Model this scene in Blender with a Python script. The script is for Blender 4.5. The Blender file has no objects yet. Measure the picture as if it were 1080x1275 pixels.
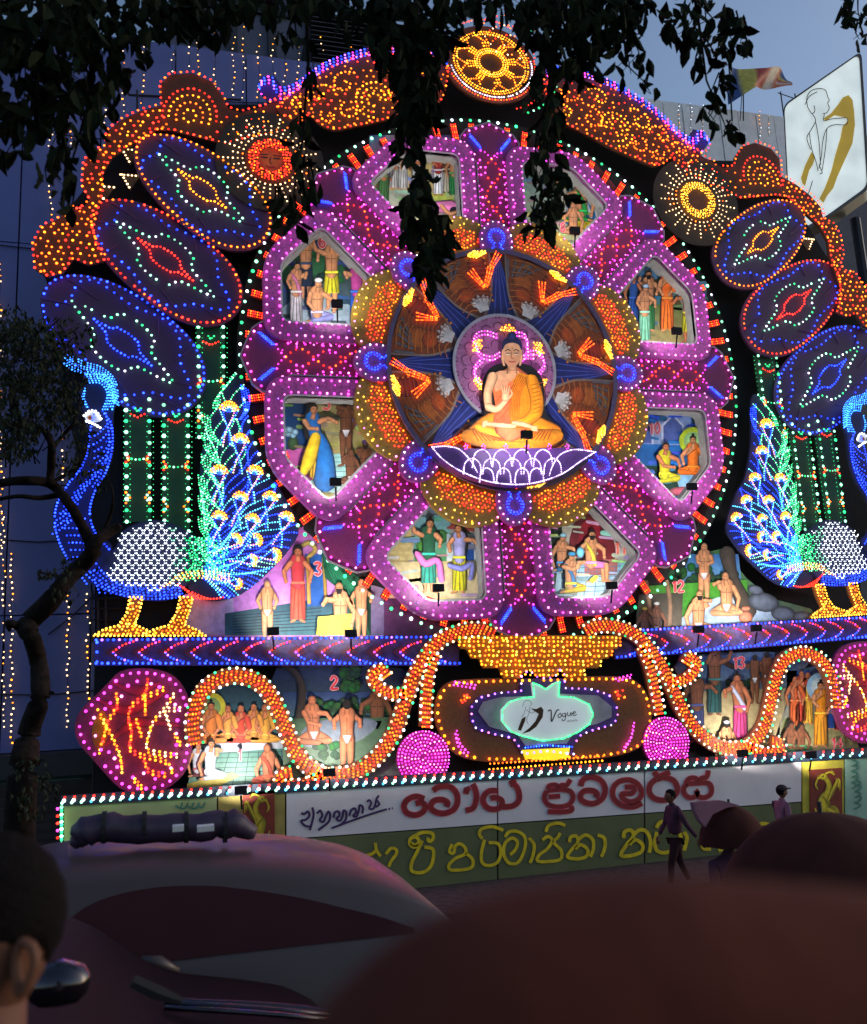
import bpy, bmesh, math, random
import numpy as np
from mathutils import Vector, Matrix
rnd = random.Random(7)
S = bpy.context.scene
COL = S.collection
PI = math.pi
# ------------------------------------------------------------------ camera
F_PX, PITCH, YAW, ROLL = 1150.0, 0.191998, 0.273155, -0.0513318
CX, CZ, DP, EYE = -6.03684, -0.52495, 15.5, 2.05
ZO = EYE - CZ
cy, sy, cp, sp = math.cos(YAW), math.sin(YAW), math.cos(PITCH), math.sin(PITCH)
fw = Vector((sy*cp, cy*cp, sp)); rt0 = Vector((cy, -sy, 0)); up0 = rt0.cross(fw)
rt = math.cos(ROLL)*rt0 + math.sin(ROLL)*up0
up = -math.sin(ROLL)*rt0 + math.cos(ROLL)*up0
cam_d = bpy.data.cameras.new('camera'); cam = bpy.data.objects.new('camera', cam_d); COL.objects.link(cam)
m = Matrix((rt, up, -fw)).transposed().to_4x4(); m.translation = Vector((CX, 0, EYE)); cam.matrix_world = m
cam_d.sensor_fit = 'HORIZONTAL'; cam_d.sensor_width = 36; cam_d.lens = F_PX/1080*36
cam_d.dof.use_dof = True; cam_d.dof.focus_distance = 15.5; cam_d.dof.aperture_fstop = 3.9
cam_d.clip_start = 0.05; cam_d.clip_end = 4000
S.camera = cam
# ------------------------------------------------------------------ dusk sky
w = bpy.data.worlds.new('World'); S.world = w; w.use_nodes = True
nt = w.node_tree; bg = nt.nodes['Background']
sky = nt.nodes.new('ShaderNodeTexSky'); sky.sky_type = 'NISHITA'; sky.sun_disc = False
SUN_EL, SUN_ROT = math.radians(20.0), math.radians(92)
sky.sun_elevation = SUN_EL; sky.sun_rotation = SUN_ROT
sky.air_density = 1.0; sky.dust_density = 1.6; sky.ozone_density = 2.0
nt.links.new(sky.outputs[0], bg.inputs[0]); bg.inputs[1].default_value = 0.15
sl = bpy.data.lights.new('sun', 'SUN'); sl.energy = 0.04; sl.angle = math.radians(10); sl.color = (1, .8, .65)
so = bpy.data.objects.new('sun', sl); COL.objects.link(so)
so.rotation_euler = (math.radians(80), 0, -SUN_ROT + PI)
S.view_settings.view_transform = 'Standard'; S.view_settings.look = 'None'
S.view_settings.exposure = 0; S.view_settings.gamma = 1; S.view_settings.use_curve_mapping = False
S.cycles.use_denoising = True; S.cycles.max_bounces = 6; S.cycles.diffuse_bounces = 2
S.cycles.glossy_bounces = 3; S.cycles.sample_clamp_indirect = 4; S.cycles.caustics_reflective = False
# ------------------------------------------------------------------ mapping of the measured photograph to the place
def ray(px, py):
    return fw*F_PX + rt*(px-540) - up*(py-637.5)
def at(px, py, Y):
    d = ray(px, py); t = Y/d.y
    return Vector((CX+d.x*t, Y, EYE+d.z*t))
def T(px, py, d=0.0):
    p = at(px, py, DP-d)
    return (p.x, p.z)
def TT(pts, d=0.0, mir=False):
    o = [T(a, b, d) for a, b in pts]
    return [(-x, z-.014*(-x)*max(0, min(1, (5-z)/4.5))) for x, z in o] if mir else o
def lin(c):
    return tuple((v/255/12.92 if v/255 <= .04045 else ((v/255+.055)/1.055)**2.4) for v in c[:3])
def vclip(c): return tuple(max(0, min(255, v)) for v in c)
# ------------------------------------------------------------------ materials
MATS = {}
def mat(name, col, rough=.6, metal=0, noise=.18, scale=6, bump=0, spec=.5, coat=0):
    if name in MATS: return MATS[name]
    m = bpy.data.materials.new(name); m.use_nodes = True; n = m.node_tree; b = n.nodes['Principled BSDF']
    b.inputs['Roughness'].default_value = rough; b.inputs['Metallic'].default_value = metal
    b.inputs['Specular IOR Level'].default_value = spec; b.inputs['Coat Weight'].default_value = coat
    tc = n.nodes.new('ShaderNodeTexCoord'); ns = n.nodes.new('ShaderNodeTexNoise'); ns.inputs['Scale'].default_value = scale
    ns.inputs['Detail'].default_value = 5
    n.links.new(tc.outputs['Object'], ns.inputs['Vector'])
    r = n.nodes.new('ShaderNodeValToRGB'); r.color_ramp.elements[0].position = .3; r.color_ramp.elements[1].position = .7
    c = col
    r.color_ramp.elements[0].color = tuple(max(0, v*(1-noise)) for v in c)+(1,)
    r.color_ramp.elements[1].color = tuple(min(1, v*(1+noise)) for v in c)+(1,)
    n.links.new(ns.outputs['Fac'], r.inputs[0]); n.links.new(r.outputs[0], b.inputs['Base Color'])
    if bump:
        bp = n.nodes.new('ShaderNodeBump'); bp.inputs['Strength'].default_value = bump; bp.inputs['Distance'].default_value = .02
        n.links.new(ns.outputs['Fac'], bp.inputs['Height']); n.links.new(bp.outputs[0], b.inputs['Normal'])
    MATS[name] = m; return m
def print_mat():
    m = bpy.data.materials.new('painted_print'); m.use_nodes = True; n = m.node_tree; b = n.nodes['Principled BSDF']
    a = n.nodes.new('ShaderNodeVertexColor'); a.layer_name = 'Col'
    tc = n.nodes.new('ShaderNodeTexCoord'); ns = n.nodes.new('ShaderNodeTexNoise'); ns.inputs['Scale'].default_value = 9; ns.inputs['Detail'].default_value = 8
    n.links.new(tc.outputs['Object'], ns.inputs['Vector'])
    mr = n.nodes.new('ShaderNodeMapRange'); mr.inputs['From Min'].default_value = .3; mr.inputs['From Max'].default_value = .7
    mr.inputs['To Min'].default_value = .72; mr.inputs['To Max'].default_value = 1.15
    n.links.new(ns.outputs['Fac'], mr.inputs['Value'])
    mx = n.nodes.new('ShaderNodeVectorMath'); mx.operation = 'SCALE'
    n.links.new(a.outputs['Color'], mx.inputs[0]); n.links.new(mr.outputs['Result'], mx.inputs['Scale'])
    n.links.new(mx.outputs[0], b.inputs['Base Color']); b.inputs['Roughness'].default_value = .55
    MATS['print'] = m; return m
PRINT = print_mat()
LED = dict(red=((1, .022, .012), 4.2), orange=((1, .12, .008), 4.0), amber=((1, .27, .012), 3.6), yellow=((1, .52, .05), 3.2), warm=((1, .62, .3), 2.6),
           white=((.82, .9, 1), 2.6), cyan=((.1, .62, 1), 2.6), green=((.03, .8, .22), 2.0), mint=((.35, 1, .62), 1.9), blue=((.012, .04, 1), 5.0),
           purple=((.34, .1, 1), 4.0), magenta=((1, .04, .72), 4.4), pink=((1, .22, .78), 3.4), lav=((.8, .6, 1), 2.4), sky=((.03, .2, 1), 4.0))
LEDK = 1.55
BR = .80
def led(key, lev):
    nm = 'led_%s_%d' % (key, lev)
    if nm in MATS: return MATS[nm]
    m = bpy.data.materials.new(nm); m.use_nodes = True; n = m.node_tree
    n.nodes.clear(); o = n.nodes.new('ShaderNodeOutputMaterial'); e = n.nodes.new('ShaderNodeEmission')
    c, s = LED[key]; e.inputs[0].default_value = tuple(c)+(1,); e.inputs[1].default_value = s*LEDK*(.5, 1.0, 1.6)[lev]
    n.links.new(e.outputs[0], o.inputs[0]); MATS[nm] = m; return m
def glow(name, col, s):
    if name in MATS: return MATS[name]
    m = bpy.data.materials.new(name); m.use_nodes = True; n = m.node_tree; b = n.nodes['Principled BSDF']
    b.inputs['Base Color'].default_value = tuple(col)+(1,); b.inputs['Emission Color'].default_value = tuple(col)+(1,)
    b.inputs['Emission Strength'].default_value = s; b.inputs['Roughness'].default_value = .35
    tc = n.nodes.new('ShaderNodeTexCoord'); ns = n.nodes.new('ShaderNodeTexNoise'); ns.inputs['Scale'].default_value = 1.3
    n.links.new(tc.outputs['Object'], ns.inputs['Vector'])
    mr = n.nodes.new('ShaderNodeMapRange'); mr.inputs['From Min'].default_value = .3; mr.inputs['From Max'].default_value = .7
    mr.inputs['To Min'].default_value = s*.75; mr.inputs['To Max'].default_value = s*1.15
    n.links.new(ns.outputs['Fac'], mr.inputs['Value']); n.links.new(mr.outputs['Result'], b.inputs['Emission Strength'])
    MATS[name] = m; return m
BLACK = mat('black_cloth', (.012, .012, .016), .9)
PLUM = mat('plum_fabric', (.055, .018, .075), .6, scale=30)
PINKF = mat('pink_foil_fabric', (.31, .055, .27), .45, noise=.3, scale=26, bump=.5)
MAROON = mat('maroon_fabric', (.19, .014, .10), .6, noise=.35, scale=40)
GOLDF = mat('gold_foil_fabric', (.24, .15, .02), .45, noise=.35, scale=30)
NAVY = mat('navy_fabric', (.01, .014, .07), .7)
DGREEN = mat('dark_green_board', (.008, .05, .028), .7)
BROWNF = mat('brown_painted_board', (.065, .028, .01), .7, noise=.3)
METAL = mat('dark_metal', (.03, .03, .035), .5, .6)
# ------------------------------------------------------------------ objects
ORG = {}
def tag(o, label=None, cat=None, group=None, kind=None):
    if label: o['label'] = label
    if cat: o['category'] = cat
    if group: o['group'] = group
    if kind: o['kind'] = kind
    return o
def empty(name, loc, label, cat, group=None):
    o = bpy.data.objects.new(name, None); COL.objects.link(o); o.location = loc; o.empty_display_size = .1
    ORG[o.name] = Vector(loc); return tag(o, label, cat, group)
def P3(x, z, d): return (x, DP-d, z)
class MB:
    """collects faces in world coordinates; build() links them as one mesh object"""
    def __init__(s): s.v = []; s.f = []; s.mi = []; s.c = []; s.mats = []; s.anyc = False
    def m(s, mt):
        if mt not in s.mats: s.mats.append(mt)
        return s.mats.index(mt)
    def add(s, vs, fs, mt, cols=None):
        b = len(s.v); s.v += [tuple(v) for v in vs]; i = s.m(mt)
        for f in fs: s.f.append([b+k for k in f]); s.mi.append(i)
        if cols: s.anyc = True; s.c += list(cols)
        else: s.c += [(.8, .8, .8)]*len(vs)
        return s
    def plate(s, pts, d, th, mt, cols=None):
        n = len(pts); a = sum(pts[i][0]*pts[(i+1) % n][1]-pts[(i+1) % n][0]*pts[i][1] for i in range(n))
        if a < 0:
            pts = pts[::-1]
            if cols: cols = cols[::-1]
        vs = [P3(x, z, d) for x, z in pts]+[P3(x, z, d-th) for x, z in pts]
        fs = [list(range(n)), list(range(2*n-1, n-1, -1))]+[[i, i+n, (i+1) % n+n, (i+1) % n] for i in range(n)]
        return s.add(vs, fs, mt, (cols+cols) if cols else None)
    def ring(s, outer, inner, d, th, mt):
        """band between two outlines of equal point count"""
        n = len(outer); vs = [P3(x, z, d) for x, z in outer]+[P3(x, z, d) for x, z in inner]+[P3(x, z, d-th) for x, z in outer]+[P3(x, z, d-th) for x, z in inner]
        fs = []
        for i in range(n):
            j = (i+1) % n; fs += [[i, j, n+j, n+i], [i, 2*n+i, 2*n+j, j], [n+i, n+j, 3*n+j, 3*n+i]]
        return s.add(vs, fs, mt)
    def box(s, c, h, mt, rz=0):
        cs, sn = math.cos(rz), math.sin(rz); vs = []
        for sx in (-1, 1):
            for sy_ in (-1, 1):
                for sz in (-1, 1):
                    x, y = sx*h[0], sy_*h[1]; vs.append((c[0]+x*cs-y*sn, c[1]+x*sn+y*cs, c[2]+sz*h[2]))
        return s.add(vs, [[0, 1, 3, 2], [4, 6, 7, 5], [0, 4, 5, 1], [2, 3, 7, 6], [0, 2, 6, 4], [1, 5, 7, 3]], mt)
    def tube(s, pts, rs, mt, n=8, cap=True):
        pts = [Vector(p) for p in pts]; rs = rs if isinstance(rs, (list, tuple)) else [rs]*len(pts); vs = []; fs = []
        for i, p in enumerate(pts):
            t = (pts[min(i+1, len(pts)-1)]-pts[max(i-1, 0)]).normalized()
            a = t.cross(Vector((0.13, .2, 1))); a = a.normalized() if a.length > 1e-4 else Vector((1, 0, 0)); b = t.cross(a)
            for k in range(n):
                q = 2*PI*k/n; vs.append(p+(a*math.cos(q)+b*math.sin(q))*rs[i])
        for i in range(len(pts)-1):
            for k in range(n): fs.append([i*n+k, i*n+(k+1) % n, (i+1)*n+(k+1) % n, (i+1)*n+k])
        if cap: fs += [list(range(n))[::-1], list(range((len(pts)-1)*n, len(pts)*n))]
        return s.add(vs, fs, mt)
    def build(s, name, parent=None, smooth=False, **kw):
        me = bpy.data.meshes.new(name); o = bpy.data.objects.new(name, me)
        org = ORG[parent.name] if parent else Vector((0, 0, 0))
        if not parent and s.v and kw.get('kind') != 'structure':
            a = np.array(s.v); org = Vector((a[:, 0].mean(), a[:, 1].mean(), a[:, 2].min())); o.location = org
        me.from_pydata([(v[0]-org.x, v[1]-org.y, v[2]-org.z) for v in s.v], [], s.f)
        for mt in s.mats: me.materials.append(mt)
        me.polygons.foreach_set('material_index', s.mi)
        if s.anyc:
            ca = me.color_attributes.new('Col', 'FLOAT_COLOR', 'POINT')
            ca.data.foreach_set('color', np.hstack([np.array(s.c, dtype=np.float32), np.ones((len(s.c), 1), np.float32)]).ravel())
        if smooth: me.polygons.foreach_set('use_smooth', [True]*len(me.polygons))
        me.update()
        COL.objects.link(o); ORG[o.name] = org
        if parent: o.parent = parent
        return tag(o, **kw)
RING6 = [(math.cos(k*PI/3), math.sin(k*PI/3)) for k in range(6)]
class Bulbs:
    """many small lamps, each a faceted bulb standing proud of its board"""
    def __init__(s, name='bulbs'): s.p = []
    def add(s, x, z, d, r, key):
        lev = rnd.choice((0, 1, 1, 1, 2)); s.p.append((x, z, d+.006, r*BR, key, lev))
    def chain(s, pts, d, key, sp=.13, r=.024, closed=False, jit=.0, drop=.02, smooth=False, phase=0):
        if smooth: pts = crom(pts, closed)
        if closed: pts = list(pts)+[pts[0]]
        L = [0]
        for a, b in zip(pts, pts[1:]): L.append(L[-1]+math.hypot(b[0]-a[0], b[1]-a[1]))
        n = max(1, int(round(L[-1]/sp))); j = 0
        for i in range(n+(0 if closed else 1)):
            t = L[-1]*i/n
            while j < len(L)-2 and L[j+1] < t: j += 1
            u = (t-L[j])/max(1e-9, L[j+1]-L[j]); a, b = pts[j], pts[j+1]
            if rnd.random() < drop: continue
            k = key if isinstance(key, str) else key[(i+phase) % len(key)]
            s.add(a[0]+(b[0]-a[0])*u+rnd.gauss(0, jit), a[1]+(b[1]-a[1])*u+rnd.gauss(0, jit), d, r*rnd.uniform(.85, 1.1), k)
        return s
    def fill(s, poly, d, keys, sp=.1, r=.022, jit=.25, dens=1):
        xs = [p[0] for p in poly]; zs = [p[1] for p in poly]; z = min(zs); row = 0
        while z < max(zs):
            x = min(xs)+(sp/2 if row % 2 else 0)
            while x < max(xs):
                q = (x+rnd.uniform(-jit, jit)*sp, z+rnd.uniform(-jit, jit)*sp)
                if inside(q, poly) and rnd.random() < dens: s.add(q[0], q[1], d, r*rnd.uniform(.8, 1.15), rnd.choice(keys))
                x += sp
            z += sp*.87; row += 1
        return s
    def build(s, name, parent=None, **kw):
        if not s.p: return
        n = len(s.p); keys = sorted({(p[4], p[5]) for p in s.p}); ki = {k: i for i, k in enumerate(keys)}
        org = ORG[parent.name] if parent else Vector((0, 0, 0))
        A = np.array([(p[0]-org.x, DP-p[2]-org.y, p[1]-org.z) for p in s.p]); R = np.array([p[3] for p in s.p])
        tpl = [(c, -1.0, q) for c, q in RING6]+[(0, -2.0, 0), (0, 0, 0)]
        tpl = np.array(tpl); V = (A[:, None, :]+tpl[None]*R[:, None, None]).reshape(-1, 3)
        ff = []
        for k in range(6): ff += [(k, (k+1) % 6, 6), ((k+1) % 6, k, 7)]
        ff = np.array(ff); Fc = (ff[None]+8*np.arange(n)[:, None, None]).reshape(-1, 3)
        me = bpy.data.meshes.new(name)
        me.vertices.add(len(V)); me.vertices.foreach_set('co', V.ravel())
        me.loops.add(Fc.size); me.loops.foreach_set('vertex_index', Fc.ravel())
        me.polygons.add(len(Fc)); me.polygons.foreach_set('loop_start', np.arange(0, Fc.size, 3))
        for k, l in keys: me.materials.append(led(k, l))
        me.polygons.foreach_set('material_index', np.repeat([ki[(p[4], p[5])] for p in s.p], 12))
        me.update(); me.validate()
        o = bpy.data.objects.new(name, me); COL.objects.link(o); ORG[o.name] = org
        if parent: o.parent = parent
        kw.setdefault('kind', 'stuff')
        return tag(o, **kw)
def crom(pts, closed=False, n=5):
    P = list(pts); out = []; N = len(P)
    rng = range(N if closed else N-1)
    for i in rng:
        g = (lambda k: P[k % N]) if closed else (lambda k: P[max(0, min(N-1, k))])
        a, b, c, e = g(i-1), g(i), g(i+1), g(i+2)
        for j in range(n):
            t = j/n
            out.append(tuple(.5*((2*b[q])+(-a[q]+c[q])*t+(2*a[q]-5*b[q]+4*c[q]-e[q])*t*t+(-a[q]+3*b[q]-3*c[q]+e[q])*t**3) for q in range(2)))
    if not closed: out.append(P[-1])
    return out
def inside(q, poly):
    x, y = q; c = False; n = len(poly); j = n-1
    for i in range(n):
        xi, yi = poly[i]; xj, yj = poly[j]
        if (yi > y) != (yj > y) and x < (xj-xi)*(y-yi)/(yj-yi)+xi: c = not c
        j = i
    return c
def roundp(pts, r, n=5):
    out = []; N = len(pts); rr = r if isinstance(r, (list, tuple)) else [r]*N
    for i in range(N):
        p = Vector(pts[i]); a = Vector(pts[i-1])-p; b = Vector(pts[(i+1) % N])-p
        k = min(rr[i], a.length*.45, b.length*.45); s = p+a.normalized()*k; e = p+b.normalized()*k
        for j in range(n+1):
            t = j/n; q = s*(1-t)**2+p*2*t*(1-t)+e*t*t; out.append((q.x, q.y))
    return out
def circ(cx, cz, r, n=32, a0=0, a1=2*PI, rz=None):
    rz = rz or r; e = 0 if abs(a1-a0-2*PI) < 1e-6 else 1
    return [(cx+r*math.cos(a0+(a1-a0)*i/(n-e if e else n)), cz+rz*math.sin(a0+(a1-a0)*i/(n-e if e else n))) for i in range(n)]
def offset(pts, k):
    """outline scaled towards its centre by distance k"""
    n = len(pts); out = []
    ar = sum(pts[i][0]*pts[(i+1) % n][1]-pts[(i+1) % n][0]*pts[i][1] for i in range(n)); sg = 1 if ar > 0 else -1
    for i in range(n):
        a, b = Vector(pts[i-1]), Vector(pts[(i+1) % n]); t = (b-a); t = t.normalized() if t.length > 1e-9 else Vector((1, 0))
        out.append((pts[i][0]-t.y*k*sg, pts[i][1]+t.x*k*sg))
    return out
def ribbon(pts, w, closed=False):
    L = []; Rr = []; n = len(pts)
    for i, p in enumerate(pts):
        a = Vector(pts[max(i-1, 0)]); b = Vector(pts[min(i+1, n-1)]); t = (b-a).normalized()
        ww = w[i] if isinstance(w, (list, tuple)) else w
        L.append((p[0]-t.y*ww, p[1]+t.x*ww)); Rr.append((p[0]+t.y*ww, p[1]-t.x*ww))
    return L+Rr[::-1]
class Paint:
    """brush strokes laid as thin coloured sheets, each a little in front of the one below; takes photograph coordinates"""
    def __init__(s, d, f=None, mir=False): s.mb = MB(); s.d = d; s.k = 0; s.f = f or (lambda x, y: T(x, y, s.d)); s.mir = mir
    def P(s, x, y):
        a, b = s.f(x, y); return P3(-a if s.mir else a, b, s.d+s.k)
    def up(s): s.k += .0005
    def poly(s, pts, c0, c1=None, dirn=(0, 1), smooth=False):
        if smooth: pts = crom(pts, True, 4)
        s.up(); c1 = c1 or c0; pr = [p[0]*dirn[0]+p[1]*dirn[1] for p in pts]; lo, hi = min(pr), max(pr)
        a, b = lin(vclip(c0)), lin(vclip(c1)); cols = []
        for q in pr:
            t = (q-lo)/max(1e-9, hi-lo); cols.append(tuple(a[i]*(1-t)+b[i]*t for i in range(3)))
        s.mb.add([s.P(*p) for p in pts], [list(range(len(pts)))], PRINT, cols); return s
    def stroke(s, pts, w, c, sh=.5, hi=1.18, smooth=True, cap=True, n=4):
        w = list(w) if isinstance(w, (list, tuple)) else [w]*len(pts)
        if smooth and len(pts) > 2:
            q = crom([(p[0], p[1]) for p in pts], False, n); ww = []
            for i in range(len(pts)-1): ww += [w[i]+(w[i+1]-w[i])*j/n for j in range(n)]
            ww.append(w[-1]); pts, w = q, ww
        if cap and max(w) > 0:
            a = Vector(pts[0]); t = (a-Vector(pts[1])).normalized()*w[0]; pts = [tuple(a+t*.95), tuple(a+t*.6)]+list(pts); w = [w[0]*.25, w[0]*.8]+w
            a = Vector(pts[-1]); t = (a-Vector(pts[-2])).normalized()*w[-1]; pts = pts+[tuple(a+t*.6), tuple(a+t*.95)]; w = w+[w[-1]*.8, w[-1]*.25]
        s.up(); vs = []; cols = []; n_ = len(pts); ks = (-1, -.78, 0, .74, 1); cc = [sh*.55, .82, 1+(hi-1)*.7, .96, sh*.6] if sh < .8 else [sh, 1, hi, 1, sh]
        for i, p in enumerate(pts):
            a = Vector(pts[max(i-1, 0)][:2]); b = Vector(pts[min(i+1, n_-1)][:2]); t = b-a; t = t.normalized() if t.length > 1e-9 else Vector((0, 1))
            for k, g in zip(ks, cc): vs.append(s.P(p[0]-t.y*w[i]*k, p[1]+t.x*w[i]*k)); cols.append(lin(vclip(tuple(v*g for v in c))))
        fs = [[i*5+k, i*5+k+1, i*5+k+6, i*5+k+5] for i in range(n_-1) for k in range(4)]
        s.mb.add(vs, fs, PRINT, cols); return s
    def blob(s, x, y, rx, ry, c, rot=0, sh=.5, hi=1.15, n=14):
        s.up(); vs = [s.P(x-rx*.15, y-ry*.15)]; cols = [lin(vclip(tuple(v*hi for v in c)))]
        for g, q in ((.6, 1.0), (1, sh)):
            for i in range(n):
                a = 2*PI*i/n; u, v = rx*g*math.cos(a), ry*g*math.sin(a)
                vs.append(s.P(x+u*math.cos(rot)-v*math.sin(rot), y+u*math.sin(rot)+v*math.cos(rot))); cols.append(lin(vclip(tuple(k*q for k in c))))
        fs = [[0, 1+i, 1+(i+1) % n] for i in range(n)]+[[1+i, 1+n+i, 1+n+(i+1) % n, 1+(i+1) % n] for i in range(n)]
        s.mb.add(vs, fs, PRINT, cols); return s
    def build(s, name, parent=None, **kw): return s.mb.build(name, parent, **kw)
def ik(a, b, l1, l2, side):
    dd = math.hypot(b[0]-a[0], b[1]-a[1]); l1 = min(l1, max(dd*.56, l1*.45)); l2 = min(l2, max(dd*.54, l2*.45))
    d = math.hypot(b[0]-a[0], b[1]-a[1]); d = min(max(d, 1e-6), (l1+l2)*.999)
    ux, uy = (b[0]-a[0])/max(1e-6, math.hypot(b[0]-a[0], b[1]-a[1])), (b[1]-a[1])/max(1e-6, math.hypot(b[0]-a[0], b[1]-a[1]))
    k = (l1*l1-l2*l2+d*d)/(2*d); h = math.sqrt(max(0, l1*l1-k*k))*side
    return (a[0]+ux*k-uy*h, a[1]+uy*k+ux*h), (a[0]+ux*d, a[1]+uy*d)
SK = dict(t=(206, 140, 96), d=(120, 72, 46), l=(232, 178, 138), r=(190, 112, 74))
def fig(parent, d, x, y, H, pose='stand', skin='t', hair='short', lower=None, upper=None, armL=(-1.15, 2.8), armR=(1.15, 2.8), face=0, lean=0, back=False,
        lowlen=1.0, turban=None, shawl=None, beard=False, halo=None, name='painted_figure'):
    """one painted cut-out figure; x, y are where it meets the ground, H its standing height"""
    p = Paint(d); u = H/8; sk = SK[skin]; hairc = (28, 20, 18)
    base = {'stand': 4.0, 'sit': .75, 'kneel': 1.1, 'chair': 2.1, 'squat': 1.0}[pose]*u
    hip = (x, y-base); sh = (x+lean*u, hip[1]-2.45*u); hd = (sh[0]+face*.15*u, sh[1]-1.12*u)
    if halo: p.blob(hd[0], hd[1]+.1*u, 1.75*u, 1.75*u, halo[0], sh=.9, hi=1.0, n=24); p.blob(hd[0], hd[1]+.1*u, 1.15*u, 1.15*u, halo[1], sh=.95, n=24)
    if hair == 'long': p.stroke([(hd[0]-face*.2*u, hd[1]-.3*u), (sh[0]-face*.5*u, sh[1]+.2*u), (sh[0]-face*.6*u, hip[1]-.6*u)], [.55*u, .6*u, .25*u], hairc, .7, 1.5)
    armc = upper if (upper and shawl == 'robe') else sk
    def arm(s, tgt):
        a = (sh[0]+s*.82*u, sh[1]+.18*u); e, h_ = ik(a, (sh[0]+tgt[0]*u, sh[1]+tgt[1]*u), 1.45*u, 1.35*u, -s*(1 if tgt[1] > -.5 else -1))
        p.stroke([a, e], [.33*u, .26*u], sk); p.stroke([e, h_], [.26*u, .16*u], sk); p.blob(h_[0], h_[1], .22*u, .26*u, sk, sh=.7)
        if shawl == 'robe' and s > 0: p.stroke([a, e], [.42*u, .38*u], upper)
    if back: arm(-1, armL); arm(1, armR)
    # legs
    lc = lower or sk
    if pose == 'stand':
        for s in (-1, 1):
            p.stroke([(x+s*.32*u, hip[1]), (x+s*.38*u, y-2*u), (x+s*.35*u, y-.2*u)], [.48*u, .34*u, .18*u], sk)
            p.stroke([(x+s*.35*u, y-.15*u), (x+s*.7*u+face*.2*u, y)], [.17*u, .12*u], sk)
        if lower:
            yl = hip[1]-.25*u+(y-hip[1])*lowlen
            p.stroke([(x, hip[1]-.35*u), (x, hip[1]+.6*u), (x, yl)], [.66*u, .82*u, (.85 if lowlen > .6 else .95)*u], lower, cap=False)
            for q in (-.4, .05, .45): p.stroke([(x+q*.6*u, hip[1]), (x+q*1.3*u, yl-.1*u)], [.04*u, .09*u], tuple(v*.62 for v in lower), .9, 1)
    elif pose in ('sit', 'squat'):
        for s in (-1, 1): p.stroke([(x+s*.4*u, hip[1]+.1*u), (x+s*1.55*u, y-.35*u)], [.55*u, .4*u], lc)
        p.stroke([(x+1.5*u, y-.3*u), (x-.5*u, y-.18*u)], [.38*u, .26*u], lc); p.stroke([(x-1.5*u, y-.25*u), (x+.5*u, y-.1*u)], [.38*u, .26*u], tuple(v*.92 for v in lc))
    elif pose == 'kneel':
        s = face or 1
        p.stroke([(x-s*.2*u, hip[1]), (x+s*1.6*u, y-.75*u)], [.6*u, .42*u], lc); p.stroke([(x+s*1.55*u, y-.6*u), (x-s*.9*u, y-.22*u)], [.4*u, .25*u], tuple(v*.9 for v in lc))
        p.stroke([(x-s*.9*u, y-.22*u), (x-s*1.3*u, y-.15*u)], [.18*u, .14*u], sk)
    elif pose == 'chair':
        s = face or 1
        for q in (-.25, .2):
            p.stroke([(x+q*u, hip[1]), (x+(q+s*1.7)*u, hip[1]+.15*u)], [.5*u, .4*u], lc); p.stroke([(x+(q+s*1.7)*u, hip[1]+.15*u), (x+(q+s*1.75)*u, y-.1*u)], [.36*u, .2*u], lc if lowlen > .8 else sk)
            p.stroke([(x+(q+s*1.7)*u, y-.05*u), (x+(q+s*2.2)*u, y)], [.17*u, .12*u], sk)
    # torso
    tc = upper if (upper and shawl != 'sash') else sk
    p.stroke([(sh[0], sh[1]-.05*u), (sh[0]*.6+hip[0]*.4, sh[1]+1.1*u), (hip[0], hip[1]-.1*u)], [.92*u, .72*u, .66*u], tc, .55, 1.14)
    if tc is sk and not back:
        for s in (-1, 1): p.stroke([(sh[0]+s*.12*u, sh[1]+.75*u), (sh[0]+s*.6*u, sh[1]+.72*u)], .05*u, tuple(v*.6 for v in sk), 1, 1)
    if tc is sk: p.stroke([(sh[0], sh[1]+.3*u), (hip[0], hip[1]-.4*u)], .045*u, tuple(v*.66 for v in sk), 1, 1)
    if upper and shawl == 'top': pass
    if upper and shawl == 'sash':
        p.stroke([(sh[0]-.6*u, sh[1]), (sh[0]+.1*u, sh[1]+1*u), (hip[0]+.5*u, hip[1])], [.26*u, .24*u, .3*u], upper)
    if shawl == 'robe':
        p.stroke([(sh[0]-.75*u, sh[1]+.9*u), (sh[0]-.1*u, sh[1]+.35*u), (sh[0]+.7*u, sh[1]-.1*u)], .07*u, tuple(v*.55 for v in upper), 1, 1)
        p.poly([(sh[0]-.85*u, sh[1]+.1*u), (sh[0]-.35*u, sh[1]-.35*u), (sh[0]+.35*u, sh[1]-.25*u), (sh[0]-.1*u, sh[1]+.3*u), (sh[0]-.75*u, sh[1]+.85*u)], sk)
    if lower: p.stroke([(hip[0]-.6*u, hip[1]-.2*u), (hip[0]+.6*u, hip[1]-.2*u)], .16*u, tuple(min(255, v*1.15+20) for v in lower), .6)
    elif lower is None: p.poly([(hip[0]-.42*u, hip[1]-.25*u), (hip[0]+.42*u, hip[1]-.25*u), (hip[0]+.12*u, hip[1]+.55*u), (hip[0]-.12*u, hip[1]+.55*u)], (232, 232, 236), (170, 170, 185))
    # neck and head
    p.stroke([(sh[0], sh[1]-.05*u), (hd[0], hd[1]+.4*u)], [.3*u, .24*u], sk, cap=False)
    p.blob(hd[0], hd[1], .42*u, .54*u, sk if not back else (hairc if hair != 'none' else sk), sh=.62)
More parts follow.
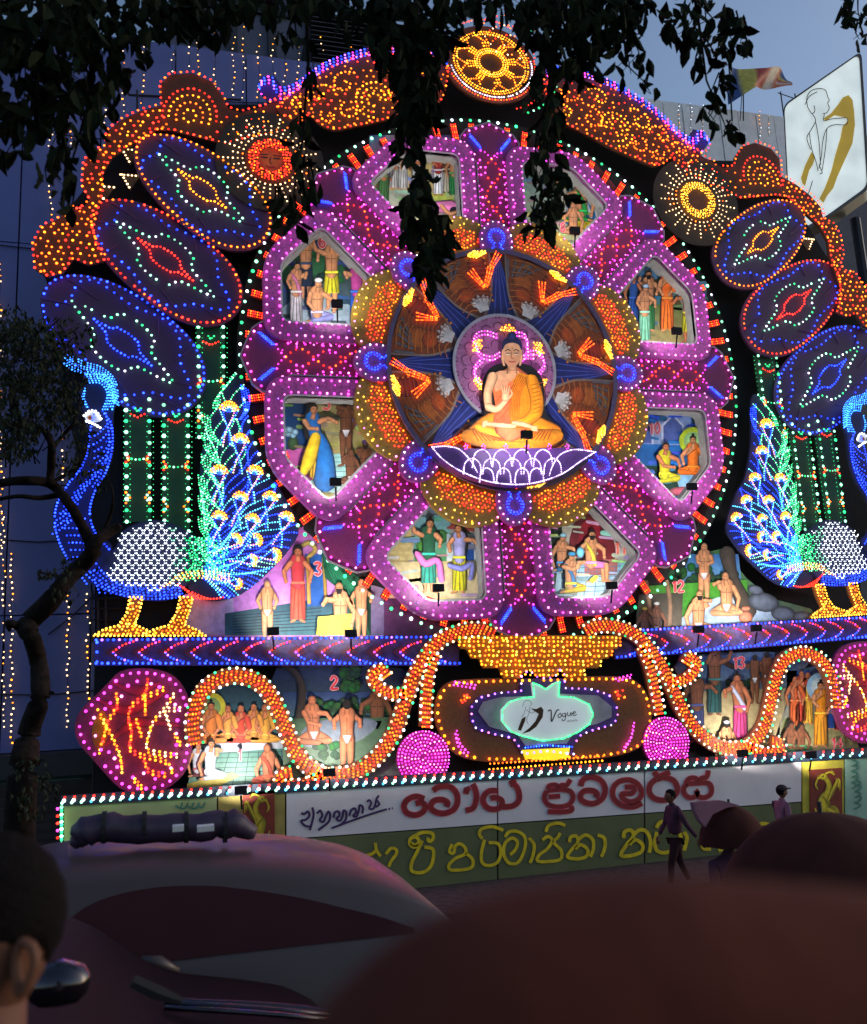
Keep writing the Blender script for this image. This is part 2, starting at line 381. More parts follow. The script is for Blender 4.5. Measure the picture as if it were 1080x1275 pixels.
    if not back:
        if hair != 'none':
            p.poly([(hd[0]-.44*u, hd[1]+.02*u), (hd[0]-.42*u, hd[1]-.4*u), (hd[0], hd[1]-.66*u), (hd[0]+.42*u, hd[1]-.4*u), (hd[0]+.44*u, hd[1]+.02*u), (hd[0]+.25*u, hd[1]-.26*u), (hd[0], hd[1]-.32*u), (hd[0]-.25*u, hd[1]-.26*u)], hairc, (50, 36, 30))
        f = face*.12*u
        for s in (-1, 1):
            p.stroke([(hd[0]+f+s*.08*u, hd[1]-.06*u), (hd[0]+f+s*.26*u, hd[1]-.07*u)], .04*u, (40, 20, 15), 1, 1, smooth=False, cap=False)
        p.stroke([(hd[0]+f, hd[1]-.02*u), (hd[0]+f*1.3, hd[1]+.16*u)], .035*u, tuple(v*.6 for v in sk), 1, 1, smooth=False, cap=False)
        p.stroke([(hd[0]+f-.12*u, hd[1]+.29*u), (hd[0]+f+.12*u, hd[1]+.29*u)], .04*u, (150, 50, 45), 1, 1, smooth=False, cap=False)
    if hair == 'bun': p.blob(hd[0], hd[1]-.66*u, .2*u, .2*u, hairc, hi=1.6)
    if beard: p.poly([(hd[0]-.36*u, hd[1]+.1*u), (hd[0]+.36*u, hd[1]+.1*u), (hd[0]+.2*u, hd[1]+.65*u), (hd[0]-.2*u, hd[1]+.65*u)], hairc)
    if turban: p.blob(hd[0], hd[1]-.38*u, .5*u, .3*u, turban, sh=.6)
    if not back: arm(-1, armL); arm(1, armR)
    return p.build(name, parent)
def number(parent, d, txt, x, y, s, c=(225, 60, 70)):
    p = Paint(d); G = {'1': [[(-.25, -.6), (.1, -1), (.1, 1)]], '2': [[(-.5, -.55), (-.1, -1), (.45, -.7), (.35, -.1), (-.5, 1), (.6, .95)]],
        '3': [[(-.5, -.8), (0, -1), (.45, -.6), (0, -.05), (.5, .45), (.1, 1), (-.5, .8)]], '4': [[(.35, 1), (.25, -1), (-.6, .35), (.6, .3)]],
        '5': [[(.5, -1), (-.35, -.95), (-.4, -.15), (.2, -.2), (.5, .35), (.1, .95), (-.5, .8)]], '6': [[(.35, -1), (-.35, -.2), (-.4, .6), (.1, 1), (.5, .5), (.1, .05), (-.4, .3)]],
        '7': [[(-.5, -.9), (.5, -.95), (0, 1)]], '9': [[(.4, -.3), (-.1, 0), (-.45, -.5), (0, -1), (.45, -.6), (.35, .3), (-.2, 1)]], '0': [[(0, -1), (-.5, -.2), (-.2, .85), (.2, .9), (.5, 0), (.1, -1)]],
        '8': [[(0, 0), (-.4, -.5), (0, -1), (.4, -.5), (0, 0), (-.5, .5), (0, 1), (.5, .5), (0, 0)]]}
    for i, ch in enumerate(txt):
        ox = x+(i-(len(txt)-1)/2)*s*1.25
        for st in G[ch]:
            q = [(ox+a*s, y+b*s*1.1) for a, b in st]; p.stroke(q, s*.3, (250, 190, 190), 1, 1, smooth=ch not in '147'); p.stroke(q, s*.2, c, .8, 1.1, smooth=ch not in '147')
    return p.build('painted_number', parent)
# ================================================================== ground, buildings behind
def gz(Y): return -0.073*max(-4, min(Y, 19))
gm = mat('asphalt', (.028, .022, .022), .9, noise=.4, scale=3, bump=.3, spec=.12)
g = MB()
for y0, y1 in ((-60, -4), (-4, 7), (7, 19), (19, 300), (300, 2500)):
    g.add([(-900, y0, gz(y0)), (900, y0, gz(y0)), (900, y1, gz(y1)), (-900, y1, gz(y1))], [[0, 1, 2, 3]], gm)
g.build('ground', kind='structure', label=None)
pv = MB(); pm = mat('paving', (.06, .05, .05), .9, noise=.35, scale=8, spec=.1)
for (a, b) in ((12.2, 15.1),):
    pv.add([(-20, a, gz(a)+.13), (24, a, gz(a)+.13), (24, b, gz(b)+.13), (-20, b, gz(b)+.13), (-20, a, gz(a)), (24, a, gz(a))], [[0, 1, 2, 3], [4, 5, 1, 0]], pm)
pv.build('pavement', kind='structure')
# left building: tall clad front behind the display
YB = 18.5
clad = mat('facade_cladding', (.11, .14, .40), .55, noise=.12, scale=.8)
clad2 = mat('facade_cladding_grey', (.13, .13, .19), .5, noise=.15, scale=.8)
darkm = mat('facade_dark_steel', (.02, .02, .028), .5)
p0 = at(-60, 60, YB); ztop = at(240, 60, YB).z
lb = empty('clad_building', (p0.x-4, YB, gz(YB)), 'blue grey panel clad building behind the left half of the light display', 'building')
xl, xr = at(-330, 600, YB).x, at(560, 300, YB).x
bdy = MB(); bdy.box(((xl+xr)/2, YB+4.2, (ztop+gz(YB))/2-.1), ((xr-xl)/2, 4, (ztop-gz(YB))/2-.1), darkm); bdy.build('wall', lb)
zb = at(50, 935, YB).z
nx, nz = 9, 6
for i in range(nx):
    for j in range(nz):
        x0 = xl+(xr-xl)*i/nx; x1 = xl+(xr-xl)*(i+1)/nx-.03; z0 = zb+(ztop-zb)*j/nz; z1 = zb+(ztop-zb)*(j+1)/nz-.025
        q = MB(); yy = YB-.04+rnd.uniform(-.006, .006); q.box(((x0+x1)/2, yy, (z0+z1)/2), ((x1-x0)/2, .04, (z1-z0)/2), clad); q.build('panel', lb)
q = MB(); q.box(((xl+xr)/2, YB-.35, zb-.22), ((xr-xl)/2, .4, .2), darkm); q.build('canopy_beam', lb)
q = MB(); zz = at(50, 955, YB-.3).z; q.box(((xl+at(104, 955, YB).x)/2, YB-.25, zz), ((at(104, 955, YB).x-xl)/2, .05, .16), glow('shopfront_light', (.25, .85, .95), 1.6)); q.build('lit_shopfront_strip', lb)
q = MB(); z1 = zz-.25; q.box(((xl+xr)/2, YB-.2, (z1+gz(YB))/2), ((xr-xl)/2, .05, (z1-gz(YB))/2), mat('shutter_metal', (.05, .035, .04), .6, .2)); q.build('shutter_base', lb)
for k in range(14):
    q = MB(); zk = gz(YB)+(z1-gz(YB))*k/14; q.box(((xl+xr)/2, YB-.27, zk), ((xr-xl)/2, .02, .05), mat('shutter_metal', (.05, .035, .04), .6)); q.build('shutter_slat', lb)
# wires across the cladding
for (a, b) in (((0, 305), (170, 318)), ((0, 672), (95, 672)), ((0, 865), (118, 860)), ((170, 118), (420, 130)), ((60, 790), (118, 740))):
    q = MB(); q.tube([at(a[0], a[1], YB-.12), at((a[0]+b[0])/2, (a[1]+b[1])/2+3, YB-.12), at(b[0], b[1], YB-.12)], .012, BLACK, 5); q.build('cable', lb)
# taller tower behind
YT = 23
tw = empty('tower_block', (at(300, 600, YT).x, YT, gz(YT)), 'taller grey block with dark pillars and louvred plant box rising behind the clad building', 'building')
a, b = at(213, -90, YT), at(392, 60, YT); zt = at(300, -150, YT).z
q = MB(); q.box(((a.x+b.x)/2, YT+3, (zt+gz(YT))/2), ((b.x-a.x)/2, 3, (zt-gz(YT))/2), clad2); q.build('wall', tw)
for px in (240, 290, 338, 386):
    c = at(px, 0, YT-.2); q = MB(); q.box((c.x, YT-.15, (zt+4)/2), (.11, .14, (zt-4)/2), darkm); q.build('pillar', tw)
for py in (10, 75):
    c = at(300, py, YT-.1); q = MB(); q.box(((a.x+b.x)/2, YT-.05, c.z), ((b.x-a.x)/2, .05, .05), darkm); q.build('rail', tw)
YL = 21
a, b, c = at(387, 8, YL), at(560, 8, YL), at(400, 95, YL)
q = MB(); q.box(((a.x+b.x)/2, YL+1.2, (a.z+c.z)/2-1.5), ((b.x-a.x)/2, 1, (a.z-c.z)/2+1.5), BLACK); q.build('plant_box', tw)
for k in range(16):
    z = c.z+(a.z-c.z)*k/15; q = MB(); q.add([(a.x, YL, z), (b.x, YL, z), (b.x, YL+.18, z+.09), (a.x, YL+.18, z+.09), (a.x, YL, z-.02), (b.x, YL, z-.02)], [[0, 1, 2, 3], [4, 5, 1, 0]], mat('louvre_metal', (.07, .06, .08), .5)); q.build('louvre', tw)
# white panelled building at right
YR = 21
a, b = at(800, 124, YR), at(984, 148, YR); zt = a.z
rb = empty('white_panel_building', ((a.x+b.x)/2, YR, gz(YR)), 'low building with white vertical metal panels behind the right side of the display', 'building')
q = MB(); q.box(((a.x+b.x)/2+1.6, YR+3, (zt+gz(YR))/2-.06), ((b.x-a.x)/2+2.4, 2.9, (zt-gz(YR))/2-.06), mat('side_wall_paint', (.09, .09, .12), .7)); q.build('wall', rb)
n = 8; wp = mat('white_metal_panel', (.88, .88, .90), .45, noise=.08)
for k in range(-2, n):
    x0 = a.x+(b.x-a.x)*k/n; x1 = a.x+(b.x-a.x)*(k+1)/n-.03; q = MB(); q.box(((x0+x1)/2, YR-.02+(k % 2)*.01, zt-2.6), ((x1-x0)/2, .06, 2.6), wp); q.build('panel', rb)
q = MB(); e = at(930, 120, YR); 
for dx in (0, .5): q.tube([(b.x-.2+dx, YR, zt), (b.x-.2+dx, YR, zt+.9)], .02, METAL, 6)
q.tube([(b.x-.3, YR, zt+.85), (b.x+.9, YR, zt+.6)], .015, METAL, 6); q.build('aerial', rb)
# flag on its pole
YF = 20.5
f0, f1 = at(911, 138, YF), at(908, 78, YF)
fl = empty('flag_on_pole', f0, 'striped blue, yellow, white and orange flag blowing from a thin rooftop pole', 'flag')
q = MB(); q.tube([at(912, 150, YF), f1], .025, METAL, 6); q.build('pole', fl)
q = MB(); q.tube([at(926, 150, YF), at(926, 118, YF)], .02, METAL, 6); q.tube([at(922, 150, YF), at(924, 118, YF)], .012, METAL, 6); q.build('stay', fl)
q = Paint(DP-YF); nU, nV = 18, 6; top = crom([(909, 79), (930, 82), (950, 89), (975, 83), (986, 99)], False, 5); bot = crom([(911, 126), (930, 117), (946, 108), (966, 107), (982, 111)], False, 5)
colF = [(60, 90, 150), (225, 200, 90), (190, 70, 60), (225, 215, 205), (230, 130, 90)]
vs = []; cs = []; fs = []
for i in range(len(top)):
    u = i/(len(top)-1)
    for j in range(nV+1):
        v = j/nV; X = at(top[i][0]*(1-v)+bot[i][0]*v, top[i][1]*(1-v)+bot[i][1]*v, YF); vs.append((X.x, YF+.18*math.sin(u*9+v*2), X.z))
        c = colF[min(4, int(u*5.4))] if u < .8 else colF[min(4, int(v*5))]; cs.append(lin(c))
for i in range(len(top)-1):
    for j in range(nV): fs.append([i*(nV+1)+j, i*(nV+1)+j+1, (i+1)*(nV+1)+j+1, (i+1)*(nV+1)+j])
mbf = MB(); mbf.add(vs, fs, PRINT, cs); mbf.build('cloth', fl, smooth=True)
# illuminated billboard
YS = 17.2
bb = empty('lit_billboard', at(1020, 300, YS), 'white backlit roadside billboard with a line drawn figure and olive gold silhouette', 'billboard')
fpx = roundp([(978, 139), (1066, 70), (1078, 243), (966-10, 272+12)], 1, 1)
fpx = [(985, 130), (1062, 76), (1068, 78), (1074, 90), (1078, 240), (1074, 246), (1006, 270+10), (1000, 272), (979, 220), (978, 140)]
fpx = roundp([(978, 130), (1068, 68), (1079, 246), (1040+2, 272), (985, 215)], 6)
# face corners read off the photograph; the lower edge runs on behind the display
fpx = roundp([(977, 132), (1070, 67), (1080, 232), (1030, 268), (985, 292)], [9, 9, 9, 9, 1])
def S3(px, py, dd=0): p = at(px, py, YS-dd); return p
lit = glow('lit_acrylic', (.80, .90, .88), .55)
n = len(fpx); q = MB(); vs = [S3(*p) for p in fpx]+[S3(*p)+Vector((.25, .5, 0)) for p in fpx]
q.add(vs, [list(range(n))[::-1]], lit); q.build('face', bb)
q = MB(); o2 = [((p[0]-1028)*1.05+1029, (p[1]-170)*1.04+170) for p in fpx]; vs2 = [S3(*p, .02) for p in o2]+[S3(*p, .02) for p in fpx]+[S3(*p)+Vector((.36, .4, 0)) for p in o2]
q.add(vs2, [[i, (i+1) % n, n+(i+1) % n, n+i] for i in range(n)]+[[i, 2*n+i, 2*n+(i+1) % n, (i+1) % n] for i in range(n)]+[[2*n+i for i in range(n)]], mat('billboard_casing', (.012, .012, .014), .4)); q.build('casing', bb)
q = MB(); c = at(1062, 262, YS); q.tube([(c.x+.5, YS+.5, gz(YS)), (c.x+.5, YS+.5, c.z+.1)], .12, METAL, 8); q.build('post', bb)
p = Paint(DP-YS+.03, f=lambda x, y: (lambda v: (v.x, v.z))(at(x, y, YS-.03)))
gold = (150, 125, 10)
GP = []
GP.append([(1026, 147), (1035, 141), (1044, 130), (1050, 121), (1057, 118), (1062, 124), (1064, 138), (1065, 155), (1062, 178), (1052, 200), (1043, 220), (1038, 234), (1030, 244), (1026, 252), (1021, 247), (1028, 233), (1036, 212), (1041, 192), (1047, 172), (1050, 157), (1056, 150), (1055, 146), (1040, 143), (1029, 150)])
GP.append([(1011, 189), (1015, 196), (1013, 204), (1008, 212), (1003, 231), (1000, 228), (998, 221), (1003, 206)])
ink = (35, 40, 40)
for st in ([(1006, 133), (1005, 122), (1010, 113), (1020, 110), (1028, 112), (1031, 120), (1033, 125), (1031, 128), (1033, 134), (1030, 140), (1025, 141)], [(1006, 133), (1011, 141), (1015, 138), (1014, 131)], [(1012, 142), (1016, 150), (1010, 162), (1005, 172), (1010, 186)], [(1027, 142), (1026, 150), (1035, 148), (1045, 147), (1055, 147), (1054, 155), (1040, 155), (1030, 160), (1025, 175), (1023, 195), (1020, 210)], [(1016, 152), (1020, 175), (1022, 205)], [(1008, 165), (1011, 185), (1016, 200), (1019, 213)], [(1030, 160), (1028, 185), (1024, 212)], [(1003, 130), (1008, 120), (1018, 114)], [(1012, 225), (1008, 238), (1003, 247)], [(1020, 205), (1024, 215), (1021, 216)]):
    p.stroke(st, .5, ink, 1, 1, cap=False)
p.build('printed_drawing', bb)
for pts in GP:
    q = MB(); dd = DP-YS+.02; q.plate([(lambda v: (v.x, v.z))(at(x, y, YS-.02)) for x, y in pts], dd, .012, glow('backlit_gold_film', (.38, .25, .01), .6)); q.build('gold_silhouette', bb)
# hanging strings of small warm lamps in front of the building
GS = 'strings of small warm lamps hanging on the building'
ORD = 'first second third fourth fifth sixth seventh eighth ninth tenth eleventh twelfth thirteenth fourteenth fifteenth sixteenth seventeenth eighteenth'.split()
SC = {}
def string(px, y0, y1, Y, sp=7, key='warm', r=.02, wob=1.6):
    zone = 'on the lower blue facade' if y0 > 300 and px < 200 else ('atop the blue facade' if px < 500 else 'on the white panelled building')
    i_ = SC[zone] = SC.get(zone, -1)+1
    st = empty('light_string', at(px, y1, Y), 'string of tiny %s lamps %s, %s from the left' % ('warm' if px < 500 else 'white', zone, ORD[i_]), 'light string', GS)
    b = Bulbs(); n = int((y1-y0)/sp); pts = []
    for i in range(n+1):
        y = y0+(y1-y0)*i/n; x = px+wob*math.sin(i*.9+px); v = at(x, y, Y); pts.append(v)
        if rnd.random() > .12: b.add(v.x+rnd.uniform(-.02, .02), v.z, DP-Y+.03, r*rnd.uniform(.7, 1.2), rnd.choice((key, key, 'amber', 'warm')))
    q = MB(); q.tube(pts[::3]+[pts[-1]], .006, BLACK, 4); q.build('cable', st)
    b.build('bulbs', st)
YW = YB-.15
for px, y0, y1 in ((63, 55, 290), (87, 100, 260), (132, 115, 170), (154, 50, 140), (178, 60, 130), (216, 62, 105), (236, 60, 100), (247, 40, 100), (268, 35, 110), (291, 48, 120), (303, 35, 138), (322, 45, 130), (340, 35, 100), (355, 45, 125), (371, 60, 100), (401, 48, 80), (435, 50, 70),
                   (0, 330, 560), (3, 560, 680), (5, 640, 905), (15, 690, 925), (78, 540, 620), (85, 735, 905), (110, 740, 870)): string(px, y0, y1, YW)
for px, y0, y1 in ((845, 128, 190), (860, 130, 185), (875, 132, 195), (946, 140, 175), (957, 145, 170)): string(px, y0, y1, YR-.2, 5, 'white', .014, .6)
# ================================================================== backing of the display
bp = [(118, 838), (118, 700), (75, 640), (95, 560), (80, 500), (62, 420), (58, 350), (50, 330), (60, 290), (110, 230), (150, 170), (205, 130), (240, 120), (290, 130), (340, 130), (380, 105), (430, 75), (500, 70), (560, 80)]
L = TT(bp[::-1], -.35); R_ = [(-x, z) for x, z in L][::-1]
R_ = [q for q in R_]; topm = T(612, 90, -.35)
q = MB(); bk = empty('backing_frame', (0, DP+.4, gz(DP)), 'dark cloth covered backing frame carrying the whole light display', 'frame')
low = T(118, 838, -.35)
outl = L+[(low[0], gz(15)+.1), (-low[0], gz(15)+.1)]+R_
q.plate(outl, -.35, .12, BLACK); q.build('black_cloth', bk)
for k in range(-7, 8):
    q = MB(); q.tube([(k*1.05, DP+.62, gz(DP)), (k*1.05, DP+.62, 8.5-abs(k)*.35)], .03, METAL, 6); q.build('scaffold_pole', bk)
for k in range(7):
    q = MB(); hw_ = 7.3; q.tube([(-hw_, DP+.7, .6+k*1.2), (hw_, DP+.7, .6+k*1.2)], .03, METAL, 6); q.build('scaffold_rail', bk)
# visible lattice beside the left foot and swirl
q = MB()
for (a, b) in (((115, 735), (115, 800)), ((122, 735), (122, 800)), ((132, 735), (132, 795)), ((112, 745), (165, 745)), ((112, 758), (165, 758)), ((112, 772), (165, 772)), ((160, 118), (300, 124)), ((171, 112), (171, 135))): q = MB(); q.tube([at(*a, DP+.3), at(*b, DP+.3)], .022, METAL, 5); q.build('lattice_bar', bk)
# ================================================================== the great wheel
DW = .30
cs_ = [T(615, 142, .4), T(642, 783, .4), T(308, 443, .4), T(918, 468, .4)]
def WCd(d): return T(629, 458, d)
WC = WCd(DW); RS = (cs_[3][0]-cs_[2][0])/2; SZ = (cs_[0][1]-cs_[1][1])/2/RS
print('SZ', SZ)
def lay(o, d):                                # each layer is centred on the axle seen at its own depth
    p = WCd(d); o.location = (p[0]-WC[0], 0, (p[1]-WC[1])/SZ); return o
print('wheel', WC, RS)
K = RS/4.99                                   # all wheel measures below are for a radius of 5
WH = empty('wheel_display', P3(WC[0], WC[1], DW), 'huge magenta wheel of lights with eight spokes and eight lit story windows', 'wheel')
WH.scale = (1, 1, SZ)
def rw(pts, ang=0, k=None):                   # wheel-local (x outward) -> plane coordinates
    k = k or K; c, s = math.cos(ang), math.sin(ang); return [(WC[0]+(x*c-y*s)*k, WC[1]+(x*s+y*c)*k) for x, y in pts]
def spin(src, ang, parent):
    o = src.copy(); COL.objects.link(o); o.parent = parent; ORG[o.name] = ORG[src.name]
    if parent is WH: o.rotation_euler = (0, -ang, 0)
    for ch in [c for c in CH.get(src.name, [])]: spin(ch, ang, o)
    return o
CH = {}
def kid(o, p): CH.setdefault(p.name, []).append(o); return o
q = MB(); q.ring(rw(circ(0, 0, 5.18, 72)), rw(circ(0, 0, 2.0, 72)), .06, .05, BLACK); lay(q.build('rim_plate', WH), 0.06)
b = Bulbs(); b.chain(rw(circ(0, 0, 5.10, 120)), .12, ('mint', 'mint', 'green', 'mint', 'white'), .2*K, .040, closed=True); lay(b.build('rim_bulbs', WH), 0.12)
# short red bars between rim and windows
q = MB(); q.plate(rw([(4.60, -.07), (4.60, .07), (5.0, .07), (5.0, -.07)]), .16, .03, mat('bar_board', (.05, .01, .01))); bar = lay(q.build('rim_light_bar', WH), 0.16)
b = Bulbs()
for y in (-.045, 0, .045): b.chain(rw([(4.62, y), (4.99, y)]), .185, ('red', 'red', 'orange'), .042*K, .017, drop=0)
kid(b.build('led_rows', bar), bar)
for k in range(1, 80):
    if k % 10 == 0: continue
    spin(bar, 2*PI*k/80+.0, WH)
# spokes
s22, c22 = math.sin(PI/8), math.cos(PI/8)
sp_o = [(2.3, .30), (4.12, .30), (4.28, .45), (4.42, .60), (4.62, .62), (4.78, .5), (4.90, .22), (4.99, 0), (4.90, -.22), (4.78, -.5), (4.62, -.62), (4.42, -.60), (4.28, -.45), (4.12, -.30), (2.3, -.30)]
q = MB(); q.plate(rw(sp_o), .40, .10, MAROON); spk = lay(q.build('spoke', WH), 0.4)
b = Bulbs(); DB = .425
b.chain(rw([(2.75, .245), (4.15, .245), (4.3, .4), (4.44, .55), (4.62, .56), (4.75, .45), (4.86, .2), (4.93, 0), (4.86, -.2), (4.75, -.45), (4.62, -.56), (4.44, -.55), (4.3, -.4), (4.15, -.245), (2.75, -.245)]), DB, ('pink', 'magenta'), .155*K, .026)
for y in (.285, -.285): b.chain(rw([(2.8, y), (4.1, y)]), .405, 'magenta', .12*K, .012)
for s in (1, -1):
    z = [(2.8+i*.05, s*.16*math.sin((2.8+i*.05)*2*PI/1.05)) for i in range(29)]
    b.chain(rw(z), DB, ('red', 'red', 'orange') if s > 0 else ('magenta', 'red', 'magenta'), .115*K, .023)
    for o in (-.03, .0, .03): b.chain(rw([(4.42+o, s*.22), (4.66+o, s*.42)]), DB, 'blue', .045*K, .017, drop=0)
    b.chain(rw([(4.22, 0), (4.34, s*.14), (4.36, s*.22)]), DB, 'magenta', .09*K, .02)
for i in range(9): b.add(*rw([(rnd.uniform(2.8, 4.6), rnd.uniform(-.24, .24))])[0], DB, .013, 'magenta')
kid(b.build('bulbs', spk), spk)
q = MB(); q.ring(rw(sp_o), rw(offset(sp_o, -.025)), .43, .06, mat('tin_edge', (.35, .25, .3), .4, .6)); kid(q.build('edge_strip', spk), spk)
for k in range(1, 8): spin(spk, k*PI/4, WH)
# windows: frames share one mesh
def win(so, to, ti, rc=.34):
    f = lambda t, s: (t*c22+s*s22, t*s22-s*c22)
    up_ = [f(ti, so), f(to, so)]; E_ = (to/c22, 0)
    pts = [f(ti, so), f(to, so), E_, (f(to, so)[0], -f(to, so)[1]), (f(ti, so)[0], -f(ti, so)[1])]
    return roundp(pts, [.01, rc, rc, rc, .01], 6)
fo, fi = win(.33, 4.56, 2.5, .42), win(.68, 4.22, 2.85, .16)
q = MB(); M0 = PI/8
q.ring(rw(fo, M0), rw(fi, M0), .47, .17, PINKF)
fr = lay(q.build('window_frame', WH), 0.47)
b = Bulbs()
def openc(pts): return pts[6:-6]
b.chain(rw(openc(win(.40, 4.50, 2.6, .4)), M0), .50, ('pink', 'magenta', 'pink'), .15*K, .026)
b.chain(rw(openc(win(.63, 4.27, 2.8, .2)), M0), .50, ('pink', 'magenta'), .13*K, .024)
b.chain(rw(openc(win(.53, 4.38, 2.7, .3)), M0), .50, ('magenta', 'purple', 'magenta'), .30*K, .014, jit=.03)
kid(b.build('bulbs', fr), fr)
q = MB(); q.ring(rw(offset(fi, -.03), M0), rw(fi, M0), .485, .10, mat('frame_bead', (.4, .4, .4), .4, .5)); kid(q.build('inner_bead', fr), fr)
q = MB(); q.ring(rw(offset(fi, -.004), M0), rw(offset(fi, .02), M0), .40, .30, mat('reveal_board', (.3, .3, .3), .6)); kid(q.build('reveal', fr), fr)
for k in range(1, 8): spin(fr, k*PI/4, WH)
# gold petals round the hub
po = roundp([(2.2, .80), (2.72, .84), (3.02, .42), (3.10, 0), (3.02, -.42), (2.72, -.84), (2.2, -.80)], .3, 4)
q = MB(); q.plate(rw(po, M0), .60, .10, GOLDF); pet = lay(q.build('gold_petal', WH), 0.6)
b = Bulbs(); b.chain(rw(offset(po, .05)[4:-4], M0), .62, ('yellow', 'warm', 'pink'), .13*K, .022)
b.fill(rw([(2.33, .6), (2.6, .62), (2.78, .3), (2.80, 0), (2.78, -.3), (2.6, -.62), (2.33, -.6), (2.36, 0)], M0), .62, ('red', 'orange', 'orange', 'red', 'amber'), .075*K, .019)
b.fill(rw([(2.7, .55), (2.95, .35), (2.98, 0), (2.95, -.35), (2.7, -.55), (2.82, 0)], M0), .62, ('amber', 'yellow'), .14*K, .018)
kid(b.build('bulbs', pet), pet)
for k in range(1, 8): spin(pet, k*PI/4, WH)
# small round bosses at the spoke roots
po = roundp([(2.15, .22), (2.3, .34), (2.6, .36), (2.84, .2), (2.92, 0), (2.84, -.2), (2.6, -.36), (2.3, -.34), (2.15, -.22)], .1, 3)
q = MB(); q.plate(rw(po), .66, .10, PINKF); bs = lay(q.build('round_boss', WH), 0.66)
b = Bulbs(); b.chain(rw(offset(po, .045)[3:-3]), .68, ('white', 'pink'), .12*K, .02)
om = [(2.26, -.14), (2.36, -.06)]+[(2.54+.17*math.cos(a), .16*math.sin(a)) for a in np.linspace(-2.6, 2.6, 18)]+[(2.36, .06), (2.26, .14)]
b.chain(rw(om), .68, 'blue', .055*K, .022, drop=0); b.chain(rw(offset(om, .04)[2:-2]), .68, 'blue', .06*K, .018, drop=0)
kid(b.build('bulbs', bs), bs)
for k in range(1, 8): spin(bs, k*PI/4, WH)
# hub disc with eight painted lotus segments
hubd = .68
q = MB(); q.plate(rw(circ(0, 0, 2.28, 64)), hubd, .12, mat('hub_board', (.05, .022, .015), .7)); hub = lay(q.build('hub_disc', WH), 0.68)
q = MB(); q.ring(rw(circ(0, 0, 2.30, 64)), rw(circ(0, 0, 2.22, 64)), hubd+.05, .06, mat('hub_rim', (.10, .07, .16), .5)); lay(q.build('hub_rim', WH), 0.68)
hd = hubd+.005
p = Paint(hd, f=lambda x, y: rw([(x, y)], 0)[0])
for a in (0,):
    p.poly([(1.0, .38), (2.2, .02), (2.2, -.02), (1.0, -.38)], (16, 26, 96), (28, 46, 150), (1, 0))
    for yy in (.28, .14, 0, -.14, -.28): p.stroke([(1.0, yy), (2.15, yy*.08)], .008, (70, 90, 190), 1, 1, cap=False)
spike = lay(p.build('blue_star_point', WH), 0.68)
for k in range(1, 8): spin(spike, k*PI/4, WH)
# segment traced on the photograph at the upper-left sector, mid-angle 112.5 degrees
def seg(px, py):
    x, z = T(px, py, hubd); x -= WCd(hubd)[0]; z = (z-WCd(hubd)[1])/SZ; a = -PI*112.5/180; return ((x*math.cos(a)-z*math.sin(a))/K, (x*math.sin(a)+z*math.cos(a))/K)
p = Paint(hd+.01, f=lambda x, y: rw([(x, y)], M0)[0])
p.poly([(1.02, -.12), (1.35, -.34), (1.7, -.52), (2.15, -.70), (2.2, 0), (2.15, .70), (1.7, .52), (1.35, .34), (1.02, .12)], (104, 46, 22), (150, 74, 28), (1, 0), smooth=False)
for s in (1, -1): p.stroke([(1.02, s*.05), (1.35, s*.36), (1.75, s*.55), (2.18, s*.72)], .022, (130, 115, 110), .9, 1.05)
p.blob(1.75, .2, .3, .22, (176, 92, 30), .4, .55); p.blob(1.95, -.35, .22, .2, (150, 44, 34), 0, .5); p.blob(1.5, .12, .16, .2, (190, 76, 24), 0, .5)
for i in range(6): p.stroke([(1.9+.05*i, .45-.05*i), (2.1, .25-.03*i)], .012, (150, 110, 60), 1, 1)
for i in range(5): p.stroke([(1.72+.04*i, .50-.07*i), (2.05+.02*i, .62-.16*i)], .024, (104, 100, 108), .6, 1.1)
lot = seg(599, 378)
for i, a in enumerate((-1.1, -.6, 0, .6, 1.1)): p.stroke([(lot[0]-.12, lot[1]), (lot[0]+.06*math.cos(a), lot[1]+.14*math.sin(a)), (lot[0]+.15*math.cos(a), lot[1]+.2*math.sin(a))], [.03, .07, .02], (214, 208, 210), .6, 1.1)
p.poly([(lot[0]-.16, lot[1]-.1), (lot[0]+.02, lot[1]-.13), (lot[0]+.02, lot[1]+.13), (lot[0]-.16, lot[1]+.1)], (190, 184, 188), (210, 204, 208))
for i in range(9): p.stroke([(1.1+.12*i, .30+.03*i), (1.2+.12*i, .16), (1.16+.12*i, .02)], .009, (196, 110, 44), 1, 1, cap=False); p.blob(1.25+.1*i, -.34-.025*i, .035, .028, (200, 120, 50), 0, .5, n=7)
for i in range(10): p.stroke([(1.3+.08*i, -.3-.02*i), (1.38+.08*i, -.1), (1.32+.08*i, .12)], .008, (150, 84, 40), 1, 1, cap=False)
sg = lay(p.build('lotus_segment', WH), 0.69)
b = Bulbs(); dd = hubd+.05
def bars(P, Q, w0, w1):
    P, Q = Vector(seg(*P)), Vector(seg(*Q)); t = (Q-P).normalized(); n_ = Vector((-t.y, t.x))
    for o in (-1, 0, 1): b.chain(rw([tuple(P+n_*w0*o), tuple(Q+n_*w1*o)], M0), dd, ('orange', 'orange', 'red'), .03*K, .015, drop=0)
bars((602, 359), (585, 339), .02, .07); bars((604, 358), (610, 335), .03, .055); bars((611, 334), (620, 317), .035, .06)
yl = [seg(*v) for v in ((580, 318), (590, 313.5), (605, 314), (602, 320), (592, 323), (583, 323))]
b.fill(rw(yl, M0), dd, ('amber', 'yellow', 'yellow'), .036*K, .02, .1)
kid(b.build('led_bars', sg), sg)
for k in range(1, 8): spin(sg, k*PI/4, WH)
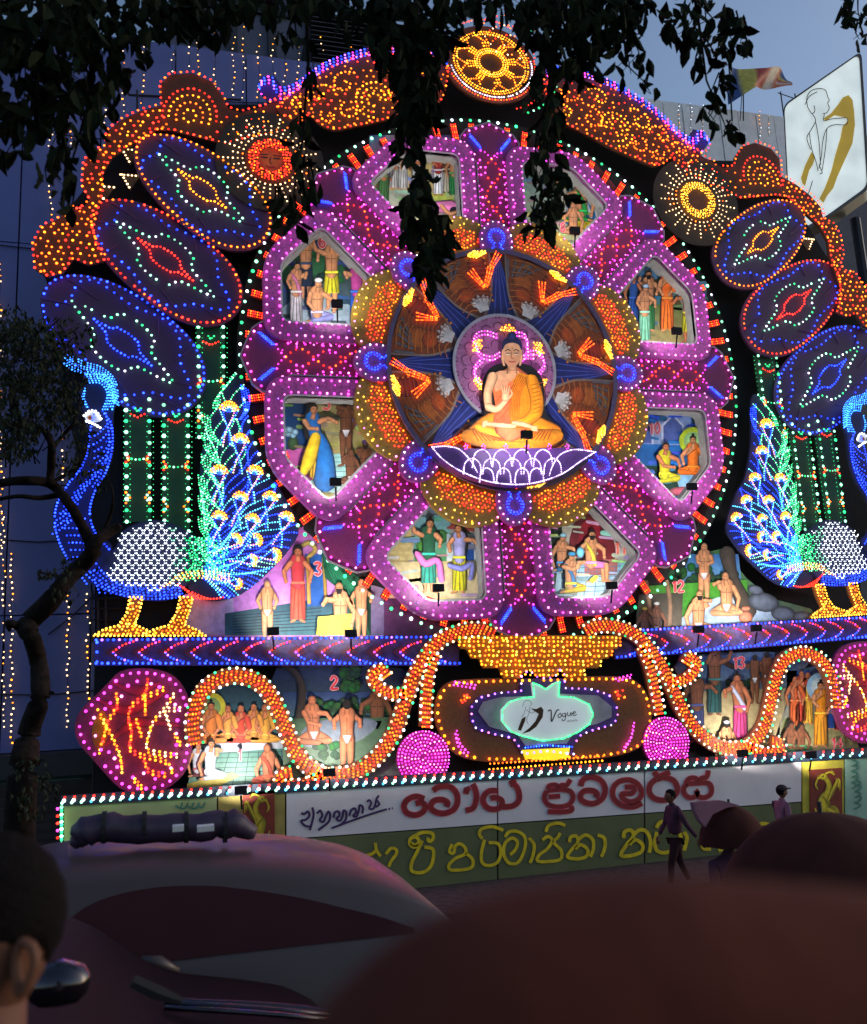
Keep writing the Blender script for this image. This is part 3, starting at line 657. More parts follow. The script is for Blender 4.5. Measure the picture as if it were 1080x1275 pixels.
# medallion
md = hubd+.06
q = MB(); q.plate(rw(circ(0, 0, 1.0, 48)), md, .05, mat('medallion_pink', (.28, .11, .26), .5, noise=.25, scale=20)); lay(q.build('medallion', WH), 0.74)
q = MB(); q.ring(rw(circ(0, 0, 1.03, 48)), rw(circ(0, 0, .975, 48)), md+.02, .04, mat('silver_cord', (.35, .33, .4), .4, .4)); lay(q.build('medallion_rim', WH), 0.74)
p = Paint(md+.004, f=lambda x, y: rw([(x, y)], 0)[0])
for r_ in (.92, .76, .6, .44):
    for k in range(int(r_*26)):
        a = 2*PI*k/int(r_*26)+(r_*7); q_ = circ(r_*math.cos(a), r_*math.sin(a), .1, 8, a-PI/2, a+PI/2); p.stroke(q_, .008, (70, 20, 66), 1, 1, smooth=False, cap=False)
lay(p.build('painted_scales', WH), 0.74)
b = Bulbs(); me_ = md+.05
def loc(px, py): return T(px, py, me_)
for pts in ([(589, 430), (594, 420), (605, 417), (618, 421)], [(592, 433), (598, 445), (612, 449), (622, 444)], [(643, 419), (652, 420), (657, 430), (656, 438)], [(650, 450), (660, 442), (672, 444), (678, 455), (673, 466), (668, 470)], [(600, 452), (592, 460), (591, 469), (597, 478), (607, 480), (618, 474), (622, 468)], [(654, 447), (664, 447)]):
    for o in (0, .07): b.chain([(x, z+o) for x, z in crom([loc(*v) for v in pts])], me_, ('magenta', 'pink'), .055, .02, drop=0)
for (x, y, rx, ry, ro) in ((632, 410, 11, 5, 0), (594, 431, 6, 10, .5), (670, 434, 6, 10, -.5), (597, 479, 6, 10, -.5), (675, 480, 5, 10, .5)):
    pl = [loc(x+rx*math.cos(t)*math.cos(ro)-ry*math.sin(t)*math.sin(ro), y+rx*math.cos(t)*math.sin(ro)+ry*math.sin(t)*math.cos(ro)) for t in np.linspace(0, 2*PI, 10)[:-1]]
    b.fill(pl, me_, ('yellow', 'amber'), .055, .026, .1)
b.build('medallion_bulbs', WH).scale = (1, 1, 1/SZ)
# ------------------------------------------------------------------ painted stories in the windows
FL = []
def flood(px, py, d, tgt, e=9, rot=0, size=.5, lamp=True):
    c = at(px, py, DP-d); f_ = empty('floodlight', c, 'small black floodlight aimed up at %s' % tgt[2], 'floodlight', None)
    q = MB(); q.box(c, (.09, .04, .06), BLACK, rot); q.build('housing', f_)
    q = MB(); q.box((c.x, c.y+.046, c.z), (.075, .004, .045), glow('flood_glass', (1, .97, .9), 6)); q.build('glass', f_)
    q = MB(); q.tube([(c.x, c.y, c.z-.08), (c.x+.02, c.y+.12, c.z-.28)], .015, METAL, 6); q.build('bracket', f_)
    l = bpy.data.lights.new('flood', 'AREA'); l.shape = 'DISK'; l.size = .16; l.energy = e; l.color = (1, .96, .9); l.spread = math.radians(120)
    o = bpy.data.objects.new('lamp', l); COL.objects.link(o); o.parent = f_
    tp = at(tgt[0], tgt[1], DP-.1); o.location = Vector((0, .075, 0)); o.rotation_euler = (tp-(c+Vector((0, .075, 0)))).to_track_quat('-Z', 'Y').to_euler()
PD = .12
def story(sec, name, c0, c1, ground=None, gl=0):
    """backdrop of the window whose mid-angle is sec degrees"""
    q = Paint(PD, f=lambda x, y: (x, y)); w_ = [(x-WC[0]+WCd(PD)[0], (z-WC[1])*SZ+WCd(PD)[1]) for x, z in rw(win(.45, 4.52, 2.5, .2), math.radians(sec))]
    q.poly([(x, -z) for x, z in w_], c0, c1); q.f = lambda x, y: (x, -y)
    q.mb = MB(); q.k = 0; q.poly([(x, -z) for x, z in w_], c0, c1)
    bx = [x for x, z in w_]; bz = [z for x, z in w_]
    for i in range(90):
        x, z = rnd.uniform(min(bx), max(bx)), rnd.uniform(min(bz), max(bz))
        if not inside((x, z), w_): continue
        t = (max(bz)-z)/(max(bz)-min(bz)); cc = tuple((c0[k]*(1-t)+c1[k]*t)*rnd.uniform(.72, 1.25)+rnd.uniform(-12, 12) for k in range(3))
        q.stroke([(x-rnd.uniform(.05, .16), -z), (x+rnd.uniform(.05, .16), -z+rnd.uniform(-.04, .04))], rnd.uniform(.015, .05), cc, .9, 1.05)
    o = q.build(name, WH); o.scale = (1, 1, 1/SZ); return o
def sub(par, fn, d=PD+.01):
    p = Paint(d); fn(p); return p.build('painted_scenery', par)
FD = PD+.05
# 7 ------------------------------------------------------------
s = story(112.5, 'story_painting', (120, 150, 180), (205, 190, 120))
def f(p):
    p.poly([(460, 168), (600, 168), (600, 200), (460, 200)], (60, 100, 160), (160, 185, 195)); p.poly([(480, 168), (518, 170), (516, 205), (478, 205)], (150, 165, 185), (110, 120, 130))
    p.poly([(498, 172), (503, 172), (503, 185), (498, 185)], (70, 90, 130)); p.poly([(530, 183), (590, 185), (590, 200), (530, 200)], (70, 96, 50), (50, 80, 40))
    p.poly([(455, 198), (595, 198), (595, 240), (455, 236)], (206, 190, 130), (190, 165, 100)); p.poly([(530, 240), (596, 236), (596, 290), (530, 290)], (190, 200, 90), (120, 130, 20)); p.poly([(545, 250), (588, 262), (586, 272), (548, 266)], (215, 225, 235), (150, 170, 200))
sub(s, f)
for a in ((478, 252, 62, 'r', (70, 120, 60), None, 'stand'), (491, 235, 56, 't', None, None, 'stand'), (502, 236, 56, 't', None, (220, 215, 210), 'stand'), (519, 236, 56, 'r', None, None, 'stand')): fig(s, FD, a[0], a[1], a[2], a[6], a[3], lower=a[4] or (190, 190, 190), upper=a[5], shawl='top' if a[5] else None, back=a[0] == 478)
fig(s, FD+.02, 546, 243, 60, skin='r', lower=(225, 225, 230), upper=(170, 40, 40), armL=(-.3, 1.6), armR=(.4, 1.3)); fig(s, FD, 556, 240, 56, skin='d', lower=(190, 180, 160)); fig(s, FD+.03, 565, 244, 54, skin='t', lower=(40, 140, 70), upper=(220, 220, 225), shawl='sash'); fig(s, FD, 574, 244, 52, skin='r', lower=(170, 60, 70))
p = Paint(FD+.04); p.stroke([(540, 257), (560, 258), (574, 262)], [6, 9, 6], (220, 120, 180)); p.stroke([(565, 262), (590, 268)], [5, 4], (30, 20, 30)); p.blob(577, 258, 5, 6, SK['t']); p.stroke([(550, 256), (560, 266), (572, 262)], [2.5, 3, 2], SK['t']); p.build('painted_figure', s)
number(s, FD+.03, '7', 534, 187, 6.5, (190, 60, 70))
# 6 ------------------------------------------------------------
s = story(157.5, 'story_painting', (30, 60, 130), (60, 90, 110))
def f(p):
    p.poly([(350, 300), (395, 280), (430, 300), (440, 340), (350, 350)], (20, 70, 60), (50, 110, 60), smooth=True); p.poly([(425, 320), (480, 350), (480, 400), (425, 400)], (40, 60, 60), (80, 100, 110))
    p.poly([(350, 385), (365, 372), (400, 368), (430, 376), (455, 395), (460, 425), (350, 425)], (120, 145, 165), (190, 205, 220)); 
    for i in range(26): p.blob(350+i*4.5, 330+rnd.uniform(-22, 20), 7, 4, (24, rnd.randint(60, 110), 50), rnd.random()*3, .6)
sub(s, f)
fig(s, FD+.0, 381, 372, 84, skin='t', lower=(20, 40, 70), armL=(-1.9, .7), armR=(1.4, 1.9), lowlen=.7, turban=(225, 225, 230)); fig(s, FD+.03, 413, 385, 88, skin='t', lower=(205, 195, 30), armL=(-2.1, -1.3), armR=(1.9, -.6), beard=False, lowlen=.6)
fig(s, FD+.05, 369, 402, 74, skin='t', hair='bun', lower=(215, 205, 215), upper=(200, 110, 160), shawl='sash', armL=(-.8, 1.7), armR=(1.2, .4), face=1); fig(s, FD+.05, 444, 405, 80, skin='t', hair='long', lower=(30, 90, 190), upper=(190, 70, 150), shawl='top', armL=(-1.2, .5), armR=(.5, 2)); fig(s, FD+.07, 395, 402, 84, 'kneel', 't', lower=(150, 150, 225), face=1, turban=(230, 230, 235), armR=(2, 2.2), armL=(-.4, 2))
number(s, FD+.03, '6', 401, 300, 7, (190, 70, 80))
# 5 ------------------------------------------------------------
s = story(-157.5, 'story_painting', (150, 140, 90), (190, 175, 110))
def f(p):
    p.poly([(352, 490), (380, 500), (384, 560), (352, 560)], (20, 60, 110), (20, 70, 130), smooth=True); p.poly([(420, 486), (460, 486), (465, 530), (450, 520), (435, 500)], (110, 90, 180), (80, 70, 150), smooth=True); p.poly([(455, 535), (490, 540), (480, 580), (440, 590)], (200, 190, 130), (215, 205, 150))
    p.poly([(405, 565), (455, 565), (430, 615), (380, 610)], (150, 205, 205), (190, 230, 225)); p.poly([(353, 560), (380, 558), (395, 590), (380, 606), (353, 575)], (190, 90, 170), (160, 60, 130)); p.blob(365, 552, 7, 9, (60, 90, 50)); 
    for i in range(7): p.blob(365+rnd.uniform(-8, 8), 537+rnd.uniform(-6, 6), 4, 4, (150, 190, 215))
    for i in range(6): p.stroke([(425+i*5, 488), (432+i*5, 510), (444+i*4, 530)], 1, (150, 130, 220), 1, 1)
    for i in range(7): p.stroke([(405, 570+i*6), (455, 568+i*6)], .4, (90, 150, 150), 1, 1, cap=False)
sub(s, f)
fig(s, FD+.04, 395, 597, 92, skin='t', hair='long', lower=(225, 175, 20), upper=(30, 110, 190), shawl='top', armL=(.5, 1.0), armR=(2.6, .3), face=1, lean=-.5); p = Paint(FD+.05); p.stroke([(400, 545), (405, 570), (405, 598)], [6, 11, 15], (20, 100, 170)); p.stroke([(393, 545), (385, 572), (378, 588)], [7, 9, 5], (235, 190, 30)); p.build('painted_figure', s)
fig(s, FD+.0, 431, 580, 84, skin='d', armL=(-1, -.4), armR=(.8, 1.9), beard=True, face=-1); fig(s, FD+.05, 437, 602, 70, 'sit', 'd', hair='none', armL=(-.6, -.8), armR=(.7, 1.6)); fig(s, FD+.02, 455, 596, 74, 'squat', 'd', armL=(-1.2, -.2), beard=True, turban=(90, 60, 120))
number(s, FD+.03, '5', 407, 502, 7, (225, 90, 80))
# 4 ------------------------------------------------------------
s = story(-112.5, 'story_painting', (60, 110, 160), (215, 200, 150))
def f(p):
    p.poly([(484, 665), (512, 655), (514, 735), (484, 735)], (190, 170, 110), (160, 140, 90)); 
    for i in range(9):
        for j in range(3): p.poly([(486+j*9+(i % 2)*3, 667+i*8), (493+j*9+(i % 2)*3, 667+i*8), (493+j*9+(i % 2)*3, 673+i*8), (486+j*9+(i % 2)*3, 673+i*8)], (170, 150, 95), (195, 175, 120))
    p.poly([(516, 645), (560, 640), (560, 700), (516, 700)], (120, 170, 190), (60, 130, 60)); p.blob(530, 680, 12, 12, (70, 140, 50)); p.blob(549, 668, 9, 9, (60, 120, 60))
    p.poly([(555, 658), (575, 645), (610, 655), (610, 665)], (130, 50, 50), (150, 70, 60)); p.poly([(556, 665), (606, 665), (606, 700), (556, 700)], (150, 170, 185), (180, 190, 190)); p.poly([(573, 700), (573, 680), (581, 671), (590, 680), (590, 700)], (20, 70, 150)); p.poly([(484, 700), (607, 698), (607, 745), (484, 745)], (190, 170, 120), (225, 205, 160))
sub(s, f)
fig(s, FD+.03, 534, 737, 90, skin='t', hair='bun', lower=(30, 150, 130), upper=(30, 90, 60), shawl='top', armL=(-1.8, -1), armR=(1.2, 1.4), lowlen=.82, face=1); p = Paint(FD+.05); p.stroke([(520, 690), (530, 702), (545, 698), (550, 722)], [4, 5, 4, 4], (225, 110, 180)); p.build('painted_figure', s)
fig(s, FD+.02, 572, 738, 84, skin='t', hair='long', lower=(215, 205, 30), upper=(165, 160, 215), shawl='top', armL=(-1.1, 1.5), armR=(2.2, .9), face=-1); p = Paint(FD+.05); p.stroke([(560, 704), (575, 708), (588, 702), (586, 720)], [3, 4, 3, 3], (130, 130, 200)); p.build('painted_figure', s)
number(s, FD+.03, '4', 562, 634, 5, (190, 60, 100))
# 8 ------------------------------------------------------------
s = story(67.5, 'story_painting', (110, 160, 170), (200, 190, 120))
def f(p):
    p.poly([(690, 190), (735, 195), (770, 235), (765, 255), (735, 255), (715, 230)], (96, 26, 34), (120, 40, 44)); 
    for i in range(7): p.stroke([(712+i*7, 200+i*3), (722+i*7, 225+i*3), (730+i*6, 250)], 1.4, (70, 16, 26), .8, 1.3)
    p.poly([(690, 200), (706, 200), (712, 250), (690, 260)], (110, 165, 170), (140, 190, 190)); p.poly([(700, 258), (735, 244), (764, 248), (755, 275), (730, 296), (700, 275)], (70, 130, 190), (40, 90, 160))
    for i in range(7): p.stroke([(704+i*9, 258-i*1), (712+i*8, 270)], 1.7, (220, 225, 235), .9, 1)
    p.poly([(695, 270), (712, 262), (742, 278), (735, 292)], (225, 205, 40), (200, 170, 30))
sub(s, f)
fig(s, FD+.02, 724, 276, 84, 'kneel', 't', hair='short', lower=(30, 150, 60), face=-1, armL=(-1.8, .9), beard=True, upper=(30, 150, 60), shawl='sash'); fig(s, FD+.0, 698, 270, 76, skin='t', upper=(215, 195, 40), lower=(225, 215, 190), shawl='sash', armL=(-1.4, .5), armR=(1.5, .7)); fig(s, FD+.04, 714, 290, 64, 'sit', 't', hair='none', armL=(-1.3, 1.4))
number(s, FD+.06, '8', 701, 283, 5, (230, 90, 110))
# 9 ------------------------------------------------------------
s = story(22.5, 'story_painting', (60, 130, 200), (110, 120, 60))
def f(p):
    p.poly([(785, 385), (800, 352), (880, 350), (880, 385)], (90, 150, 190), (60, 110, 90)); p.poly([(840, 380), (842, 358), (858, 348), (868, 356), (872, 382)], (110, 90, 60), (90, 70, 40)); p.poly([(845, 356), (860, 342), (872, 356)], (96, 78, 50)); p.poly([(806, 372), (810, 350), (822, 346), (830, 372)], (96, 90, 60), (70, 70, 50)); p.blob(795, 375, 14, 12, (30, 90, 50)); p.blob(876, 380, 8, 12, (40, 100, 50)); p.poly([(785, 380), (882, 378), (882, 428), (785, 428)], (90, 110, 60), (160, 140, 90))
sub(s, f)
fig(s, FD+.0, 808, 412, 74, skin='t', hair='short', lower=(40, 120, 60), beard=True, armL=(-1.2, -.6), armR=(1, 1.5)); fig(s, FD+.03, 831, 412, 78, skin='t', hair='none', lower=(235, 110, 30), upper=(235, 105, 30), shawl='robe', armL=(-.6, 1.8), armR=(.2, 1.8)); fig(s, FD+.02, 789, 402, 60, skin='r', hair='bun', lower=(30, 80, 170), upper=(30, 80, 160), shawl='top', face=1); fig(s, FD+.05, 803, 424, 68, skin='t', turban=(170, 200, 235), lower=(130, 205, 170), armL=(-.7, 1.7), armR=(1.5, 1.5), face=1, lowlen=1.05); fig(s, FD+.04, 857, 426, 70, skin='r', lower=(195, 190, 30), armL=(-2.1, .9), armR=(.7, 1.9), face=-1, lowlen=.7)
number(s, FD+.03, '9', 829, 328, 7, (170, 70, 120))
# 10 ------------------------------------------------------------
s = story(-22.5, 'story_painting', (40, 90, 190), (60, 130, 190))
def f(p):
    p.poly([(795, 505), (860, 508), (862, 560), (780, 560)], (120, 150, 220), (150, 170, 215)); 
    for x in (800, 838): p.poly([(x-12, 552), (x-12, 530), (x, 518), (x+12, 530), (x+12, 552)], (70, 90, 160), (90, 110, 190), smooth=False); p.stroke([(x-13, 552), (x-13, 530), (x, 517), (x+13, 530), (x+13, 552)], 1.6, (190, 200, 235), .8, 1.1, smooth=False)
    p.poly([(780, 552), (892, 556), (892, 585), (780, 582)], (30, 110, 190), (30, 90, 160)); p.poly([(780, 580), (845, 580), (850, 618), (790, 600)], (20, 50, 40), (20, 60, 50)); p.poly([(860, 508), (895, 515), (893, 600), (872, 590)], (6, 40, 36), (8, 60, 48)); 
    for i in range(5): p.stroke([(872+i*5, 512), (875+i*4, 545), (880+i*3, 590)], 1.2, (10, 80, 64), .6, 1)
    p.blob(862, 592, 22, 6, (150, 200, 235)); p.poly([(841, 592), (884, 592), (878, 612), (848, 614)], (120, 175, 220), (160, 205, 235)); p.blob(850, 612, 18, 6, (190, 90, 110))
sub(s, f)
fig(s, FD+.03, 863, 590, 78, 'sit', 't', hair='bun', lower=(235, 110, 25), upper=(240, 115, 25), shawl='robe', armL=(-1.2, 1.9), armR=(1.4, 2.2), halo=((190, 215, 40), (150, 200, 130))); fig(s, FD+.04, 828, 602, 78, 'kneel', 'r', hair='short', lower=(205, 195, 30), upper=(210, 200, 30), armR=(1.9, 1.3), armL=(1.2, 1.5), face=1, shawl='top')
number(s, FD+.03, '10', 815, 533, 6, (190, 90, 110))
# 11 ------------------------------------------------------------
s = story(-67.5, 'story_painting', (200, 185, 150), (160, 170, 180))
def f(p):
    p.poly([(680, 640), (700, 635), (700, 745), (680, 740)], (20, 34, 26), (40, 60, 40)); p.poly([(712, 690), (716, 650), (730, 637), (748, 640), (760, 655), (764, 700)], (84, 14, 24), (120, 26, 36), smooth=True); p.poly([(719, 685), (722, 655), (733, 645), (746, 650), (753, 690)], (150, 20, 40), (120, 16, 30)); 
    p.poly([(695, 705), (795, 700), (770, 742), (690, 742)], (120, 165, 190), (190, 220, 235)); p.poly([(728, 698), (770, 696), (768, 716), (728, 716)], (180, 110, 100), (150, 80, 80))
    for i in range(6): p.stroke([(700, 708+i*6), (790, 704+i*6)], .4, (70, 110, 140), 1, 1, cap=False)
    for i in range(6): p.stroke([(722+i*11, 706), (714+i*13, 742)], .4, (70, 110, 140), 1, 1, cap=False)
sub(s, f)
fig(s, FD+.02, 736, 724, 82, 'chair', 't', lower=(215, 110, 180), beard=True, upper=(215, 190, 60), shawl='sash', face=1, armL=(-1.4, 1.4), armR=(1.6, 1.6), lowlen=.6); fig(s, FD+.0, 700, 712, 72, 'kneel', 't', turban=(150, 205, 230), lower=(30, 110, 170), face=1, armR=(1.9, 1)); fig(s, FD+.05, 711, 739, 78, 'kneel', 't', turban=(60, 150, 200), lower=(225, 190, 30), upper=(30, 100, 160), shawl='sash', face=1, armR=(1.7, -.4), armL=(1.2, -.2))
p = Paint(FD+.06); p.blob(723, 688, 5, 7, (110, 190, 230)); p.poly([(734, 722), (742, 716), (746, 718), (738, 727)], (225, 205, 60)); p.build('painted_figure', s)
number(s, FD+.03, '11', 773, 682, 6.5, (225, 110, 90))
for px, py, tx, ty, nm in ((540, 262, 520, 220, 'story window seven'), (420, 378, 415, 340, 'story window six'), (418, 600, 410, 545, 'story window five'), (546, 732, 545, 690, 'story window four'), (716, 287, 728, 240, 'story window eight'), (843, 412, 835, 380, 'story window nine'), (862, 606, 850, 560, 'story window ten'), (762, 729, 745, 690, 'story window eleven')):
    flood(px, py, 1.3, (tx, ty, nm), 17)
# ================================================================== seated statue cut-out and lotus
BD = .85
def sw(n): return 'left' if n == 0 else 'right'
bu = empty('seated_sage_cutout', at(638, 560, DP-BD), 'painted cut-out of a serene seated figure in a saffron robe at the wheel centre', 'cut-out figure')
p = Paint(BD)
skn = (232, 168, 128); rob = (238, 130, 14); rob2 = (235, 110, 70)
p.poly([(594, 545), (603, 515), (600, 482), (607, 462), (622, 453), (652, 453), (667, 460), (677, 478), (680, 515), (700, 545)], (16, 12, 18), (24, 14, 16), smooth=True)
p.build('backboard', bu)
p = Paint(BD+.03)
# legs and lap
p.stroke([(690, 538), (665, 530), (640, 524), (612, 527), (590, 540)], [10, 13, 14, 13, 9], rob, .6)
p.stroke([(583, 543), (600, 545), (640, 549), (675, 547), (693, 543)], [9, 12, 13, 13, 9], (232, 135, 24), .5)
p.stroke([(596, 532), (618, 541), (650, 545)], [5, 7, 6], (245, 168, 40), .6)
for i in range(9): p.stroke([(588+i*4, 535+i*1.2), (596+i*5, 549)], .7, (170, 70, 10), .9, 1); p.stroke([(688-i*4, 533+i*1.0), (682-i*5, 548)], .7, (170, 70, 10), .9, 1)
# torso robe
p.stroke([(639, 478), (638, 500), (636, 528)], [22, 20, 22], rob2, .55)
p.poly([(611, 470), (622, 464), (634, 470), (642, 500), (640, 532), (613, 532), (617, 505)], (238, 120, 60), (225, 80, 50))
p.poly([(640, 462), (660, 468), (664, 500), (664, 534), (636, 534), (636, 500)], (244, 146, 14), (222, 100, 8))
p.poly([(612, 466), (622, 462), (640, 461), (647, 463), (640, 472), (622, 486), (617, 488)], skn, (225, 150, 110))
for i in range(7): p.stroke([(644+i*2.5, 466+i), (636+i*2, 490), (634+i*2, 520)], .6, (190, 90, 8), 1, 1)
for i in range(4): p.stroke([(640-i*2, 480+i*9), (625, 492+i*9), (618, 500+i*8)], .6, (190, 70, 30), 1, 1)
# left arm with robe folds
p.stroke([(662, 474), (668, 495), (667, 514), (655, 525), (640, 528)], [8, 8.5, 8.5, 6.5, 4.5], (242, 138, 14), .5)
for i in range(8): p.stroke([(661+i*.5, 480+i*5.0), (674-i*.3, 477+i*5.0)], .6, (185, 90, 8), 1, 1)
# hands and feet in the lap
p.stroke([(640, 527), (652, 529), (662, 532)], [2.8, 3.2, 2.2], skn, .65); p.stroke([(606, 528), (625, 530), (640, 531)], [2.6, 3.2, 2.4], skn, .6)
for i in range(4): p.stroke([(660+i*.6, 531+i*1.6), (668, 532+i*1.6)], 1, skn, .6)
for i in range(5): p.stroke([(606-i*.5, 525+i*1.5), (601, 526+i*1.5)], .9, skn, .6)
# raised right arm and hand
p.stroke([(613, 470), (607, 490), (608, 508)], [6.5, 5.5, 5], skn, .6); p.stroke([(608, 507), (618, 510), (629, 500)], [5, 4.6, 3.2], skn, .6)
p.blob(629, 494, 5.5, 7, skn, sh=.7)
for i, (a, l) in enumerate(((-.25, 9), (-.08, 10.5), (.08, 10), (.25, 8))): p.stroke([(626+i*2, 490), (626+i*2+math.sin(a)*l, 490-l)], [1.3, .9], skn, .6, smooth=False)
p.stroke([(633, 496), (637, 491), (635, 486)], [1.6, 1.3, 1], skn, .6)
# neck, head
p.stroke([(637, 466), (637, 452)], [6.5, 5.5], (222, 156, 116), .6, cap=False)
p.stroke([(626, 436), (625.5, 448), (627, 455)], [1.8, 1.9, 1.5], skn, .6); p.stroke([(648, 436), (648.5, 448), (647, 455)], [1.8, 1.9, 1.5], skn, .6)
p.poly([(626, 430), (637, 424), (648, 430), (648.5, 444), (644, 454), (637, 459), (630, 454), (625.5, 444)], (236, 172, 132), (222, 150, 112), smooth=True)
p.poly([(625, 437), (625, 428), (629, 422), (637, 419), (645, 422), (649, 428), (649, 437), (645, 430), (637, 427.5), (629, 430)], (24, 26, 66), (36, 40, 96), smooth=True)
p.blob(637, 420, 6, 6, (30, 34, 90), hi=1.6)
for s_ in (-1, 1):
    p.stroke([(637+s_*2, 437.5), (637+s_*5, 436), (637+s_*8.5, 438)], .55, (50, 24, 16), 1, 1); p.stroke([(637+s_*2.6, 441.6), (637+s_*5, 442.2), (637+s_*8, 441.4)], .45, (235, 215, 200), 1, 1); p.stroke([(637+s_*2.4, 440.8), (637+s_*5, 440.6), (637+s_*8.2, 440.9)], .45, (40, 20, 16), 1, 1)
p.stroke([(636.4, 439), (635.8, 445), (637, 447.3), (639, 446.6)], .5, (170, 96, 66), 1, 1); p.stroke([(633.5, 451), (637, 451.6), (640.5, 451)], .8, (190, 70, 66), 1, 1); p.blob(637, 434.5, .7, .7, (120, 60, 40))
p.stroke([(630, 460), (637, 462.5), (644, 460)], .4, (176, 110, 80), 1, 1)
p.build('painted_figure', bu)
fl_ = FL
flood(656, 541, 2.2, (640, 480, 'the seated figure on the lotus'), 36)
# lotus bowl
LD = .95
lt = empty('lotus_base', at(640, 606, DP-LD), 'violet lotus bowl outlined in bright white lamps below the seated figure', 'lotus')
lo = crom([(536, 557), (556, 556), (580, 558), (610, 559), (640, 558), (680, 558), (716, 558), (742, 563), (722, 577), (700, 592), (670, 602), (640, 605), (605, 600), (572, 588), (550, 572)], True, 3)
q = MB(); q.plate(TT(lo, LD), LD, .18, mat('lotus_violet', (.10, .035, .22), .5)); q.build('bowl', lt)
b = Bulbs(); LL = LD+.025
def lpx(pts, key='white', sp=.036, r=.017, dd=LL, **k): b.chain(TT(crom(pts), dd), dd, key, sp, r, drop=0, **k)
lpx([(538, 557), (550, 571), (572, 586), (605, 599), (640, 603.5), (670, 600.5), (700, 590), (722, 575), (741, 563)], 'lav'); lpx([(538, 557), (556, 556), (572, 560), (586, 574), (594, 588)], 'lav'); lpx([(741, 563), (716, 560), (698, 566), (688, 580), (684, 592)], 'lav')
for i, cx_ in enumerate((600, 625, 650, 676)): lpx([(cx_-12, 580+abs(2-i)), (cx_-9, 566), (cx_, 560), (cx_+9, 566), (cx_+12, 580)], 'lav')
for i, cx_ in enumerate((588, 612, 638, 663, 688)): lpx([(cx_-11, 590), (cx_-9, 577), (cx_, 571), (cx_+9, 577), (cx_+11, 590)], 'lav')
for i, cx_ in enumerate((606, 627, 650, 668)): lpx([(cx_-9, 600), (cx_-7, 588), (cx_, 583), (cx_+7, 588), (cx_+9, 600)], 'lav')
for cx_ in (580, 602, 630, 656, 684, 706): lpx([(cx_-2, 556), (cx_, 560), (cx_+2, 556), (cx_, 553), (cx_-2, 556)], 'magenta', .05, .014)
b.build('bulbs', lt)
# ================================================================== mirrored ornaments
def both(fn):
    for mir in (False, True): fn(mir)
LR = lambda mir: 'right' if mir else 'left'
# betel-leaf fans of lamps
FANS = [((252, 232), (173, 174), (331, 300), 48, ('orange', 'amber', 'orange'), 'amber', 'orange edged'), ((205, 322), (117, 256), (294, 392), 50, ('red', 'orange', 'red'), 'red', 'red edged'), ((152, 423), (60, 352), (245, 502), 56, ('blue',), 'blue', 'blue edged')]
def fans(mir):
    for i, (c, a, e, hw, kout, kin, nm) in enumerate(FANS):
        dd = .02+.07*(2-i)
        A, E = Vector(TT([a], dd, mir)[0]), Vector(TT([e], dd, mir)[0]); M = (A+E)/2; ax = (E-A)/2; al = ax.length; ax.normalize(); sd = Vector((-ax.y, ax.x)); 
        if (sd.y > 0) != (not mir): pass
        ww = hw/64*1.02
        f = lambda u, v: tuple(M+ax*al*u+sd*ww*v)
        th = [k*2*PI/48 for k in range(48)]
        out = [f((abs(math.cos(t))**.85)*(1 if math.cos(t) > 0 else -1), math.sin(t)*(1-.12*math.cos(t)*(-1))*.98) for t in th]
        o = empty('leaf_fan', P3(M.x, M.y, dd), '%s purple leaf shaped light panel on the %s side, %s of its three' % (nm, LR(mir), ('top', 'middle', 'lowest')[i]), 'light panel', 'leaf shaped light panels')
        q = MB(); q.plate(out, dd, .06, PLUM); q.build('board', o)
        q = MB(); 
        for k in range(10):
            t = k*2*PI/10; pts = [f(.62*math.cos(t), .62*math.sin(t)), f(.8*math.cos(t+.2), .8*math.sin(t+.2)), f(.96*math.cos(t+.32), .96*math.sin(t+.32))]
            q.tube([P3(x, z, dd+.005) for x, z in pts], .012, mat('plum_cord', (.10, .03, .11), .6), 5, False)
        q.build('petal_seams', o, kind='stuff')
        b = Bulbs(); d2 = dd+.03
        b.chain(offset(out, .05), d2, kout, .105, .027, closed=True)
        sc = [f((.80+.09*math.cos(t*5))*math.cos(t), (.80+.10*math.cos(t*5))*math.sin(t)) for t in th]
        b.chain(sc, d2, 'blue', .15, .026, closed=True)
        q1 = [f(u, v) for u, v in ((-.68, 0), (-.5, -.1), (-.28, -.2), (-.22, -.42), (0, -.5), (.22, -.42), (.28, -.2), (.5, -.1), (.68, 0), (.5, .1), (.28, .2), (.22, .42), (0, .5), (-.22, .42), (-.28, .2), (-.5, .1))]
        b.chain(crom(q1, True, 3), d2, ('mint', 'mint', 'green', 'mint', 'white'), .115, .028, closed=True)
        q2 = [f(u*.62, v*.62) for u, v in ((-.62, 0), (-.3, -.1), (-.2, -.3), (0, -.33), (.25, -.25), (.3, -.1), (.62, 0), (.3, .1), (.2, .3), (0, .33), (-.25, .25), (-.3, .1))]
        b.chain(q2, d2, kin, .07, .025, closed=True, drop=0)
        b.build('bulbs', o)
both(fans)
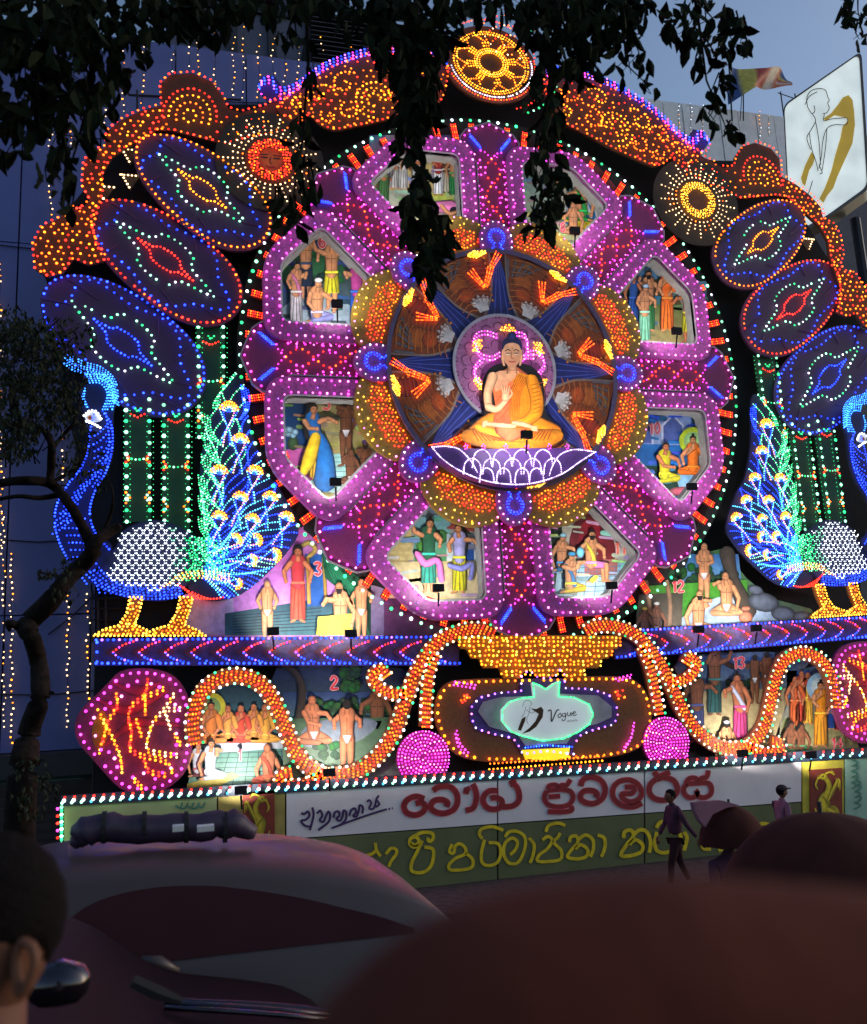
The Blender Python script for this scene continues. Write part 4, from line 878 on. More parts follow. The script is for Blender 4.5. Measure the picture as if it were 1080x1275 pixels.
# suns
def sunm(c, face, d, lab, keys, kr):
    X, Z = T(*c, d); o = empty('sun_ornament', P3(X, Z, d), lab, 'sun ornament')
    q = MB(); q.plate(circ(X, Z, .46, 32), d, .06, BROWNF); q.build('disc', o)
    p = Paint(d+.01, f=lambda x, y: (x, y))
    p.blob(X, Z, .23, .25, (205, 105, 45) if face else (96, 50, 10), sh=.6)
    if face:
        for s in (-1, 1): p.stroke([(X+s*.06, Z+.05), (X+s*.16, Z+.05)], .014, (50, 15, 8), 1, 1, smooth=False); p.stroke([(X+s*.05, Z+.11), (X+s*.18, Z+.10)], .009, (50, 15, 8), 1, 1, smooth=False)
        p.stroke([(X, Z+.05), (X-.015, Z-.05), (X+.02, Z-.055)], .01, (120, 40, 20), 1, 1); p.stroke([(X-.07, Z-.13), (X, Z-.145), (X+.07, Z-.13)], .018, (170, 30, 24), 1, 1)
    p.build('painted_face' if face else 'dark_centre', o)
    b = Bulbs()
    for r_ in (.25, .285, .32, .355, .39): b.chain(circ(X, Z, r_, 40), d+.03, keys, .06, .020, closed=True, jit=.008)
    n = 34
    for k in range(n):
        a = 2*PI*k/n+.06; L = .90 if k % 2 else .74
        for r_ in np.arange(.50, L, .085): b.add(X+r_*math.cos(a), Z+r_*math.sin(a), d+.02, .021, kr if rnd.random() < .9 else 'orange')
    b.build('bulbs', o)
    q = MB(); q.plate(circ(X, Z, .98, 40), d-.02, .03, mat('ray_board', (.03, .02, .014), .7)); q.build('ray_disc', o)
sunm((337, 200), True, .22, 'sun shaped lamp cluster with a painted face inside a red ring', ('red', 'orange', 'red'), 'warm')
sunm((868, 250), False, .22, 'sun shaped lamp cluster with a glowing yellow ring and plain dark centre', ('yellow', 'amber', 'yellow'), 'warm')
# scroll band with curl, arching over the fans
def scroll(mir):
    d = .14
    o = empty('scroll_arch', at(236, 143, DP-d) if not mir else at(940, 218, DP-d), 'arched scroll band of orange and red lamps curling over the %s leaf panels' % LR(mir), 'scroll ornament', 'scroll arches')
    band = [(44, 335), (41, 305), (52, 282), (74, 272), (85, 257), (98, 262), (112, 250), (102, 232), (104, 205), (112, 188), (130, 184), (133, 164), (150, 150), (175, 138), (201, 131), (199, 105), (212, 93), (240, 91), (264, 102), (278, 120), (284, 135), (300, 140), (330, 132), (365, 112), (385, 100),
            (398, 120), (380, 150), (350, 165), (310, 172), (280, 180), (250, 172), (215, 163), (195, 162), (180, 172), (160, 182), (140, 195), (128, 215), (128, 240), (122, 262), (116, 285), (120, 305), (130, 325), (110, 330), (92, 322), (78, 340), (60, 345)]
    P = TT(band, d, mir); q = MB(); q.plate(P, d, .06, BROWNF); q.build('board', o)
    b = Bulbs(); d2 = d+.03; b.chain(P, d2, ('red', 'orange', 'red'), .11, .027, closed=True)
    b.fill(TT([(44, 335), (41, 305), (52, 282), (74, 272), (85, 257), (112, 250), (104, 205), (112, 188), (130, 184), (133, 164), (175, 138), (203, 131), (210, 160), (180, 172), (140, 195), (128, 215), (128, 240), (116, 285), (130, 325), (92, 322), (60, 345)], d2, mir), d2, ('orange', 'orange', 'red', 'amber'), .125, .026)
    b.fill(TT([(250, 172), (284, 140), (330, 135), (385, 105), (395, 120), (350, 165), (300, 172)], d2, mir), d2, ('orange', 'amber', 'red'), .19, .024)
    for r_, k_, a0, a1 in ((8, 'amber', 0, 2*PI), (17, 'orange', -.5, PI+.3), (26, 'amber', -.4, PI), (34, 'red', -.2, PI)):
        b.chain(TT([(236+r_*math.cos(a), 145-r_*math.sin(a)) for a in np.linspace(a0, a1, 16)], d2, mir), d2, k_, .10, .026)
    b.build('bulbs', o)
both(scroll)
# plumed beast heads with violet crest
def beast(mir):
    d = .18
    o = empty('beast_ornament', at(440, 120, DP-d) if not mir else at(775, 130, DP-d), 'dense orange lamp beast with a violet crest, %s of the top crest wheel' % LR(mir), 'beast ornament', 'beast ornaments')
    body = [(345, 135), (372, 112), (395, 95), (425, 80), (460, 68), (492, 62), (530, 66), (556, 82), (552, 118), (540, 132), (505, 142), (470, 152), (440, 158), (415, 162), (398, 155), (385, 145), (365, 150)]
    P = TT(crom(body, True, 3), d, mir); q = MB(); q.plate(P, d, .06, BROWNF); q.build('board', o)
    b = Bulbs(); d2 = d+.03; b.chain(P, d2, ('orange', 'red'), .11, .027, closed=True); b.fill(P, d2, ('orange', 'orange', 'red'), .17, .024)
    for cx_, cy_, rr_, ph in ((400, 118, 18, 0), (430, 105, 20, 1), (437, 138, 15, 2.2), (485, 88, 16, .6), (500, 118, 20, 1.5), (528, 92, 16, 2.8), (372, 130, 13, .4), (410, 145, 11, 3), (535, 118, 11, 1)):
        sp_ = [(cx_+rr_*(1-t/7.5)*math.cos(t+ph), cy_-rr_*(1-t/7.5)*.8*math.sin(t+ph)) for t in np.linspace(0, 6.4, 22)]
        b.chain(TT(sp_, d2+.01, mir), d2+.01, rnd.choice(('amber', 'orange', ('orange', 'amber'))), .085, .028)
    for r_ in (8, 15, 22): b.chain(TT([(465+r_*math.cos(a), 125-r_*math.sin(a)) for a in np.linspace(0, PI*1.5, 14)], d2+.01, mir), d2+.01, 'amber', .1, .028)
    cr = [(323, 106), (330, 97), (340, 98), (342, 106), (352, 110), (368, 105), (385, 92), (405, 79), (430, 69), (460, 61), (495, 57), (530, 60), (556, 72)]
    for k, off in enumerate((0, 4, 8)): b.chain(TT([(x, y+off*(1 if i > 3 else .6)) for i, (x, y) in enumerate(crom(cr))], d2, mir), d2, ('blue', 'purple', 'blue', 'magenta'), .085, .027)
    b.chain(TT([(322, 112), (328, 122), (340, 126), (355, 122), (375, 110), (390, 98)], d2, mir), d2, ('red', 'magenta'), .1, .024)
    b.build('bulbs', o)
    q = MB(); q.plate(TT([(320, 110), (326, 95), (342, 95), (352, 108), (370, 103), (405, 77), (460, 58), (497, 54), (558, 68), (556, 80), (497, 68), (460, 72), (420, 86), (385, 106), (355, 125), (335, 128)], d-.03, mir), d-.03, .03, mat('violet_board', (.03, .015, .10), .6)); q.build('crest', o)
both(beast)
# top crest: small yellow wheel in a red shell
d = .2; cxy = (611, 80); X, Z = T(*cxy, d)
o = empty('crest_wheel', P3(X, Z, d), 'small yellow spoked wheel of lamps crowning the top centre', 'wheel ornament')
q = MB(); q.plate(circ(X, Z, .98, 40, rz=.86), d, .06, mat('crest_board', (.06, .025, .01), .7)); q.build('board', o)
b = Bulbs(); d2 = d+.03
for rr_, key, sp_ in ((.93, ('orange', 'red'), .06), (.86, ('white', 'lav'), .05), (.78, 'amber', .055), (.72, ('yellow', 'amber'), .055), (.30, 'yellow', .05), (.25, 'amber', .05), (.35, 'amber', .05)):
    a0, a1 = (0, 2*PI) if rr_ < .8 else (-2.9, .2)
    b.chain(circ(X, Z, rr_, 48, a0, a1, rr_*.88), d2, key, sp_, .022, closed=False)
for k in range(8):
    a = k*PI/4+.2
    for s in (-1, 0, 1): b.chain([(X+.34*math.cos(a)-.045*s*math.sin(a), Z+.31*math.sin(a)+.045*s*math.cos(a)), (X+.50*math.cos(a)-.06*s*math.sin(a), Z+.44*math.sin(a)+.06*s*math.cos(a))], d2, 'amber', .055, .023)
    for s in (-.21, .21): b.chain([(X+.53*math.cos(a), Z+.47*math.sin(a)), (X+.69*math.cos(a+s), Z+.61*math.sin(a+s))], d2, ('amber', 'orange'), .055, .023)
for i in range(5):
    b.chain(circ(X+.45, Z+.0+.1*i, .25+.12*i, 14, .1, PI*.85), d2, ('red', 'orange', 'warm'), .09, .022)
b.chain(circ(X+.1, Z-.02, 1.32, 30, -1.1, .9, 1.12), d2, ('green', 'mint', 'green'), .14, .032); b.chain(circ(X+.05, Z-.02, 1.16, 30, -1.2, .6, 1.0), d2, ('red',), .09, .022)
b.chain(circ(X, Z, .98, 20, .9, 2.2, .95), d2+.01, ('red', 'orange'), .06, .024)
b.build('bulbs', o)
# small flower marks
for px, py, mir in ((160, 222, False), (160, 190, False), (128, 236, False), (160, 222, True)):
    dd = .05; o = empty('flower_mark', at(px, py, DP-dd) if not mir else at(1008, 293, DP-dd), '%s cream lamp sprig between the scroll band and the leaf panels' % {(160, False): 'seven shaped', (128, False): 'lowest left', (160, True): 'right side'}[(px, mir)] if py != 190 else 'upper left cream lamp sprig tucked under the scroll band', 'light sprig', 'little cream lamp sprigs')
    b = Bulbs()
    for pts in ([(px-10, py-4), (px+14, py-2)], [(px-8, py-4), (px+1, py+12)]): b.chain(TT(pts, dd, mir), dd, 'warm', .07, .025)
    b.build('bulbs', o)
    q = MB(); q.plate(TT([(px-12, py-7), (px+16, py-5), (px+2, py+15)], dd-.03, mir), dd-.03, .03, mat('ray_board', (.03, .02, .014), .7)); q.build('board', o)
# ------------------------------------------------------------------ green pillars
def pillars(mir):
    for i, (x0, x1, y0, y1) in enumerate(((157, 186, 498, 650), (204, 234, 505, 662), (247, 278, 408, 545))):
        d = -.02; o = empty('green_pillar', at((x0+x1)/2, y1, DP-d) if not mir else P3(-T((x0+x1)/2, y1, d)[0], T((x0+x1)/2, y1, d)[1], d), 'dark green pillar edged with mint lamps on the %s, %s' % (LR(mir), ('next to the peacock neck', 'middle one above the peacock back', 'short one nearest the wheel')[i]), 'pillar', 'green lamp pillars')
        q = MB(); q.plate(TT([(x0-2, y0), (x1+2, y0), (x1+2, y1), (x0-2, y1)], d, mir), d, .06, DGREEN); q.build('board', o)
        b = Bulbs(); d2 = d+.05
        for x in (x0, x1): b.chain(TT([(x, y0), (x+1, y1)], d2, mir), d2, ('mint', 'mint', 'green', 'mint'), .185, .042, drop=0)
        for x in (x0+1, x1+1):
            for s in (-4, 4): b.chain(TT([(x+s, y0), (x+s, y1)], d2, mir), d2-.03, 'green', .09, .009)
        m_ = (x0+x1)/2; h = y1-y0
        for yy, t_ in ((y0+18, 0), (y0+h*.48, 1), (y0+h*.8, 2)):
            if t_ == 0: b.chain(TT([(x0+6, yy), (m_, yy+4), (x1-6, yy)], d2, mir), d2, 'red', .055, .022); b.chain(TT([(m_-3, yy-7), (m_, yy-3), (m_+4, yy-7)], d2, mir), d2, 'green', .05, .024)
            elif t_ == 1: b.chain(TT([(x0+2, yy), (m_, yy+2), (x1-2, yy)], d2, mir), d2, ('mint', 'green'), .07, .024); [b.chain(TT([(x, yy-5), (x+s*4, yy+1), (x, yy+5)], d2, mir), d2, ('orange', 'red'), .06, .026) for x, s in ((x0, 1), (x1, -1))]
            else: [b.chain(TT([(x, yy-6), (x+s*5, yy), (x, yy+7)], d2, mir), d2, ('orange', 'mint'), .06, .024) for x, s in ((x0, 1), (x1, -1))]
        b.build('bulbs', o)
both(pillars)
# ------------------------------------------------------------------ peacocks
def peacock(mir):
    d = .16; c = at(195, 740, DP-d)
    if mir: c = Vector(P3(-c.x, c.z, d))
    o = empty('peacock_of_lights', c, 'blue peacock of lamps with a green and gold tail standing %s of the wheel' % LR(mir), 'peacock', 'peacocks of lights')
    tt = lambda pts, dd=d: TT(pts, dd, mir)
    # body board
    body = crom([(145, 680), (152, 662), (175, 650), (200, 648), (222, 655), (245, 668), (278, 682), (285, 700), (270, 716), (240, 722), (225, 738), (205, 748), (160, 745), (125, 733), (108, 718), (125, 700)], True, 3)
    q = MB(); q.plate(tt(body), d, .07, NAVY); q.build('body', o)
    neck = crom([(108, 478), (132, 470), (146, 495), (141, 515), (141, 560), (132, 590), (118, 612), (112, 640), (122, 665), (140, 680), (128, 700), (112, 712), (90, 700), (72, 665), (66, 635), (74, 618), (90, 598), (104, 572), (112, 545), (104, 520), (96, 495)], True, 3)
    q = MB(); q.plate(tt(neck, d+.02), d+.02, .07, NAVY); q.build('neck', o)
    tail = crom([(238, 720), (258, 700), (256, 668), (250, 640), (248, 600), (252, 560), (258, 520), (272, 500), (290, 466), (304, 474), (312, 530), (330, 585), (348, 608), (372, 655), (362, 682), (335, 712), (300, 740), (262, 748), (236, 735)], True, 3)
    q = MB(); q.plate(tt(tail, d-.04), d-.04, .06, NAVY); q.build('tail', o)
    b = Bulbs(); D = d+.05
    ch = lambda pts, key, sp=.045, r=.017, dd=D, **k: b.chain(tt(crom(pts), dd), dd, key, sp, r, **k)
    # crest and head
    for k in range(6): ch([(72+k*3, 445-k*.5), (92+k*2.6, 462-k*2.2), (118+k*1.8, 468-k*2), (134+k*2, 480-k), (141+k*1.4, 500+k)], 'sky', .05, .018)
    for k in range(5): ch([(112-k, 477-k*2.5), (126+k*1.5, 478-k*2.5), (134+k*2.3, 492-k), (128+k*3, 510)], 'sky', .05, .018)
    for k in range(2): ch([(106, 484+k*3), (103+k*2, 496), (108+k, 507)], 'sky', .05, .016)
    # neck outlines and barbs
    ch([(128, 512), (139, 530), (140, 558), (132, 588), (120, 608), (112, 636), (118, 662), (136, 684)], 'blue', .055, .022); ch([(118, 512), (112, 540), (110, 562), (100, 585), (84, 605), (70, 632), (70, 662), (82, 692), (100, 716), (108, 727)], 'blue', .055, .022)
    ch([(132, 515), (135, 535), (136, 556), (128, 585), (116, 606)], 'blue', .06, .019)
    for k in range(15):
        t = k/14; x1 = 114-46*t**1.6+ (8*math.sin(t*6)); y1 = 535+120*t; ch([(x1, y1+10), (x1+10, y1+4), (min(138, x1+26), y1-10)], 'blue', .06, .017)
    for k in range(9): ch([(76+k*2.5, 640+k*9), (90+k*2.5, 640+k*9), (106+k*2, 646+k*8)], 'blue', .06, .018)
    # lower edge fringe
    for k in range(4): ch([(108+k*5, 716+k*-3), (125+k*4, 730-k*3), (155, 742-k*4), (190, 746-k*4), (224, 744-k*4)], 'blue', .06, .019)
    for k in range(16): ch([(118+k*7, 722+k*.7), (124+k*7, 738+k*.5-(k > 12)*3)], 'blue', .05, .016)
    # scales
    reg = [(146, 678), (155, 662), (176, 652), (200, 650), (220, 657), (242, 672), (250, 700), (232, 724), (200, 734), (160, 730), (132, 716), (142, 700)]
    y = 652; r0 = 0
    while y < 736:
        x = 128+(4.6 if r0 % 2 else 0)
        while x < 256:
            if inside((x, y), reg): ch([(x-3.6, y), (x, y+3.4), (x+3.6, y)], 'green' if x > 236-(y-650)*.12 else ('mint' if x > 215 and rnd.random() < .5 else 'white'), .045, .0155, drop=.01)
            x += 9.2
        y += 6.2; r0 += 1
    for gx, gy in [(240+9*i+(j % 2)*4, 672+9.5*j+i*1.5) for i in range(5) for j in range(6)]:
        if inside((gx, gy), body): b.chain(tt([(gx+4*math.cos(a), gy+4*math.sin(a)) for a in np.linspace(0, 2*PI, 9)], D), D, ('green', 'green', 'mint'), .045, .018)
    # gold and red feathers under the body
    for k in range(4): ch([(200+k*4, 732-k*2), (225, 722-k*2.5), (250, 720-k*3), (285, 724-k*3)], ('amber', 'warm'), .06, .018)
    for k in range(5): ch([(222+k*3, 728+k*2), (240, 738+k*1.6), (262, 746), (278, 744)], 'red', .05, .018)
    # tail feathers
    dT = d-.04+.03
    eyes = [(285, 512, 10.5), (299, 551, 9.5), (273, 590, 9.5), (317, 590, 9), (299, 622, 8.5), (336, 622, 8.5), (273, 646, 8.5), (314, 649, 8), (356, 647, 8.5), (293, 673, 7.5), (318, 673, 7.5), (341, 692, 8), (313, 698, 6.5), (295, 727, 6)]
    rootp = (245, 712)
    E_ = Bulbs()
    for ex, ey, er in eyes:
        er *= 1.12
        a = math.atan2(ey-rootp[1], ex-rootp[0]); a = a*.35+(-PI/2)*.65 if ey < 665 else a
        f = lambda r, t: (ex+r*math.cos(a+t), ey+r*math.sin(a+t))
        for rr_, key in ((er, 'amber'), (er*.82, ('amber', 'orange')), (er*.64, 'yellow')): E_.chain(tt([f(rr_, t) for t in np.linspace(-1.35, 1.35, 10)], dT+.01), dT+.01, key, .045, .021, drop=0)
        for rr_, key in ((er*.45, 'white'), (er*.3, 'cyan')): E_.chain(tt([f(rr_, t) for t in np.linspace(-1.5, 1.5, 8)], dT+.01), dT+.01, key, .042, .0165, drop=0)
        for rr_ in (0, er*.15): E_.chain(tt([f(rr_, t) for t in np.linspace(-2, 2, 5)], dT+.01), dT+.01, 'blue', .04, .0165, drop=0)
        for s, keys in ((-1, ('cyan', 'mint')), (1, ('cyan', 'blue')), (-.6, 'blue'), (.6, ('warm', 'pink'))):
            pts = [f(er*.95, s*1.5), f(er*-.9+0, s*-.75), (ex-math.cos(a)*er*2.2+s*3*math.sin(a), ey-math.sin(a)*er*2.2-s*3*math.cos(a)), (ex-math.cos(a)*er*3.6+s*7*math.sin(a), ey-math.sin(a)*er*3.6-s*7*math.cos(a))]
            E_.chain(tt([v for v in crom(pts) if inside(v, tail)] or [pts[0], pts[0]], dT), dT, keys, .045, .017)
    E_.build('eye_feather_bulbs', o)
    G = Bulbs()
    nL = 60
    for k in range(nL):
        u = k/(nL-1); A0 = math.radians(-97+140*u)          # pixel-space direction from root
        pts = []
        for r_ in np.arange(12, 262, 4.0):
            aa = A0+.055*math.sin(r_/13+k*.9)+.10*math.sin(r_/80)
            q_ = (rootp[0]+r_*math.cos(aa)*.98, rootp[1]+r_*math.sin(aa))
            ok = inside(q_, tail) and all(math.hypot(q_[0]-e[0], q_[1]-e[1]) > e[2]*1.12 for e in eyes)
            if ok: pts.append(q_)
            else:
                if len(pts) > 2: G.chain(tt(pts, dT), dT, key_, .045, .0165)
                pts = []
            band = int(r_/26+k*.5) % 4
            key_ = ('green', 'mint') if u < .16 else (('blue', 'cyan', 'blue', 'blue')[band] if u < .55 else ('blue', 'mint', 'blue', 'cyan')[band])
        if len(pts) > 2: G.chain(tt(pts, dT), dT, key_, .045, .0165)
    for k in range(7):
        for j in range(4):
            x, y = 256+j*3.2-(k > 2)*4, 520+k*26+j*2
            G.chain(tt(crom([(x-5+j*.5, y-6), (x-3, y+8), (x+4, y+20), (x+12, y+30)]), dT+.01), dT+.01, ('green', 'mint', 'green'), .042, .0165)
    for j in range(4): G.chain(tt(crom([(294-j*4, 466+j*5), (284-j*3.5, 478+j*4), (274-j*2.5, 492+j*3), (270-j*1.5, 508)]), dT+.01), dT+.01, ('mint', 'green'), .042, .0165); G.chain(tt(crom([(300+j*3, 480+j*2), (302+j*3, 496), (304+j*1.5, 512), (298+j, 522)]), dT+.01), dT+.01, 'blue', .042, .0165)
    G.build('tail_bulbs', o)
    b.build('body_bulbs', o)
    # bright eye
    p = Paint(D+.01, mir=mir); p.poly([(106, 517), (113, 512), (121, 514), (126, 523), (118, 526), (108, 524)], (250, 250, 250), smooth=True); p.blob(112, 520, 3, 3, (235, 120, 50), sh=.9); p.blob(112, 520, 1.2, 1.2, (20, 10, 10)); eo = p.build('painted_eye', o)
    E2 = Bulbs(); 
    for v in ([(105, 518), (112, 512), (120, 513), (126, 522)], [(108, 525), (116, 528), (125, 533)]): E2.chain(tt(crom(v), D+.02), D+.02, 'white', .05, .026, drop=0)
    E2.build('eye_bulbs', o)
    # legs
    for lx, nm in ((160, 0), (222, 1)):
        leg = [(lx+2, 744), (lx+18, 744), (lx+14, 762), (lx+8, 778), (lx+26, 786), (lx+34, 792), (lx-44, 792), (lx-30, 784), (lx-12, 779), (lx-2, 764)]
        P = tt(leg); q = MB(); q.plate(P, d, .05, mat('leg_board', (.20, .08, .01), .6)); lg = q.build('leg', o)
        B = Bulbs(); B.fill(P, D, ('amber', 'yellow', 'amber', 'orange'), .06, .021); B.chain(P, D, 'yellow', .06, .022, closed=True); B.build('bulbs', lg)
both(peacock)
# ------------------------------------------------------------------ blue beams
def beam(mir):
    d = .26; o = empty('blue_beam', at(330, 828, DP-d) if not mir else at(950, 820, DP-d), 'long navy beam of blue lamps with red crescents under the %s peacock' % LR(mir), 'beam', 'blue lamp beams')
    tt = lambda pts, dd=d: TT(pts, dd, mir); a, e = 118, 572
    q = MB(); q.plate(tt([(a, 795), (e, 791), (e, 829), (a, 829)]), d, .12, mat('beam_board', (.05, .03, .10), .6, noise=.5, scale=9)); q.build('board', o)
    b = Bulbs(); D = d+.04
    b.chain(tt([(a+2, 797), (e, 793)], D), D, ('blue', 'purple', 'blue'), .085, .028); b.chain(tt([(a+2, 826), (e, 826)], D), D, 'blue', .085, .028); b.chain(tt([(a+3, 800), (a+3, 824)], D), D, 'blue', .12, .028)
    x = a+30
    while x < e-10:
        b.chain(tt(crom([(x+18, 799), (x+4, 804), (x-7, 812)]), D), D, ('red', 'magenta', 'red'), .055, .02); b.chain(tt(crom([(x-7, 813), (x+2, 820), (x+16, 824)]), D), D, ('blue', 'purple', 'blue'), .055, .022); x += 32.5
    b.build('bulbs', o)
    p = Paint(d+.005, mir=mir); x = a+24
    while x < e-20: p.poly([(x-12, 812), (x, 803), (x+12, 812), (x, 821)], (70, 30, 60), (96, 46, 60)); p.blob(x, 812, 4, 4, (120, 60, 40)); x += 32.5
    p.build('painted_diamonds', o)
both(beam)
# ------------------------------------------------------------------ magenta discs with scrawled lamp sprigs
def discs(mir):
    d = .30; o = empty('magenta_disc', at(168, 980, DP-d) if not mir else Vector(P3(-T(168, 980, d)[0], T(168, 980, d)[1], d)), 'round magenta lamp disc with jagged red and yellow lamp branches at the far %s' % LR(mir), 'light disc', 'magenta lamp discs')
    tt = lambda pts, dd=d: TT(pts, dd, mir)
    ol = crom([(93, 905), (100, 885), (120, 865), (135, 850), (150, 836), (175, 832), (205, 836), (225, 850), (237, 875), (241, 905), (238, 940), (228, 965), (205, 983), (175, 988), (150, 982), (130, 962), (112, 942), (98, 925)], True, 3)
    q = MB(); q.plate(tt(ol), d, .07, mat('wine_fabric', (.17, .02, .08), .6, noise=.3, scale=12)); q.build('board', o)
    b = Bulbs(); D = d+.04; P = tt(ol, D)
    b.chain(offset(P, .07), D, 'magenta', .12, .03, closed=True); b.chain(offset(P, .24), D, ('magenta', 'pink', 'magenta'), .16, .032, closed=True, jit=.03)
    for pts, key in (([(184, 850), (180, 868), (165, 880), (160, 895), (164, 915), (162, 935), (178, 945), (185, 962), (205, 967)], ('red', 'orange')), ([(180, 868), (192, 866), (203, 860)], ('orange', 'amber')), ([(181, 870), (181, 890)], ('amber', 'orange')), ([(170, 900), (176, 917)], 'orange'),
                     ([(145, 868), (146, 882), (135, 900), (128, 925), (124, 938)], ('orange', 'amber', 'red')), ([(122, 888), (132, 905), (142, 925), (150, 945), (152, 962)], ('amber', 'orange', 'yellow')), ([(216, 868), (205, 885), (192, 900), (186, 915), (183, 935), (198, 940), (220, 943)], ('warm', 'amber')), ([(204, 886), (224, 885)], 'warm'), ([(206, 890), (212, 908)], 'warm'), ([(218, 918), (224, 928)], 'amber'), ([(180, 944), (205, 950), (214, 962)], ('amber', 'orange')), ([(168, 974), (176, 982)], ('amber', 'orange'))):
        for o_ in (0, .05): b.chain([(x, z+o_) for x, z in tt(crom(pts), D)], D, key, .085, .026)
    b.build('bulbs', o)
    p = Paint(d+.004, mir=mir); p.poly([(116, 900), (128, 885), (135, 905), (128, 935), (116, 925)], (150, 120, 20), (120, 90, 10), smooth=True)
    for s in ([(120, 870), (160, 885), (210, 860)], [(130, 930), (170, 900), (230, 905)], [(140, 850), (170, 860), (200, 850)]): p.stroke(s, [1, 7, 1], (150, 30, 70), .6, 1.1)
    p.build('painted_petals', o)
both(discs)
# ------------------------------------------------------------------ scroll garlands
def garl(mir):
    d = .38; o = empty('scroll_garland', at(430, 970, DP-d) if not mir else Vector(P3(-T(430, 970, d)[0], T(430, 970, d)[1], d)), 'thick S shaped garland of orange lamps edged in white under the %s beam' % LR(mir), 'garland', 'S shaped lamp garlands')
    tt = lambda pts, dd=d: TT(pts, dd, mir); b = Bulbs(); D = d+.04
    for pts, w in (([(243, 926), (241, 895), (252, 862), (275, 845), (300, 842), (325, 852), (342, 875), (355, 905), (368, 935), (385, 955), (405, 966)], 8.5), ([(405, 966), (440, 962), (470, 942), (492, 910), (506, 870), (520, 835), (545, 800), (575, 786), (600, 784), (614, 790)], 8.5), ([(505, 863), (488, 864), (472, 856), (464, 842), (474, 834), (481, 842)], 7),
                   ([(542, 815), (534, 840), (531, 875), (530, 905)], 7), ([(402, 968), (375, 978), (352, 976), (350, 966), (362, 962)], 7)):
        c = crom(pts, False, 5); rb = ribbon(tt(c), w/64); q = MB(); q.plate(rb, d, .08, mat('garland_board', (.16, .05, .02), .6)); q.build('scroll_board', o)
        for s in (-1, 1):
            n_ = len(c)//1; e = ribbon(tt(c, D), (w-.8)/64)[:n_] if s > 0 else ribbon(tt(c, D), (w-.8)/64)[n_:]
            b.chain(e, D, ('warm', 'mint', 'warm', 'white', 'warm', 'green'), .115, .030)
        for k in (-.5, -.17, .17, .5):
            e = ribbon(tt(c, D), abs(k)*w/64); e = e[:len(c)] if k > 0 else e[len(c):]; b.chain(e, D, ('orange', 'red', 'orange'), .075, .022)
    b.build('bulbs', o)
both(garl)
def balls(mir):
    d = .42; X, Z = TT([(527, 944)], d, mir)[0]
    o = empty('magenta_tassel', P3(X, Z-.4, d), 'round magenta lamp tassel hanging at the %s of the golden emblem' % LR(mir), 'tassel', 'magenta lamp tassels')
    q = MB(); q.plate(circ(X, Z, .44, 28), d, .08, mat('magenta_board', (.25, .015, .15), .6)); q.build('board', o)
    b = Bulbs()
    for r_ in np.arange(.03, .44, .057): b.chain(circ(X, Z, r_, 24), d+.03, ('magenta', 'magenta', 'pink'), .056, .018, closed=True)
    s = 1 if mir else -1
    for k in range(4): b.chain([(X+s*(.22+.05*k), Z-.34+.03*k), (X+s*(.42+.03*k), Z-.50+.02*k)], d+.03, 'magenta', .055, .018)
    b.build('bulbs', o)
both(balls)
# ------------------------------------------------------------------ golden emblem with the shop plate
d = .45; em = empty('golden_emblem', at(680, 950, DP-d), 'golden vase shaped lamp emblem with stepped top carrying the shop plate', 'emblem')
D = d+.04; b = Bulbs()
for x0, x1, y0, y1 in ((569, 775, 791, 808), (582, 764, 808, 820), (597, 751, 820, 832), (622, 730, 832, 845)):
    q = MB(); q.plate(TT([(x0, y0), (x1, y0), (x1-6, y1), (x0+6, y1)], d), d, .1, mat('gold_step', (.30, .15, .01), .5, .3, noise=.3)); q.build('step', em)
    for yy in np.arange(y0+3, y1, 5.2): b.chain(TT([(x0+3, yy), (x1-3, yy)], D), D, ('amber', 'amber', 'yellow', 'orange'), .085, .026, jit=.01)
vo = crom([(541, 888), (545, 865), (558, 850), (580, 846), (640, 844), (700, 843), (765, 842), (792, 848), (806, 865), (812, 890), (808, 915), (795, 932), (765, 942), (720, 946), (640, 949), (590, 947), (562, 935), (547, 912)], True, 3)
q = MB(); q.plate(TT(vo, d-.06), d-.06, .08, mat('emblem_brown', (.16, .07, .015), .55, noise=.3, scale=30)); q.build('body', em)
b.chain(offset(TT(vo, D-.06), .05), D-.06, ('amber', 'orange', 'amber'), .13, .032, closed=True)
for pts, key in (([(565, 853), (590, 857)], 'magenta'), ([(765, 849), (784, 844)], 'magenta'), ([(567, 914), (571, 930), (581, 941)], 'magenta'), ([(788, 904), (785, 920), (776, 934)], 'magenta')):
    for s in (0, .05): b.chain([(x+s*.5, z+s) for x, z in TT(crom(pts), D-.06)], D-.06, key, .07, .022)
for cx_, cy_ in ((580, 870), (772, 866)):
    for k in range(9): b.add(*T(cx_+rnd.uniform(-7, 7), cy_+rnd.uniform(-7, 5), D-.06), D-.06, .024, rnd.choice(('red', 'orange')))
for k in range(28): b.chain(TT([(610+k*5.2, 951-k*.35), (609+k*5.2, 958-k*.4)], D), D, ('orange', 'amber'), .07, .022)
